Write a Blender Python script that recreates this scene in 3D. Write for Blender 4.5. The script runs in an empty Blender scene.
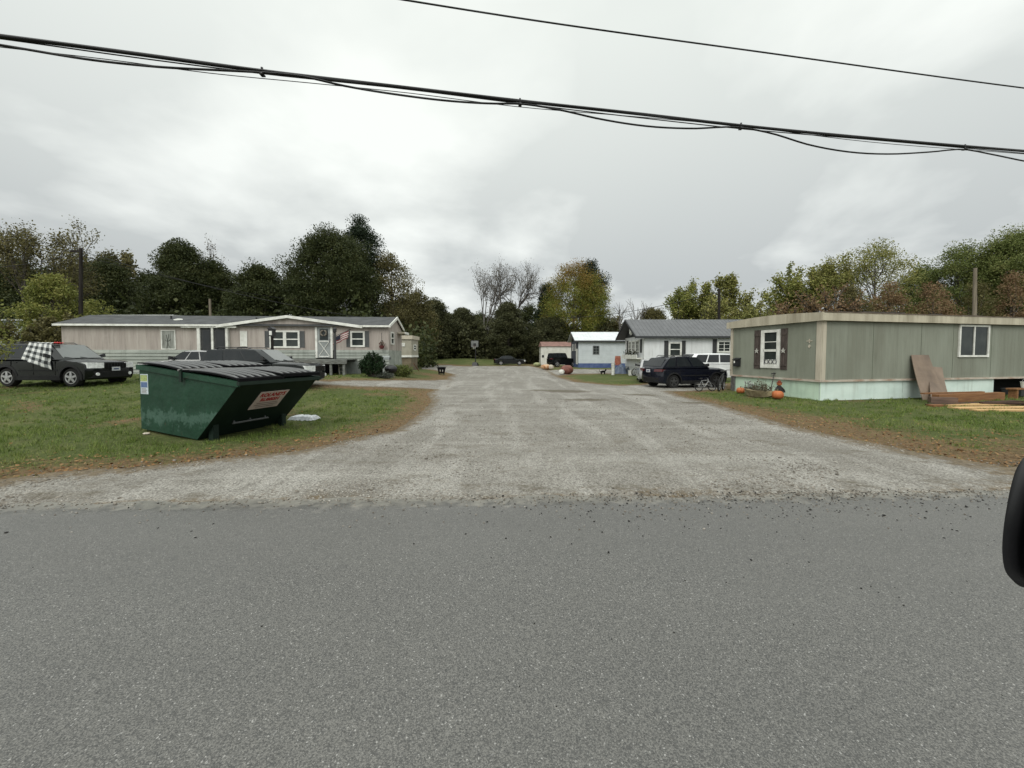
import bpy, bmesh, math, random
import numpy as np
from mathutils import Vector, Matrix
R = math.radians
PI = math.pi
rnd = random.Random(7)
SC = bpy.context.scene
COL = SC.collection

# ------------------------------------------------------------------ camera
F_PX, EYE, PITCH, SHIFT = 385.0, 1.7, R(2.2), 14.2
cam_d = bpy.data.cameras.new('camera')
cam = bpy.data.objects.new('camera', cam_d)
COL.objects.link(cam)
cam.location = (0, 0, EYE)
cam.rotation_euler = (R(90) - PITCH, 0, 0)
cam_d.sensor_width = 36
cam_d.lens = F_PX / 1024 * 36
cam_d.shift_y = -SHIFT / 1024
cam_d.clip_start = 0.05
cam_d.clip_end = 3000
SC.camera = cam

def ray(px, py):
    u = (px - 512) / F_PX
    v = (384 - py - SHIFT) / F_PX
    return np.array([u, math.cos(PITCH) + v * math.sin(PITCH), -math.sin(PITCH) + v * math.cos(PITCH)])

def P(px, py, Y):
    d = ray(px, py)
    d = d / d[1]
    return Vector((d[0] * Y, Y, EYE + d[2] * Y))

def X(px, Y): return P(px, 355, Y).x
def Z(py, Y): return P(512, py, Y).z

def S(a, b, t):
    t = np.clip((t - a) / (b - a), 0, 1)
    return t * t * (3 - 2 * t)

def road_edge(x): return 4.5 + 0.039 * x

def terr(x, y):
    x = np.asarray(x, float); y = np.asarray(y, float)
    left = 0.6 * S(3, 9, -x) * S(7, 20, y) * (1 - 0.8 * S(27, 42, y))
    far = 0.15 * S(28, 45, y)
    mound = 0.15 * np.exp(-(((x + 8.3) / 1.2) ** 2 + ((y - 9.0) / 1.3) ** 2))
    lump = 0.025 * np.sin(x * 0.9 + 1.3) * np.sin(y * 0.7) * S(6, 9, y) * S(2, 5, np.abs(x))
    bank = 0.85 * S(54, 67, y) * (1 - S(-3, 2, x))
    return left + far + mound + lump + bank

def tz(x, y): return float(terr(x, y))

def gp(px, py):
    d = ray(px, py); d = d / d[1]
    Y = 1.0
    while Y < 200:
        if EYE + d[2] * Y <= tz(d[0] * Y, Y): break
        Y += 0.02
    return Vector((d[0] * Y, Y, tz(d[0] * Y, Y)))

# ------------------------------------------------------------------ materials
def lin(c):
    c /= 255.0
    return c / 12.92 if c <= 0.04045 else ((c + 0.055) / 1.055) ** 2.4
def rgb(r, g, b, k=0.95): return (lin(r) * k, lin(g) * k, lin(b) * k, 1)

def new_mat(name):
    m = bpy.data.materials.new(name); m.use_nodes = True
    nt = m.node_tree
    b = nt.nodes['Principled BSDF']
    return m, nt, b
def N(nt, t, **kw):
    n = nt.nodes.new(t)
    for k, v in kw.items():
        if k.startswith('_'): setattr(n, k[1:], v)
        else: n.inputs[k.replace('__', ' ')].default_value = v
    return n
def mixc(nt, fac, a, b, mode='MIX'):
    n = nt.nodes.new('ShaderNodeMix'); n.data_type = 'RGBA'; n.blend_type = mode
    for sock, v in ((n.inputs[0], fac), (n.inputs[6], a), (n.inputs[7], b)):
        if hasattr(v, 'links'): nt.links.new(v, sock)
        elif isinstance(v, (int, float)): sock.default_value = v
        else: sock.default_value = tuple(v) if len(v) == 4 else tuple(v) + (1,)
    return n.outputs[2]
def ramp(nt, v, a, b, lo=0.0, hi=1.0):
    n = nt.nodes.new('ShaderNodeMapRange')
    nt.links.new(v, n.inputs[0])
    n.inputs[1].default_value = a; n.inputs[2].default_value = b
    n.inputs[3].default_value = lo; n.inputs[4].default_value = hi
    return n.outputs[0]
def coords(nt, kind='Object', stretch=(1, 1, 1)):
    tc = nt.nodes.new('ShaderNodeTexCoord')
    mp = nt.nodes.new('ShaderNodeMapping')
    mp.inputs['Scale'].default_value = stretch
    nt.links.new(tc.outputs[kind], mp.inputs[0])
    return mp.outputs[0]
def noise(nt, co, scale, detail=6, rough=0.6, dist=0.0):
    n = N(nt, 'ShaderNodeTexNoise', Scale=scale, Detail=detail, Roughness=rough, Distortion=dist)
    nt.links.new(co, n.inputs['Vector'])
    return n.outputs['Fac']
def bump(nt, b, h, strength, dist=0.01, prev=None):
    n = N(nt, 'ShaderNodeBump', Strength=strength, Distance=dist)
    nt.links.new(h, n.inputs['Height'])
    if prev is not None: nt.links.new(prev, n.inputs['Normal'])
    nt.links.new(n.outputs[0], b.inputs['Normal'])
    return n.outputs[0]

def M(name, c1, c2=None, scale=4, rough=0.8, spec=0.3, metal=0.0, bmp=0.0, bscale=30, stretch=(1, 1, 1),
      lo=0.35, hi=0.65, band=None, coat=0.0, bdist=0.01, grime=None):
    m, nt, b = new_mat(name)
    co = coords(nt, 'Object', stretch)
    if c2 is None: c2 = tuple(v * 0.82 for v in c1[:3]) + (1,)
    f = ramp(nt, noise(nt, co, scale), lo, hi)
    colr = mixc(nt, f, c1, c2)
    if grime:                                   # (colour, amount): run-down streaks and blotches of old dirt
        g1 = noise(nt, coords(nt, 'Object', (3.2, 3.2, .22)), 1.6, 6, .65); g2 = noise(nt, coords(nt), 1.1, 6, .7)
        gm = N(nt, 'ShaderNodeMath', _operation='MULTIPLY'); nt.links.new(ramp(nt, g1, .48, .70), gm.inputs[0]); nt.links.new(ramp(nt, g2, .38, .62, .15, 1.0), gm.inputs[1])
        gs = N(nt, 'ShaderNodeMath', _operation='MULTIPLY'); nt.links.new(gm.outputs[0], gs.inputs[0]); gs.inputs[1].default_value = grime[1]
        colr = mixc(nt, gs.outputs[0], colr, grime[0])
    nt.links.new(colr, b.inputs['Base Color'])
    b.inputs['Roughness'].default_value = rough
    b.inputs['Specular IOR Level'].default_value = spec
    b.inputs['Metallic'].default_value = metal
    b.inputs['Coat Weight'].default_value = coat
    prev = None
    if bmp: prev = bump(nt, b, noise(nt, co, bscale, 4), bmp, bdist)
    if band:                                   # (axis, spacing in m, depth) grooves or laps
        ax, sp, dp = band
        c2o = coords(nt)
        sx = nt.nodes.new('ShaderNodeSeparateXYZ'); nt.links.new(c2o, sx.inputs[0])
        k = N(nt, 'ShaderNodeMath', _operation='DIVIDE'); nt.links.new(sx.outputs[ax], k.inputs[0]); k.inputs[1].default_value = sp
        fr = N(nt, 'ShaderNodeMath', _operation='FRACT'); nt.links.new(k.outputs[0], fr.inputs[0])
        if ax == 'Z': h = fr.outputs[0]
        else: h = ramp(nt, fr.outputs[0], 0.0, 0.12)
        bump(nt, b, h, 1.0, dp, prev)
    return m

def leaf_mat(name, cols, rough=0.6, transl=0.25):
    m, nt, b = new_mat(name)
    g = nt.nodes.new('ShaderNodeNewGeometry')
    cr = nt.nodes.new('ShaderNodeValToRGB')
    el = cr.color_ramp.elements
    el[0].position = 0; el[0].color = cols[0]
    el[1].position = 1; el[1].color = cols[-1]
    for i, c in enumerate(cols[1:-1]):
        e = el.new((i + 1) / (len(cols) - 1)); e.color = c
    co = coords(nt)
    f = noise(nt, co, 0.55, 3)
    a = N(nt, 'ShaderNodeMath', _operation='MULTIPLY_ADD')
    nt.links.new(g.outputs['Random Per Island'], a.inputs[0]); a.inputs[1].default_value = 0.55
    k = ramp(nt, f, 0.3, 0.7, 0.0, 0.45); nt.links.new(k, a.inputs[2])
    nt.links.new(a.outputs[0], cr.inputs[0])
    nt.links.new(cr.outputs[0], b.inputs['Base Color'])
    b.inputs['Roughness'].default_value = rough
    b.inputs['Specular IOR Level'].default_value = 0.2
    if transl:
        t = nt.nodes.new('ShaderNodeBsdfTranslucent'); nt.links.new(cr.outputs[0], t.inputs[0])
        mx = nt.nodes.new('ShaderNodeMixShader'); mx.inputs[0].default_value = transl
        nt.links.new(b.outputs[0], mx.inputs[1]); nt.links.new(t.outputs[0], mx.inputs[2])
        nt.links.new(mx.outputs[0], nt.nodes['Material Output'].inputs[0])
    return m

# ------------------------------------------------------------------ mesh builder
class MB:
    def __init__(s, mtx=None):
        s.v = []; s.f = []; s.m = mtx or Matrix()
    def _add(s, vs, fs):
        o = len(s.v)
        s.v += [tuple(s.m @ Vector(v)) for v in vs]
        s.f += [tuple(i + o for i in f) for f in fs]
        return s
    def box(s, x0, x1, y0, y1, z0, z1):
        return s._add([(x0, y0, z0), (x1, y0, z0), (x1, y1, z0), (x0, y1, z0), (x0, y0, z1), (x1, y0, z1), (x1, y1, z1), (x0, y1, z1)],
                      [(0, 3, 2, 1), (4, 5, 6, 7), (0, 1, 5, 4), (1, 2, 6, 5), (2, 3, 7, 6), (3, 0, 4, 7)])
    def hexa(s, bot, top):
        return s._add(list(bot) + list(top), [(0, 3, 2, 1), (4, 5, 6, 7), (0, 1, 5, 4), (1, 2, 6, 5), (2, 3, 7, 6), (3, 0, 4, 7)])
    def prism(s, poly, off):
        n = len(poly); off = Vector(off)
        vs = [Vector(p) for p in poly] + [Vector(p) + off for p in poly]
        return s._add(vs, [tuple(reversed(range(n))), tuple(range(n, 2 * n))] + [(i, (i + 1) % n, n + (i + 1) % n, n + i) for i in range(n)])
    def quad(s, a, b, c, d): return s._add([a, b, c, d], [(0, 1, 2, 3)])
    def tube(s, pts, r, n=8, cap=True):
        pts = [Vector(p) for p in pts]
        rs = r if hasattr(r, '__len__') else [r] * len(pts)
        vs = []; fs = []
        up = None
        for i, p in enumerate(pts):
            t = (pts[min(i + 1, len(pts) - 1)] - pts[max(i - 1, 0)]).normalized()
            if up is None: up = Vector((0, 0, 1)) if abs(t.z) < 0.9 else Vector((1, 0, 0))
            a = t.cross(up).normalized(); b = t.cross(a).normalized()
            for k in range(n):
                an = 2 * PI * k / n
                vs.append(p + (a * math.cos(an) + b * math.sin(an)) * rs[i])
        for i in range(len(pts) - 1):
            for k in range(n):
                fs.append((i * n + k, i * n + (k + 1) % n, (i + 1) * n + (k + 1) % n, (i + 1) * n + k))
        if cap:
            fs.append(tuple(range(n))); fs.append(tuple(reversed(range((len(pts) - 1) * n, len(pts) * n))))
        return s._add(vs, fs)
    def lathe(s, prof, n=20, axis='z', c=(0, 0, 0), cap=True):
        vs = []; fs = []
        for r, h in prof:
            for k in range(n):
                an = 2 * PI * k / n
                a, b = r * math.cos(an), r * math.sin(an)
                v = {'z': (a, b, h), 'y': (a, h, b), 'x': (h, a, b)}[axis]
                vs.append((v[0] + c[0], v[1] + c[1], v[2] + c[2]))
        for i in range(len(prof) - 1):
            for k in range(n):
                fs.append((i * n + k, i * n + (k + 1) % n, (i + 1) * n + (k + 1) % n, (i + 1) * n + k))
        if cap:
            fs.append(tuple(reversed(range(n)))); fs.append(tuple(range((len(prof) - 1) * n, len(prof) * n)))
        return s._add(vs, fs)
    def torus(s, c, Rr, r, axis='y', n=28, k=8, a0=0, a1=2 * PI):
        pts = []
        full = abs(a1 - a0 - 2 * PI) < 1e-6
        for i in range(n + 1):
            a = a0 + (a1 - a0) * i / n
            u, w = Rr * math.cos(a), Rr * math.sin(a)
            pts.append({'y': (c[0] + u, c[1], c[2] + w), 'x': (c[0], c[1] + u, c[2] + w), 'z': (c[0] + u, c[1] + w, c[2])}[axis])
        return s.tube(pts, r, k, cap=not full)
    def mesh(s, name, mat, smooth=None, bevel=0, merge=True):
        me = bpy.data.meshes.new(name)
        me.from_pydata(s.v, [], s.f)
        bm = bmesh.new(); bm.from_mesh(me)
        bmesh.ops.recalc_face_normals(bm, faces=bm.faces)
        if bevel:
            es = [e for e in bm.edges if len(e.link_faces) == 2 and e.calc_face_angle(0) > 0.5]
            bmesh.ops.bevel(bm, geom=es, offset=bevel, segments=2, affect='EDGES', clamp_overlap=True)
        bm.to_mesh(me); bm.free()
        if mat: me.materials.append(mat)
        if smooth is not None:
            me.polygons.foreach_set('use_smooth', [True] * len(me.polygons))
            me.set_sharp_from_angle(angle=R(smooth))
        return me
    def build(s, name, mat, parent=None, smooth=None, bevel=0):
        return link(name, s.mesh(name, mat, smooth, bevel), parent)

def link(name, data, parent=None):
    o = bpy.data.objects.new(name, data); COL.objects.link(o)
    if parent is not None: o.parent = parent
    return o
def tag(o, label, cat, group=None, kind=None):
    if label: o['label'] = label
    if cat: o['category'] = cat
    if group: o['group'] = group
    if kind: o['kind'] = kind
    return o
def thing(name, label, cat, loc=(0, 0, 0), rz=0, group=None):
    o = link(name, None); o.location = loc; o.rotation_euler = (0, 0, rz)
    return tag(o, label, cat, group)
def structure(o): o['kind'] = 'structure'; return o
def stuff(o, label=None, cat=None):
    o['kind'] = 'stuff'
    return tag(o, label, cat)
def raw_mesh(name, verts, faces_flat, nper, mat):
    """fast mesh from numpy arrays: faces all with nper corners"""
    me = bpy.data.meshes.new(name)
    nv = len(verts); nf = len(faces_flat) // nper
    me.vertices.add(nv); me.vertices.foreach_set('co', np.asarray(verts, np.float32).ravel())
    me.loops.add(nf * nper); me.loops.foreach_set('vertex_index', np.asarray(faces_flat, np.int32))
    me.polygons.add(nf)
    me.polygons.foreach_set('loop_start', np.arange(nf, dtype=np.int32) * nper)
    me.update(calc_edges=True)
    if mat: me.materials.append(mat)
    return me
def text(name, body, size, mat, parent, mtx, depth=0.002, xs=1.0, bold=0.0):
    c = bpy.data.curves.new(name, 'FONT'); c.body = body; c.size = size; c.align_x = 'CENTER'; c.align_y = 'CENTER'
    c.extrude = depth; c.offset = bold; c.materials.append(mat); c.resolution_u = 3
    t = bpy.data.objects.new(name, c); COL.objects.link(t)
    dg = bpy.context.evaluated_depsgraph_get()
    me = bpy.data.meshes.new_from_object(t.evaluated_get(dg))
    bpy.data.objects.remove(t)
    me.name = name
    me.transform(mtx @ Matrix.Diagonal((xs, 1, 1, 1)))
    if not me.materials: me.materials.append(mat)
    return link(name, me, parent)

# ------------------------------------------------------------------ palette
BLK = M('black_plastic', (0.012, 0.012, 0.013, 1), (0.02, 0.02, 0.022, 1), 6, 0.45, 0.4)
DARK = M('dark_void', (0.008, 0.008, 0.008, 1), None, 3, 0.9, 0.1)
WHITE = M('white_trim', rgb(222, 222, 216), rgb(190, 190, 182), 3, 0.6, 0.3)
CREAM = M('cream_trim', rgb(186, 178, 162), rgb(162, 154, 138), 2, 0.75, 0.2, stretch=(2, 2, .4))
GLASS = M('dark_glass', (0.012, 0.015, 0.017, 1), (0.02, 0.022, 0.024, 1), 2, 0.05, 0.22)
PANE = M('window_pane', (0.02, 0.025, 0.025, 1), (0.04, 0.046, 0.043, 1), 1.6, 0.08, 0.16)
CURTAIN = M('drawn_curtain', rgb(150, 152, 146), rgb(105, 106, 100), 4, 0.7, 0.2, stretch=(3, 3, 0.3))
RUBBER = M('tyre_rubber', (0.012, 0.012, 0.012, 1), (0.022, 0.021, 0.02, 1), 12, 0.85, 0.2)
ALLOY = M('alloy_rim', (0.42, 0.42, 0.42, 1), (0.3, 0.3, 0.3, 1), 8, 0.35, 0.5, metal=0.6)
STEEL = M('worn_steel', (0.22, 0.22, 0.22, 1), (0.12, 0.11, 0.1, 1), 8, 0.5, 0.5, metal=0.5)
CHARC = M('charcoal_paint', (0.03, 0.032, 0.034, 1), (0.05, 0.05, 0.05, 1), 6, 0.6, 0.3)
WOODPOLE = M('weathered_pole_wood', (0.016, 0.014, 0.013, 1), (0.032, 0.028, 0.025, 1), 3, 0.9, 0.1, stretch=(4, 4, 0.3))
PALEPOLE = M('pale_pole_wood', (0.2, 0.17, 0.13, 1), (0.13, 0.11, 0.085, 1), 3, 0.9, 0.1, stretch=(4, 4, 0.3))
BARK = M('bark', (0.055, 0.047, 0.04, 1), (0.1, 0.088, 0.075, 1), 3, 0.95, 0.1, bmp=0.5, bscale=12, stretch=(2, 2, 0.5))
GREYBARK = M('grey_bark', (0.075, 0.068, 0.062, 1), (0.13, 0.122, 0.112, 1), 3, 0.95, 0.1, stretch=(2, 2, 0.5))
RED = M('red_paint', (0.45, 0.03, 0.03, 1), (0.35, 0.03, 0.03, 1), 5, 0.6)
ORANGE = M('pumpkin_skin', (0.4, 0.125, 0.042, 1), (0.31, 0.09, 0.03, 1), 4, 0.55)
GREYWOOD = M('weathered_deck_wood', rgb(120, 122, 118), rgb(85, 85, 80), 4, 0.85, 0.2, stretch=(1, 4, 4))
# ------------------------------------------------------------------ ground, drive and road
def poly_sd(pts, x, y):
    """signed distance (negative inside) to a polygon, vectorised"""
    x = np.asarray(x, float); y = np.asarray(y, float)
    d2 = np.full(x.shape, 1e18); inside = np.zeros(x.shape, bool)
    n = len(pts)
    for i in range(n):
        ax, ay = pts[i]; bx, by = pts[(i + 1) % n]
        ex, ey = bx - ax, by - ay
        t = np.clip(((x - ax) * ex + (y - ay) * ey) / (ex * ex + ey * ey + 1e-12), 0, 1)
        d2 = np.minimum(d2, (x - ax - t * ex) ** 2 + (y - ay - t * ey) ** 2)
        c = (ay > y) != (by > y)
        xi = ax + (y - ay) * ex / (ey if abs(ey) > 1e-9 else 1e-9)
        inside ^= c & (x < xi)
    d = np.sqrt(d2)
    return np.where(inside, -d, d)

def g2(px, py):
    v = gp(px, py); return (v.x, v.y)
MAIN = [(-60, road_edge(-60) - .3), (-60, 3.4), (-20, 4.75), g2(0, 481), g2(70, 474), g2(130, 469), g2(200, 461), g2(280, 453), g2(340, 442),
        g2(390, 431), g2(415, 417), g2(431, 402), g2(425, 393), g2(440, 386), g2(446, 379), g2(452, 374), g2(430, 369.5), g2(400, 367.5), g2(415, 366), g2(430, 364.6),
        (-7.2, 53.5), (-1.5, 53.5), g2(530, 366), g2(546, 369.5), g2(556, 376), g2(575, 382), g2(620, 385.5), g2(640, 385), g2(655, 383), g2(690, 383), g2(728, 384),
        g2(728, 389.5), g2(690, 391.5), g2(668, 391.5), g2(700, 400), g2(740, 411), g2(800, 427), g2(850, 439), g2(900, 450), g2(950, 460), g2(1010, 471),
        (20, 6.7), (60, 8.2), (60, road_edge(60) - .3)]
SIDE = [g2(456, 378.6), g2(438, 379.6), g2(380, 380.6), g2(330, 381), (-10, 17.6), (-13.2, 17.9), (-13.2, 15.4), (-10, 15.6), g2(340, 386.6), g2(413, 388.6), g2(440, 390), g2(456, 389)]
BLUE = [g2(546, 370.5), g2(575, 369), g2(610, 369.5), g2(640, 371), g2(640, 374), g2(605, 373.5), g2(575, 374), g2(556, 376)]
def wob(x, y):
    return 0.10 * np.sin(1.3 * x + 0.8 * np.sin(1.1 * y)) + 0.05 * np.sin(2.6 * x + 1.7 * y) + 0.02 * np.sin(7.3 * y - 5.1 * x + 1.0)
def gravel_sd(x, y):
    d = np.minimum(np.minimum(poly_sd(MAIN, x, y), poly_sd(SIDE, x, y)), poly_sd(BLUE, x, y))
    return d + wob(x, y) * 0.9

def axis(segs):
    out = []
    for a, b, st in segs: out += list(np.arange(a, b, st))
    return np.array(out + [segs[-1][1]])
gx = axis([(-900, -120, 60), (-120, -40, 8), (-40, -26, 1.0), (-26, 26, 0.25), (26, 40, 1.0), (40, 120, 8), (120, 900, 60)])
gy = axis([(-200, -20, 30), (-20, 3, 2), (3, 22, 0.22), (22, 50, 0.5), (50, 110, 4), (110, 1500, 90)])
GX, GY = np.meshgrid(gx, gy)
GZ = terr(GX, GY)
nx, ny = len(gx), len(gy)
ii = (np.arange(ny - 1)[:, None] * nx + np.arange(nx - 1)[None, :])
faces = np.stack([ii, ii + 1, ii + nx + 1, ii + nx], -1).reshape(-1)

def ground_material():
    m, nt, b = new_mat('lawn_and_dirt')
    co = coords(nt)
    at = N(nt, 'ShaderNodeAttribute', _attribute_name='dirt')
    n1 = noise(nt, co, 0.7, 7, 0.65); n2 = noise(nt, co, 9, 6, 0.7); n3 = noise(nt, co, 45, 4, 0.7)
    grass = mixc(nt, ramp(nt, n2, .35, .65), (0.04, 0.055, 0.016, 1), (0.095, 0.11, 0.04, 1))
    grass = mixc(nt, ramp(nt, n1, .5, .7, 0, .55), grass, (0.16, 0.14, 0.07, 1))
    dirt = mixc(nt, ramp(nt, n2, .35, .62), (0.075, 0.048, 0.024, 1), (0.165, 0.112, 0.06, 1))
    dirt = mixc(nt, ramp(nt, n3, .5, .75), dirt, (0.19, 0.15, 0.1, 1))
    ad = N(nt, 'ShaderNodeMath', _operation='ADD'); nt.links.new(at.outputs['Fac'], ad.inputs[0])
    kk = N(nt, 'ShaderNodeMath', _operation='ADD'); nt.links.new(ramp(nt, n1, .25, .75, -.3, .3), kk.inputs[0]); nt.links.new(ramp(nt, noise(nt, co, 3.5, 7, .7), .25, .75, -.5, .5), kk.inputs[1]); nt.links.new(kk.outputs[0], ad.inputs[1])
    f = ramp(nt, ad.outputs[0], .3, .8)
    nt.links.new(mixc(nt, f, grass, dirt), b.inputs['Base Color'])
    b.inputs['Roughness'].default_value = 0.95; b.inputs['Specular IOR Level'].default_value = 0.1
    bump(nt, b, n3, 0.8, 0.03)
    return m
gsd = gravel_sd(GX, GY)
def dirt_at(x, y, sd=None):
    sd = gravel_sd(x, y) if sd is None else sd
    w = 1.35 + 2.4 * S(3, 7, x) * (1 - S(9, 14, y)) + 0.5 * (1 - S(-3.5, -1.5, x)) * S(-7, -4, x) + 0.35 * np.sin(1.3 * x + 2.1 * np.sin(.9 * y)) * np.sin(1.1 * y + .7)
    a = np.clip(1.0 - sd / w, 0, 1)
    bare = 0.75 * np.exp(-(((x + 9.1) / 0.9) ** 2 + ((y - 8.9) / 0.55) ** 2)) + 0.5 * np.exp(-(((x + 1.2) / 2.2) ** 2 + ((y - 31) / 5) ** 2))
    bare = bare + 0.8 * np.exp(-(((x + 5.5) / 2.0) ** 2 + ((y - 27.5) / 2.2) ** 2)) * S(24, 27, y) + 0.7 * S(40, 50, y) * np.exp(-((x - 4) / 5.0) ** 2)
    worn = .55 * S(.5, .95, np.sin(.83 * x + 1.3 * np.sin(.61 * y + .4)) * np.sin(1.27 * y + 1.1 * np.sin(.9 * x))) * (y < 24)
    return np.clip(np.maximum(np.maximum(a, bare), worn), 0, 1)
me = raw_mesh('ground', np.stack([GX, GY, GZ], -1).reshape(-1, 3), faces, 4, ground_material())
at = me.attributes.new('dirt', 'FLOAT', 'POINT')
at.data.foreach_set('value', dirt_at(GX, GY, gsd).astype(np.float32).ravel())
me.polygons.foreach_set('use_smooth', [True] * len(me.polygons))
structure(link('ground', me))

# gravel drive: grid cells inside the outline, rim vertices pulled onto it
def gravel_material():
    m, nt, b = new_mat('packed_gravel')
    co = coords(nt)
    at = N(nt, 'ShaderNodeAttribute', _attribute_name='damp')
    big = noise(nt, coords(nt, 'Object', (1, 0.45, 1)), 0.55, 6, 0.6, 0.6); mid = noise(nt, co, 3.2, 7, 0.7)
    tr = noise(nt, coords(nt, 'Object', (1.0, 0.12, 1)), 1.3, 4, 0.55, 0.4)
    ed = N(nt, 'ShaderNodeAttribute', _attribute_name='edge')
    v = N(nt, 'ShaderNodeTexVoronoi', Scale=42.0); nt.links.new(co, v.inputs['Vector'])
    v2 = N(nt, 'ShaderNodeTexVoronoi', Scale=85.0); nt.links.new(co, v2.inputs['Vector'])
    base = mixc(nt, ramp(nt, big, .36, .64), (0.118, 0.107, 0.09, 1), (0.275, 0.262, 0.236, 1))
    base = mixc(nt, ramp(nt, mid, .42, .66, 0, .75), base, (0.10, 0.09, 0.073, 1))
    base = mixc(nt, ramp(nt, tr, .5, .62, 0, .75), base, (0.41, 0.397, 0.365, 1))
    t2 = noise(nt, coords(nt, 'Object', (0.16, 1.3, 1)), 1.0, 5, .6, .5)
    base = mixc(nt, ramp(nt, t2, .53, .64, 0, .6), base, (0.39, 0.378, 0.345, 1))
    base = mixc(nt, ramp(nt, t2, .44, .34, 0, .5), base, (0.085, 0.072, 0.054, 1))
    sx = nt.nodes.new('ShaderNodeSeparateColor'); nt.links.new(v.outputs['Color'], sx.inputs[0])
    st = mixc(nt, ramp(nt, sx.outputs[0], 0, 1), (0.04, 0.035, 0.03, 1), (0.42, 0.4, 0.36, 1))
    base = mixc(nt, 0.38, base, st)
    base = mixc(nt, ramp(nt, v.outputs['Distance'], .45, .8, 0, .75), base, (0.05, 0.043, 0.033, 1))
    sx2 = nt.nodes.new('ShaderNodeSeparateColor'); nt.links.new(v2.outputs['Color'], sx2.inputs[0])
    st2 = mixc(nt, sx2.outputs[1], (0.035, 0.032, 0.028, 1), (0.46, 0.44, 0.4, 1))
    base = mixc(nt, 0.3, base, st2)
    sc_ = noise(nt, coords(nt, 'Object', (.6, 1, 1)), 1.9, 8, .75)
    base = mixc(nt, ramp(nt, sc_, .53, .66, 0, .6), base, (0.09, 0.075, 0.054, 1))
    ad = N(nt, 'ShaderNodeMath', _operation='MULTIPLY_ADD'); nt.links.new(at.outputs['Fac'], ad.inputs[0]); ad.inputs[1].default_value = 1.0
    k = ramp(nt, mid, .3, .7, -.3, .3); nt.links.new(k, ad.inputs[2])
    base = mixc(nt, ramp(nt, ad.outputs[0], .35, .7, 0, .75), base, (0.075, 0.062, 0.042, 1))
    es = N(nt, 'ShaderNodeMath', _operation='ADD'); nt.links.new(ed.outputs['Fac'], es.inputs[0]); nt.links.new(ramp(nt, noise(nt, co, 4.5, 8, .75), .25, .75, -.55, .55), es.inputs[1])
    dm = mixc(nt, ramp(nt, noise(nt, co, 11, 5, .7), .35, .65), (0.07, 0.05, 0.03, 1), (0.16, 0.125, 0.08, 1))
    base = mixc(nt, ramp(nt, es.outputs[0], .45, .8, 0, .9), base, dm)
    nt.links.new(base, b.inputs['Base Color'])
    b.inputs['Roughness'].default_value = 0.9; b.inputs['Specular IOR Level'].default_value = 0.2
    p = bump(nt, b, v.outputs['Distance'], 0.5, 0.012)
    bump(nt, b, noise(nt, co, 14, 6, .7), 0.6, 0.03, p)
    return m
def damp_at(x, y):
    d = np.zeros(np.shape(x))
    for (px, py, a, c) in ((568, 391.5, 1.3, .8), (548, 390.5, 1.2, .6), (585, 400, 1.0, .5), (700, 403, .9, .4), (640, 395, .9, .5)):
        q = g2(px, py); d = np.maximum(d, np.exp(-(((x - q[0]) / a) ** 2 + ((y - q[1]) / c) ** 2)))
    e = np.asarray(y) - (4.5 + 0.039 * np.asarray(x))
    d = np.maximum(d, 0.55 * np.exp(-((e - 0.28) / 0.22) ** 2) * (0.5 + 0.5 * np.sin(1.9 * x + 1.1 * np.sin(2.7 * x))))
    return d
qx = axis([(-60, -14, 1.0), (-14, 14, 0.16), (14, 60, 1.0)])
qy = axis([(1.5, 10, 0.13), (10, 24, 0.18), (24, 40, 0.3), (40, 56, 0.5)])
QX, QY = np.meshgrid(qx, qy)
n1 = len(qx)
cx = (QX[:-1, :-1] + QX[1:, 1:]) / 2; cy = (QY[:-1, :-1] + QY[1:, 1:]) / 2
keep = (gravel_sd(cx, cy) < 0) & (cy > road_edge(cx) - 0.35)
iy, ix = np.nonzero(keep)
i0 = iy * n1 + ix
ff = np.stack([i0, i0 + 1, i0 + n1 + 1, i0 + n1], -1)
vx = QX.ravel().copy(); vy = QY.ravel().copy()
cnt = np.bincount(ff.ravel(), minlength=len(vx))
rim = np.nonzero((cnt > 0) & (cnt < 4))[0]
for _ in range(2):
    sd = gravel_sd(vx[rim], vy[rim]); e = 0.02
    dx = (gravel_sd(vx[rim] + e, vy[rim]) - sd) / e; dy = (gravel_sd(vx[rim], vy[rim] + e) - sd) / e
    L2 = np.maximum(dx * dx + dy * dy, 0.2)
    st = np.clip(sd, -0.3, 0.3)
    ok = (vy[rim] > road_edge(vx[rim]) + 0.1)
    vx[rim] -= np.where(ok, st * dx / L2, 0); vy[rim] -= np.where(ok, st * dy / L2, 0)
used, inv = np.unique(ff.ravel(), return_inverse=True)
vv = np.stack([vx[used], vy[used], terr(vx[used], vy[used]) + 0.006 + 0.035 * np.exp(-((vx[used] * 0 + vy[used] - road_edge(vx[used]) - 1.2) / .9) ** 2) * (0.5 + .5 * np.sin(1.3 * vx[used] + np.sin(3 * vy[used])))], -1)
me = raw_mesh('gravel_drive', vv, inv, 4, gravel_material())
at = me.attributes.new('damp', 'FLOAT', 'POINT')
at.data.foreach_set('value', damp_at(vv[:, 0], vv[:, 1]).astype(np.float32))
at = me.attributes.new('edge', 'FLOAT', 'POINT')
at.data.foreach_set('value', np.clip(1 + gravel_sd(vv[:, 0], vv[:, 1]) / (0.75 + .5 * S(5, 8, np.abs(vv[:, 0])) * (vv[:, 1] < 11)), 0, 1).astype(np.float32))
me.polygons.foreach_set('use_smooth', [True] * len(me.polygons))
structure(link('gravel_drive', me))

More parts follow.
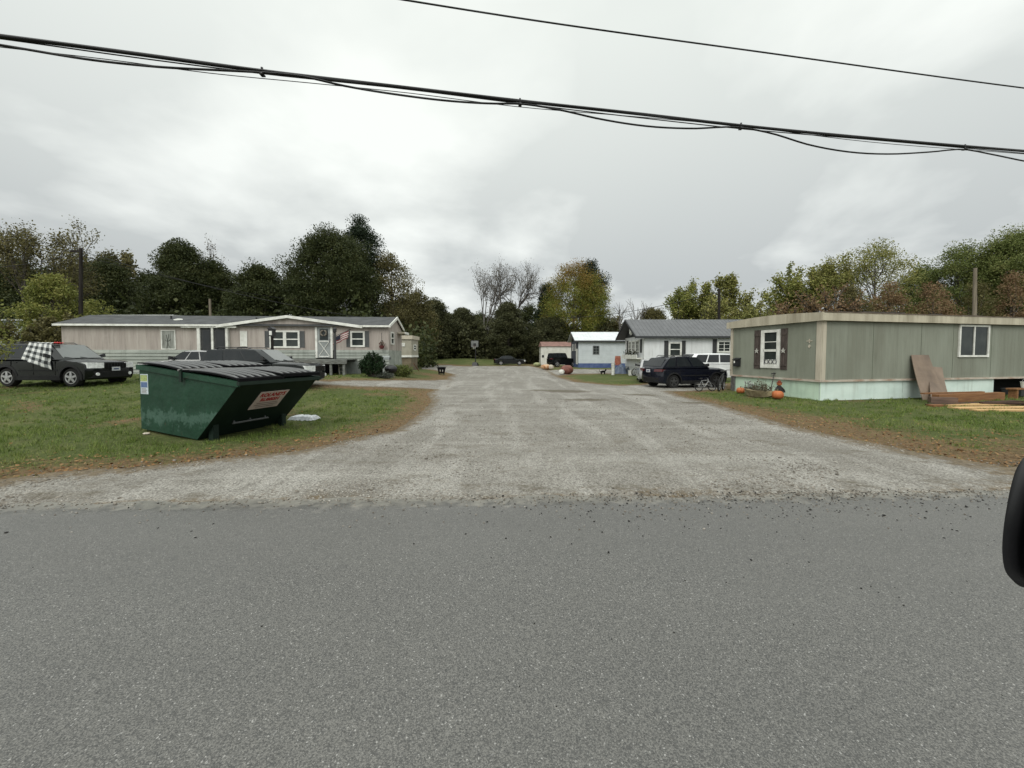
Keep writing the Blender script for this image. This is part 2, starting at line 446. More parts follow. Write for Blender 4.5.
# asphalt road
def asphalt_material():
    m, nt, b = new_mat('worn_asphalt')
    co = coords(nt)
    v = N(nt, 'ShaderNodeTexVoronoi', Scale=180.0); nt.links.new(co, v.inputs['Vector'])
    v2 = N(nt, 'ShaderNodeTexVoronoi', Scale=150.0); nt.links.new(co, v2.inputs['Vector'])
    sx = nt.nodes.new('ShaderNodeSeparateColor'); nt.links.new(v.outputs['Color'], sx.inputs[0])
    sx2 = nt.nodes.new('ShaderNodeSeparateColor'); nt.links.new(v2.outputs['Color'], sx2.inputs[0])
    big = noise(nt, coords(nt, 'Object', (0.22, 1, 1)), 1.1, 6, 0.6); mid = noise(nt, co, 7, 6, 0.7)
    base = mixc(nt, ramp(nt, big, .36, .64), (0.044, 0.042, 0.037, 1), (0.086, 0.082, 0.073, 1))
    base = mixc(nt, ramp(nt, mid, .35, .7, 0, .35), base, (0.042, 0.04, 0.035, 1))
    ag = mixc(nt, ramp(nt, sx.outputs[0], 0.0, 1.0), (0.009, 0.0086, 0.0076, 1), (0.178, 0.171, 0.155, 1))
    base = mixc(nt, .72, base, ag)
    base = mixc(nt, ramp(nt, sx2.outputs[1], .975, .995, 0, .6), base, (0.42, 0.41, 0.39, 1))
    base = mixc(nt, ramp(nt, v.outputs['Distance'], .5, .85, 0, .7), base, (0.025, 0.025, 0.025, 1))
    du = N(nt, 'ShaderNodeAttribute', _attribute_name='dust'); dn = N(nt, 'ShaderNodeMath', _operation='ADD'); nt.links.new(du.outputs['Fac'], dn.inputs[0])
    nt.links.new(ramp(nt, noise(nt, co, 5, 8, .75), .25, .75, -.5, .5), dn.inputs[1])
    base = mixc(nt, ramp(nt, dn.outputs[0], .45, 1.0, 0, .75), base, (0.3, 0.28, 0.24, 1))
    nt.links.new(base, b.inputs['Base Color'])
    b.inputs['Roughness'].default_value = 0.42; b.inputs['Specular IOR Level'].default_value = .85
    p = bump(nt, b, v.outputs['Distance'], 0.35, -0.0025)
    bump(nt, b, mid, 0.25, 0.01, p)
    return m
rx = axis([(-300, -16, 12), (-16, 16, 0.1), (16, 300, 12)])
top = road_edge(rx) + np.where(np.abs(rx) < 16, 0.05 * np.sin(1.3 * rx + 2 * np.sin(0.7 * rx)) + 0.03 * np.sin(5.7 * rx) + .014 * np.sin(13 * rx + 3 * np.sin(2.3 * rx)) + .012 * np.sin(29 * rx + 2 * np.sin(5 * rx)), 0)
bot = road_edge(rx) - 7.2
e0 = road_edge(rx)
vv = np.concatenate([np.stack([rx, bot, rx * 0 + 0.016], -1), np.stack([rx, e0 - .8, rx * 0 + 0.016], -1), np.stack([rx, e0 - .3, rx * 0 + 0.016], -1), np.stack([rx, top, rx * 0 + 0.015], -1), np.stack([rx, top + .012, rx * 0 - 0.02], -1)])
n1 = len(rx); k = np.arange(n1 - 1)
fl = np.concatenate([(np.stack([k, k + 1, k + 1 + n1, k + n1], -1) + j * n1).ravel() for j in range(4)])
me = raw_mesh('road', vv, fl, 4, asphalt_material())
at = me.attributes.new('dust', 'FLOAT', 'POINT')
at.data.foreach_set('value', np.repeat([0, 0, .35, 1, 1], n1).astype(np.float32))
structure(link('road', me))

# ------------------------------------------------------------------ loose stones, crumbs, grass, leaves (uncountable)
rng = np.random.default_rng(11)
ICO = []
def ico_pts():
    t = (1 + 5 ** .5) / 2
    v = np.array([(-1, t, 0), (1, t, 0), (-1, -t, 0), (1, -t, 0), (0, -1, t), (0, 1, t), (0, -1, -t), (0, 1, -t), (t, 0, -1), (t, 0, 1), (-t, 0, -1), (-t, 0, 1)], float)
    v /= np.linalg.norm(v[0])
    f = np.array([(0, 11, 5), (0, 5, 1), (0, 1, 7), (0, 7, 10), (0, 10, 11), (1, 5, 9), (5, 11, 4), (11, 10, 2), (10, 7, 6), (7, 1, 8), (3, 9, 4), (3, 4, 2), (3, 2, 6), (3, 6, 8), (3, 8, 9), (4, 9, 5), (2, 4, 11), (6, 2, 10), (8, 6, 7), (9, 8, 1)])
    return v, f
def stones(name, pts, sizes, mat, flat=0.6):
    v, f = ico_pts(); n = len(pts)
    jit = 1 + rng.normal(0, .18, (n, 12, 1))
    sc = np.stack([sizes * rng.uniform(.7, 1.3, n), sizes * rng.uniform(.7, 1.3, n), sizes * flat * rng.uniform(.7, 1.2, n)], -1)
    w = v[None] * jit * sc[:, None, :]
    a = rng.uniform(0, 2 * PI, n); ca, sa = np.cos(a)[:, None], np.sin(a)[:, None]
    w = np.stack([w[..., 0] * ca - w[..., 1] * sa, w[..., 0] * sa + w[..., 1] * ca, w[..., 2]], -1) + pts[:, None, :]
    fl = (f[None] + (np.arange(n) * 12)[:, None, None]).reshape(-1)
    return link(name, raw_mesh(name, w.reshape(-1, 3), fl, 3, mat))
def island_mat(name, cols, rough=.9, spec=.2):
    m = leaf_mat(name, cols, rough, 0); m.node_tree.nodes['Principled BSDF'].inputs['Specular IOR Level'].default_value = spec
    return m
def sample(n, x0, x1, y0, y1, power=1.0):
    y = 1.0 / rng.uniform(1 / y1, 1 / y0, n) if power == 1 else rng.uniform(y0, y1, n)
    x = rng.uniform(x0, x1, n)
    ok = np.abs(x) < y * 1.42 + 1.0
    return x[ok], y[ok]
x, y = sample(120000, -14, 14, 4.1, 16)
sd = gravel_sd(x, y)
e = y - road_edge(x)
clump = 0.5 + 0.5 * np.sin(2.1 * x + 1.7 * np.sin(1.3 * y)) * np.sin(2.9 * y + 1.1 * np.sin(1.9 * x))
ok = (sd < 0.12 + rng.exponential(.12, len(x))) & (e > 0.03 - rng.exponential(.06, len(x))) & (rng.uniform(0, 1, len(x)) < (0.12 + 0.5 * clump ** 2 + 0.35 * np.exp(-((e - .35) / .35) ** 2)))
x, y, e = x[ok], y[ok], e[ok]
s = rng.uniform(0.006, 0.014, len(x)) * (1 + .9 * (rng.uniform(0, 1, len(x)) > .97))
# a ragged scatter thrown onto the asphalt
xa = np.concatenate([rng.normal(3.2, 2.2, 1000), rng.uniform(-7, 7, 800)]); ya = road_edge(xa) - rng.exponential(.16, len(xa)) + .05
x = np.concatenate([x, xa]); y = np.concatenate([y, ya]); s = np.concatenate([s, rng.uniform(.005, .013, len(xa))])
stuff(stones('gravel_stones', np.stack([x, y, terr(x, y) + np.where(y < road_edge(x), .016, .006) + s * .3], -1), s,
      island_mat('gravel_stone', [(0.045, 0.04, 0.035, 1), (0.13, 0.115, 0.095, 1), (0.24, 0.22, 0.19, 1), (0.45, 0.43, 0.4, 1)])), 'loose grey stones scattered over the gravel drive', 'gravel')
# black asphalt crumbs by the torn road edge, mostly right of centre
n = 900
x = np.concatenate([rng.normal(2.6, 1.3, 170), rng.normal(1.2, 0.35, 60), rng.uniform(-.5, 6, 190), rng.uniform(-6, 6, 60), rng.normal(2.9, 1.6, 420), rng.uniform(1.5, 6.5, 150)])
y = road_edge(x) - np.abs(rng.normal(0, 0.45, len(x))) + 0.10
far = rng.uniform(0, 1, len(x)) > .84
y = np.where(far, road_edge(x) - rng.uniform(0, 2.9, len(x)), y)
s = rng.uniform(0.0025, 0.009, len(x)) * np.where((np.arange(len(x)) > 480) & (np.arange(len(x)) < 900), .65, 1.15) * np.clip(y / 3.6, .45, 1) * (1 + .5 * (rng.uniform(0, 1, len(x)) > .9))
stuff(stones('asphalt_crumbs', np.stack([x, y, 0.016 + s * .3], -1), s, island_mat('asphalt_crumb', [(0.012, 0.012, 0.012, 1), (0.04, 0.038, 0.035, 1)]), .7), 'black asphalt crumbs strewn along the road edge', 'asphalt crumbs')

def blades(name, x, y, h, w, mat):
    n = len(x); z = terr(x, y)
    a = rng.uniform(0, 2 * PI, n); la = rng.uniform(0, 2 * PI, n); lean = rng.uniform(0.1, .9, n) * h
    b = np.stack([np.cos(a) * w, np.sin(a) * w, a * 0], -1)
    p = np.stack([x, y, z - .005], -1)
    tip = p + np.stack([np.cos(la) * lean, np.sin(la) * lean, h], -1)
    return link(name, raw_mesh(name, np.stack([p - b, p + b, tip], 1).reshape(-1, 3), np.arange(3 * n), 3, mat))
x, y = sample(420000, -26, 26, 5.2, 24)
k = dirt_at(x, y); sd = gravel_sd(x, y)
patch = np.clip(.55 + .5 * np.sin(1.1 * x + 1.9 * np.sin(.8 * y)) * np.sin(1.7 * y + 1.3 * np.sin(.9 * x)) , 0, 1)
under = (np.abs((x + 6.6) * .951 - (y - 8.3) * .309 - .0) < .9) & (np.abs((x + 6.6) * .309 + (y - 8.3) * .951) < .8)
ok = (sd > -0.05 - rng.exponential(.07, len(x))) & (rng.uniform(0, 1, len(x)) > np.clip(k * 1.5 - .2, 0, .93)) & (rng.uniform(0, 1, len(x)) < patch) & (y > road_edge(x) + .5) & ~under
x, y = x[ok], y[ok]
h = rng.uniform(0.025, 0.07, len(x)) * (1 + .5 * (rng.uniform(0, 1, len(x)) > .96)); w = rng.uniform(.003, .006, len(x)) * np.clip(y / 8, .8, 2.2)
# taller tufts in clusters
tc_x, tc_y = sample(5200, -24, 24, 5.4, 20)
kk = dirt_at(tc_x, tc_y); ss = gravel_sd(tc_x, tc_y)
ok = (ss > .02) & (rng.uniform(0, 1, len(tc_x)) > kk * 1.5) & (tc_y > road_edge(tc_x) + .6)
tc_x, tc_y = tc_x[ok], tc_y[ok]
tx = np.repeat(tc_x, 22) + rng.normal(0, .045, len(tc_x) * 22); ty = np.repeat(tc_y, 22) + rng.normal(0, .045, len(tc_x) * 22)
un = (np.abs((tx + 6.6) * .951 - (ty - 8.3) * .309) < .9) & (np.abs((tx + 6.6) * .309 + (ty - 8.3) * .951) < .8)
tx, ty = tx[~un], ty[~un]
x = np.concatenate([x, tx]); y = np.concatenate([y, ty])
h = np.concatenate([h, rng.uniform(.05, .115, len(tx))]); w = np.concatenate([w, rng.uniform(.003, .006, len(tx)) * np.clip(ty / 8, .8, 2.2)])
GRASS = island_mat('grass_blade', [(0.03, 0.058, 0.01, 1), (0.075, 0.118, 0.02, 1), (0.135, 0.18, 0.04, 1), (0.24, 0.225, 0.085, 1)], .7)
stuff(blades('lawn_grass', x, y, h, w, GRASS), 'short patchy green grass covering both lawns', 'grass')
# brown fallen leaves on the bare margins
x, y = sample(60000, -24, 24, 5.0, 24)
k = dirt_at(x, y); sd = gravel_sd(x, y)
ok = (sd > -0.25) & (rng.uniform(0, 1, len(x)) < .03 + .85 * k * (sd > -.05) * (k > .25)) & (y > road_edge(x) + .45)
x, y = x[ok], y[ok]; n = len(x)
p = np.stack([x, y, terr(x, y) + rng.uniform(.012, .04, n)], -1)
u = rng.normal(0, 1, (n, 3)) * (1, 1, .25); u /= np.linalg.norm(u, axis=1)[:, None]
v = np.cross(u, rng.normal(0, .3, (n, 3)) + (0, 0, 1)); v /= np.linalg.norm(v, axis=1)[:, None]
s = rng.uniform(.015, .034, n)[:, None]
q = np.stack([p - u * s, p + v * s * .6, p + u * s, p - v * s * .6], 1).reshape(-1, 3)
stuff(link('fallen_leaves', raw_mesh('fallen_leaves', q, np.arange(4 * n), 4, island_mat('dead_leaf', [(0.07, 0.036, 0.018, 1), (0.14, 0.07, 0.03, 1), (0.22, 0.125, 0.052, 1), (0.29, 0.21, 0.12, 1)]))), 'brown fallen leaves along the edges of the lawns', 'leaves')
# ------------------------------------------------------------------ wall planes and house helpers
class Face:
    """vertical wall plane: u runs along it, d is outward, z is up (world metres)"""
    def __init__(s, x, y, yaw):
        s.o = Vector((x, y, 0)); s.ud = Vector((math.cos(yaw), math.sin(yaw), 0)); s.od = Vector((math.sin(yaw), -math.cos(yaw), 0))
    def m(s, loc):
        return Matrix.Translation(-Vector(loc)) @ Matrix(((s.ud.x, s.od.x, 0, s.o.x), (s.ud.y, s.od.y, 0, s.o.y), (0, 0, 1, 0), (0, 0, 0, 1)))
    def uz(s, px, py):
        d = ray(px, py)
        k = s.o.dot(s.od) / (d[0] * s.od.x + d[1] * s.od.y)
        p = Vector((d[0] * k, d[1] * k, EYE + d[2] * k))
        return (p - s.o).dot(s.ud), p.z
    def u(s, px): return s.uz(px, 345)[0]
    def z(s, px, py): return s.uz(px, py)[1]
    def w(s, u, d, z): return s.o + s.ud * u + s.od * d + Vector((0, 0, z))

def window(parent, mt, u0, u1, z0, z1, fr=0.07, mat=None, pane=None, style='hung', proud=0.035, d0=0.0, name='window'):
    mat = mat or WHITE; pane = pane or PANE
    b = MB(mt)
    a, c = d0 - 0.01, d0 + proud
    b.box(u0, u1, a, c, z0, z0 + fr).box(u0, u1, a, c, z1 - fr, z1)
    b.box(u0, u0 + fr, a, c, z0 + fr, z1 - fr).box(u1 - fr, u1, a, c, z0 + fr, z1 - fr)
    zm = (z0 + z1) / 2; um = (u0 + u1) / 2; c2 = c - 0.008
    if style == 'hung': b.box(u0 + fr, u1 - fr, a, c2, zm - .03, zm + .03)
    if style == 'slider': b.box(um - .03, um + .03, a, c2, z0 + fr, z1 - fr)
    if style == 'double':
        b.box(um - .09, um + .09, a, c2, z0 + fr, z1 - fr)
        b.box(u0 + fr, um - .09, a, c2 - .004, zm - .03, zm + .03).box(um + .09, u1 - fr, a, c2 - .004, zm - .03, zm + .03)
    if style == 'grid':
        b.box(um - .02, um + .02, a, c2, z0 + fr, z1 - fr)
        for k in (1, 2): b.box(u0 + fr, u1 - fr, a, c2 - .004, z0 + (z1 - z0) * k / 3 - .015, z0 + (z1 - z0) * k / 3 + .015)
    f = b.build(name, mat, parent)
    MB(mt).box(u0 + fr - .01, u1 - fr + .01, a, d0 + .012, z0 + fr - .01, z1 - fr + .01).build('pane', pane, f)
    return f
def shutter(parent, mt, u0, u1, z0, z1, mat, d0=0.0):
    b = MB(mt)
    b.box(u0, u0 + .04, d0, d0 + .035, z0, z1).box(u1 - .04, u1, d0, d0 + .035, z0, z1)
    zz = z0
    n = max(4, int((z1 - z0) / .07))
    for i in range(n):
        za = z0 + (z1 - z0) * i / n
        b.box(u0 + .04, u1 - .04, d0, d0 + .022, za, za + (z1 - z0) / n * .8)
    b.box(u0 + .035, u1 - .035, d0, d0 + .008, z0, z1)
    return b.build('shutter', mat, parent)

# ================================================================== green trailer on the right
GREEN_T = M('sage_wall_panel', rgb(130, 134, 122), rgb(115, 117, 105), 1.0, 0.7, 0.25, stretch=(1.2, 1.2, 0.25), band=('X', 0.203, 0.006), grime=(rgb(80, 82, 70), .36))
GREEN_E = M('sage_end_panel', rgb(136, 140, 127), rgb(121, 124, 111), 1.0, 0.7, 0.25, stretch=(1.2, 1.2, 0.25), band=('Y', 0.203, 0.006), grime=(rgb(80, 84, 72), .3))
MINT = M('mint_skirt_panel', rgb(208, 222, 214), rgb(192, 208, 200), 0.9, 0.6, 0.3, stretch=(1, 1, 2), grime=(rgb(130, 138, 122), .4))
MINTG = M('mint_green_skirt_panel', rgb(198, 218, 198), rgb(180, 202, 182), 0.9, 0.6, 0.3, stretch=(1, 1, 2), grime=(rgb(120, 130, 106), .4))
FASC = M('stained_cream_fascia', rgb(182, 175, 156), rgb(136, 129, 112), 0.8, 0.75, 0.2, stretch=(2, 2, .35), lo=.4, hi=.75, grime=(rgb(110, 100, 82), .5))
yaw = R(12.3)
GL = Face(11.4, 14.2, yaw)                       # long side, u from the near corner
ex, ey = GL.ud, -GL.od
GE = Face(11.4 + ey.x * 4.3, 14.2 + ey.y * 4.3, yaw - R(90))    # end face, u = 4.3 at the near corner
gt = thing('mobile_home', 'sage green mobile home with cream roof edge and mint skirting beside the gravel drive', 'mobile home', (11.4, 14.2, 0), yaw)
loc = Matrix.Rotation(-yaw, 4, 'Z')
def lm(face): return loc @ face.m((11.4, 14.2, 0))
ml, mend = lm(GL), lm(GE)
LEN = 15.5
b = MB(); b.box(0.02, LEN, 0.0, 4.3, 0.74, 2.99)
b.build('wall', GREEN_T, gt)
MB(mend).box(0.0, 4.3, 0.0, 0.02, 0.76, 2.99).build('end_wall', GREEN_E, gt)
# near corner boards, seams
for mm, q in ((ml, (0.0, 0.17, 0.0, 0.035)), (mend, (4.14, 4.335, 0.02, 0.055)), (mend, (-.02, .12, 0.02, 0.055))): MB(mm).box(*q, 0.74, 2.99).build('corner_board', CREAM, gt)
SEAM = M('panel_seam_strip', rgb(98, 104, 90), None, 3, .8, .2)
for u in (2.44, 4.88, 6.6, 8.78, 12.2): MB(ml).box(u - .008, u + .008, 0, .006, .76, 2.97).build('seam_strip', SEAM, gt)
# skirting
b = MB(ml); b.box(0.03, 4.05, -0.07, -0.04, 0.0, 0.72); b.box(4.07, 9.1, -0.07, -0.04, 0.0, 0.72)
b.build('skirting', MINT, gt)
MB(mend).box(0.25, 4.27, -0.06, -0.03, 0.0, 0.72).build('end_skirting', MINTG, gt)
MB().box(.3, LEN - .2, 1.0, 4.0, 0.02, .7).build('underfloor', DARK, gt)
b = MB(ml); b.box(0, LEN, 0.0, 0.05, 0.70, 0.775); b.m = mend; b.box(0, 4.35, 0.02, 0.07, 0.70, 0.775)
b.build('skirt_rail', M('brown_trim_rail', rgb(150, 128, 112), rgb(186, 180, 168), 2, .8, .2, stretch=(1, 1, 4)), gt)
# concrete corner post at the far end of the end face
MB(mend).box(0.02, 0.24, -.05, 0.03, 0, .7).build('corner_block', STEEL, gt)
# fascia: straight on the long side, bowed across the end
b = MB(ml); b.box(-.16, LEN + .1, 0.10, 0.15, 2.96, 3.27)
b.m = mend
N_ = 14
us = [-.16 + (4.46 + .15) * i / N_ for i in range(N_ + 1)]
def bow(u): return 3.24 + .10 * math.sin(PI * min(max((u + .1) / 4.4, 0), 1)) + .02 * u / 4.3
for i in range(N_):
    u0, u1 = us[i], us[i + 1]
    b.hexa([(u0, .12, 2.955), (u1, .12, 2.955), (u1, .17, 2.955), (u0, .17, 2.955)], [(u0, .12, bow(u0)), (u1, .12, bow(u1)), (u1, .17, bow(u1)), (u0, .17, bow(u0))])
b.build('fascia', FASC, gt)
b = MB(mend)
for i in range(N_):
    u0, u1 = us[i] - .02, us[i + 1] - .02
    b.quad((u0, .14, bow(u0) - .03), (u1, .14, bow(u1) - .03), (u1, -LEN, bow(u1) - .03), (u0, -LEN, bow(u0) - .03))
rf = b.build('roof', M('metal_roof_dull', (.09, .085, .08, 1), (.16, .15, .14, 1), 2, .6, .3), gt)
b = MB(ml)
for u, w, h in ((1.0, 1.5, .03), (2.2, 2.1, .06), (5.8, .5, .05), (7.4, 1.2, .03)): b.box(u, u + w, -1.9, -.2, 3.24, 3.32 + h)
b.build('roof_patch', M('dark_roof_patch', (.035, .03, .028, 1), (.08, .07, .06, 1), 3, .8, .2), rf)
MB(ml).box(-.14, LEN, .0, .1, 2.95, 2.97).box(-.1, LEN, .151, .165, 3.25, 3.285).build('drip_edge', M('rusty_edge', (.07, .05, .035, 1), (.16, .13, .1, 1), 3, .8, .2), gt)
# end window with starred shutters
u0, u1 = GE.u(762.0), GE.u(781.0)
zt, zb = GE.z(770, 330), GE.z(772, 368)
w_ = window(gt, mend, u0, u1, zb, zt, .11, WHITE, PANE, 'none', .05, .02)
zm = zb + (zt - zb) * .46
b = MB(mend); b.box(u0 + .1, u1 - .1, .02, .06, zm - .05, zm + .05).box(u0 + .1, u1 - .1, .02, .045, zb + .1, zm - .38)
b.box(u0 + .1, u0 + .16, .02, .06, zb, zt).box(u1 - .16, u1 - .1, .02, .06, zb, zt).box(u0 + .16, u1 - .16, .02, .04, zt - .52, zt - .49)
b.build('sash', WHITE, w_)
b = MB(mend); zc = zb + .27
b.torus((u0 + .30, .06, zc), .085, .014, 'y', 16, 5).torus((u0 + .50, .06, zc), .085, .014, 'y', 16, 5).torus((u0 + .69, .06, zc), .085, .014, 'y', 16, 5)
b.box(u0 + .18, u0 + .2, .05, .065, zc - .12, zc + .12).box(u0 + .79, u0 + .81, .05, .065, zc - .12, zc + .12)
b.build('window_ornament', M('grey_ornament', rgb(95, 95, 98), None, 5, .6), w_)
OLDWOOD = M('dark_barn_wood', (.035, .028, .025, 1), (.1, .08, .07, 1), 5, .85, .2, stretch=(6, 6, .6))
def star(mt, cu, cz, r, d):
    pts = []
    for i in range(10):
        a = PI / 2 + i * PI / 5; q = r if i % 2 == 0 else r * .42
        pts.append((cu + q * math.cos(a), d, cz + q * math.sin(a)))
    return MB(mt).prism(pts, (0, .02, 0))
for a, c in ((GE.u(755.2), u0 - .03), (u1 + .03, GE.u(788.2))):
    b = MB(mend); w3 = (c - a) / 3
    for i in range(3): b.box(a + i * w3, a + (i + 1) * w3 - .008, .02, .05, zb - .05, zt + .02)
    b.box(a + .01, c - .01, .05, .07, zb + .1, zb + .2).box(a + .01, c - .01, .05, .07, zt - .24, zt - .14)
    sh = b.build('shutter', OLDWOOD, gt)
    star(mend, (a + c) / 2, (zb + zt) / 2 - .08, .12, .07).build('star', M('pale_star', rgb(178, 176, 168), None, 5, .6), sh)
# long-side sliding window
a, c = GL.u(958), GL.u(988)
window(gt, ml, a, c, GL.z(973, 357), 2.93, .075, WHITE, PANE, 'slider', .05)
# far-side fixtures
mb = thing('mailbox', 'black wall mailbox on the left end of the sage green mobile home', 'mailbox', GE.w(GE.u(739), .02, 0), yaw)
q = Matrix.Rotation(-yaw, 4, 'Z') @ GE.m(mb.location)
um = GE.u(739); zz = GE.z(739, 362)
bx = MB(q).box(um - .16, um + .16, .025, .17, zz - .2, zz + .16).build('box', BLK, mb, bevel=.015)
MB(q).hexa([(um - .17, .02, zz + .16), (um + .17, .02, zz + .16), (um + .17, .21, zz + .1), (um - .17, .21, zz + .1)], [(um - .17, .02, zz + .2), (um + .17, .02, zz + .2), (um + .17, .22, zz + .12), (um - .17, .22, zz + .12)]).build('lid', BLK, mb)
MB(q).box(um - .1, um - .03, .171, .18, zz - .05, zz + .06).build('label_plate', WHITE, mb)
mb['label'] = 'black wall mailbox hanging near the far edge of the green end wall'
# pale wall ornament
wo = thing('wall_ornament', 'small pale cross and diamond ornament on the green end wall beside the corner board', 'ornament', GE.w(GE.u(810), .025, 0), yaw)
q = Matrix.Rotation(-yaw, 4, 'Z') @ GE.m(wo.location); uo = GE.u(810); zo = GE.z(810, 341)
MB(q).box(uo - .11, uo + .11, .022, .04, zo - .015, zo + .015).box(uo - .015, uo + .015, .022, .045, zo - .08, zo + .08).build('cross', CREAM, wo)
MB(q).prism([(uo - .05, .022, zo - .2), (uo, .022, zo - .27), (uo + .05, .022, zo - .2), (uo, .022, zo - .13)], (0, .02, 0)).build('diamond', CREAM, wo)

# ------------------------------------------------------------------ things round the green trailer
def pumpkin(px, py, r, label, base=0.0, at=None):
    p = at or gp(px, py)
    t = thing('pumpkin', label, 'pumpkin', (p.x, p.y, p.z + base), 0, 'pumpkins by the green mobile home')
    b = MB(); n = 40; prof = []
    vs = []; fs = []
    K = 10
    for i in range(K + 1):
        a = PI * i / K
        for k in range(n):
            th = 2 * PI * k / n
            rr = r * (math.sin(a) ** .8) * (1 - .09 * abs(math.cos(th * 5)) ** 3)
            vs.append((rr * math.cos(th), rr * math.sin(th), r * .8 - r * .8 * math.cos(a) * (1 - .12 * (abs(math.cos(a)) ** 6))))
    for i in range(K):
        for k in range(n): fs.append((i * n + k, i * n + (k + 1) % n, (i + 1) * n + (k + 1) % n, (i + 1) * n + k))
    b._add(vs, fs)
    b.build('rind', ORANGE, t, smooth=60)
    MB().tube([(0, 0, r * 1.45), (0, .01, r * 1.65), (r * .12, .02, r * 1.82)], [r * .16, r * .1, r * .11], 6).build('stem', M('pumpkin_stem', (.1, .09, .04, 1), None, 5), t)
    return t
pumpkin(740.6, 393.6, .175, 'orange pumpkin sitting left of the tan planter')
p2 = pumpkin(777.3, 399.3, .215, 'larger orange pumpkin in front of the black scarecrow figure')
# tan boat-shaped planter with dead flowers
c0, c1 = gp(746.0, 395.3), gp(771.5, 399.3)
pl = thing('planter', 'long tan planter trough filled with withered plants under the green end wall', 'planter', ((c0 + c1) / 2), math.atan2((c1 - c0).y, (c1 - c0).x))
Lp = (c1 - c0).length
b = MB()
K = 12; rows = []
for i in range(K + 1):
    t = i / K; x = (t - .5) * Lp; w = .24 * (1 - abs(2 * t - 1) ** 3) + .05; zb_ = .02 + .10 * abs(2 * t - 1) ** 3; zt_ = .27 + .05 * abs(2 * t - 1) ** 2
    rows.append([(x, -w, zt_), (x, -w * .7, zb_), (x, w * .7, zb_), (x, w, zt_), (x, w - .03, zt_), (x, -w + .03, zt_ - .0)])
vs = [v for r_ in rows for v in r_]; fs = []
for i in range(K):
    for k in range(6): fs.append((i * 6 + k, i * 6 + (k + 1) % 6, (i + 1) * 6 + (k + 1) % 6, (i + 1) * 6 + k))
fs += [tuple(range(6)), tuple(range(K * 6, K * 6 + 6))]
b._add(vs, fs).build('trough', M('tan_trough', rgb(150, 138, 108), rgb(110, 98, 76), 4, .8), pl)
rg = np.random.default_rng(3); b = MB()
for i in range(170):
    x = rg.uniform(-.44, .44) * Lp; y = rg.uniform(-.15, .15); h = rg.uniform(.15, .45) * (1.25 - abs(x - .1) / Lp * 1.6)
    dx, dy = rg.normal(0, .12, 2)
    b.tube([(x, y, .2), (x + dx * .5, y + dy * .5, .2 + h * .6), (x + dx, y + dy, .2 + h)], [.006, .005, .003], 3, False)
    for k in range(2):
        o_ = Vector((x + dx * rg.uniform(.3, 1), y + dy, .2 + h * rg.uniform(.5, 1))); s_ = rg.uniform(.02, .05)
        u_ = Vector(rg.normal(0, 1, 3)).normalized() * s_; v_ = Vector(rg.normal(0, 1, 3)).normalized() * s_ * .6
        b.quad(o_ - u_, o_ + v_, o_ + u_, o_ - v_)
b.build('dead_plants', island_mat('withered_stem', [(.05, .045, .03, 1), (.1, .085, .055, 1), (.2, .18, .14, 1)]), pl)
b = MB()
for i in range(26):
    o_ = Vector((rg.uniform(-.46, -.28) * Lp, rg.uniform(-.14, .14), rg.uniform(.3, .62)))
    b.tube([(o_.x, o_.y, .2), o_], .006, 3, False)
    u_ = Vector(rg.normal(0, 1, 3)).normalized() * .06; v_ = Vector(rg.normal(0, 1, 3)).normalized() * .045
    b.quad(o_ - u_, o_ + v_, o_ + u_, o_ - v_)
b.build('pale_plants', M('pale_dried_flower', rgb(170, 170, 165), rgb(90, 92, 90), 8, .8), pl)
# black scarecrow ornament with orange head behind the pumpkin
p = gp(778.8, 397.2); p = p + Vector((.02, .02, 0))
sc = thing('scarecrow', 'small black scarecrow figure with an orange pumpkin head behind the larger pumpkin', 'scarecrow', p, 0)
MB().lathe([(.05, 0), (.2, .05), (.23, .28), (.17, .5), (.12, .64), (.05, .7)], 14).build('body', M('black_cloth', (.012, .012, .012, 1), (.03, .028, .028, 1), 8, .9), sc, smooth=50)
for s_ in (-1, 1): MB().tube([(s_ * .14, 0, .56), (s_ * .25, -.04, .42), (s_ * .28, -.08, .28)], [.05, .045, .04], 8).build('sleeve', BLK, sc, smooth=60)
MB().lathe([(.02, .66), (.11, .7), (.14, .78), (.11, .87), (.03, .9)], 14).build('head', ORANGE, sc, smooth=60)
MB().lathe([(.17, .86), (.17, .875), (.09, .88), (.075, .96), (.0, .98)], 14).build('hat', M('rust_hat', (.2, .05, .03, 1), None, 6, .8), sc, smooth=40)
sc.scale = (.68, .68, .68)
# spade leaning on the wall
p = gp(769.5, 396.2); q_ = GE.w(GE.u(776), .05, GE.z(776, 373))
sp = thing('spade', 'old dark spade leaning on the green end wall above the planter', 'spade', p)
t_ = q_ - p
MB().tube([t_ * .22, t_ * .96], .018, 7).build('shaft', M('grey_shaft', (.06, .055, .05, 1), None, 5), sp)
MB().tube([t_ * .96 + Vector((-.09, .03, .0)), t_ * 1.0, t_ * .96 + Vector((.11, -.03, .03))], .022, 7).build('grip', BLK, sp)
sd_ = t_.normalized().cross(Vector((0, 1, 0))).normalized() * .1
MB().prism([sd_, t_ * .24 + sd_, t_ * .24 - sd_, -sd_ * 1.0, t_ * -.05], (0, .012, 0)).build('blade', STEEL, sp)
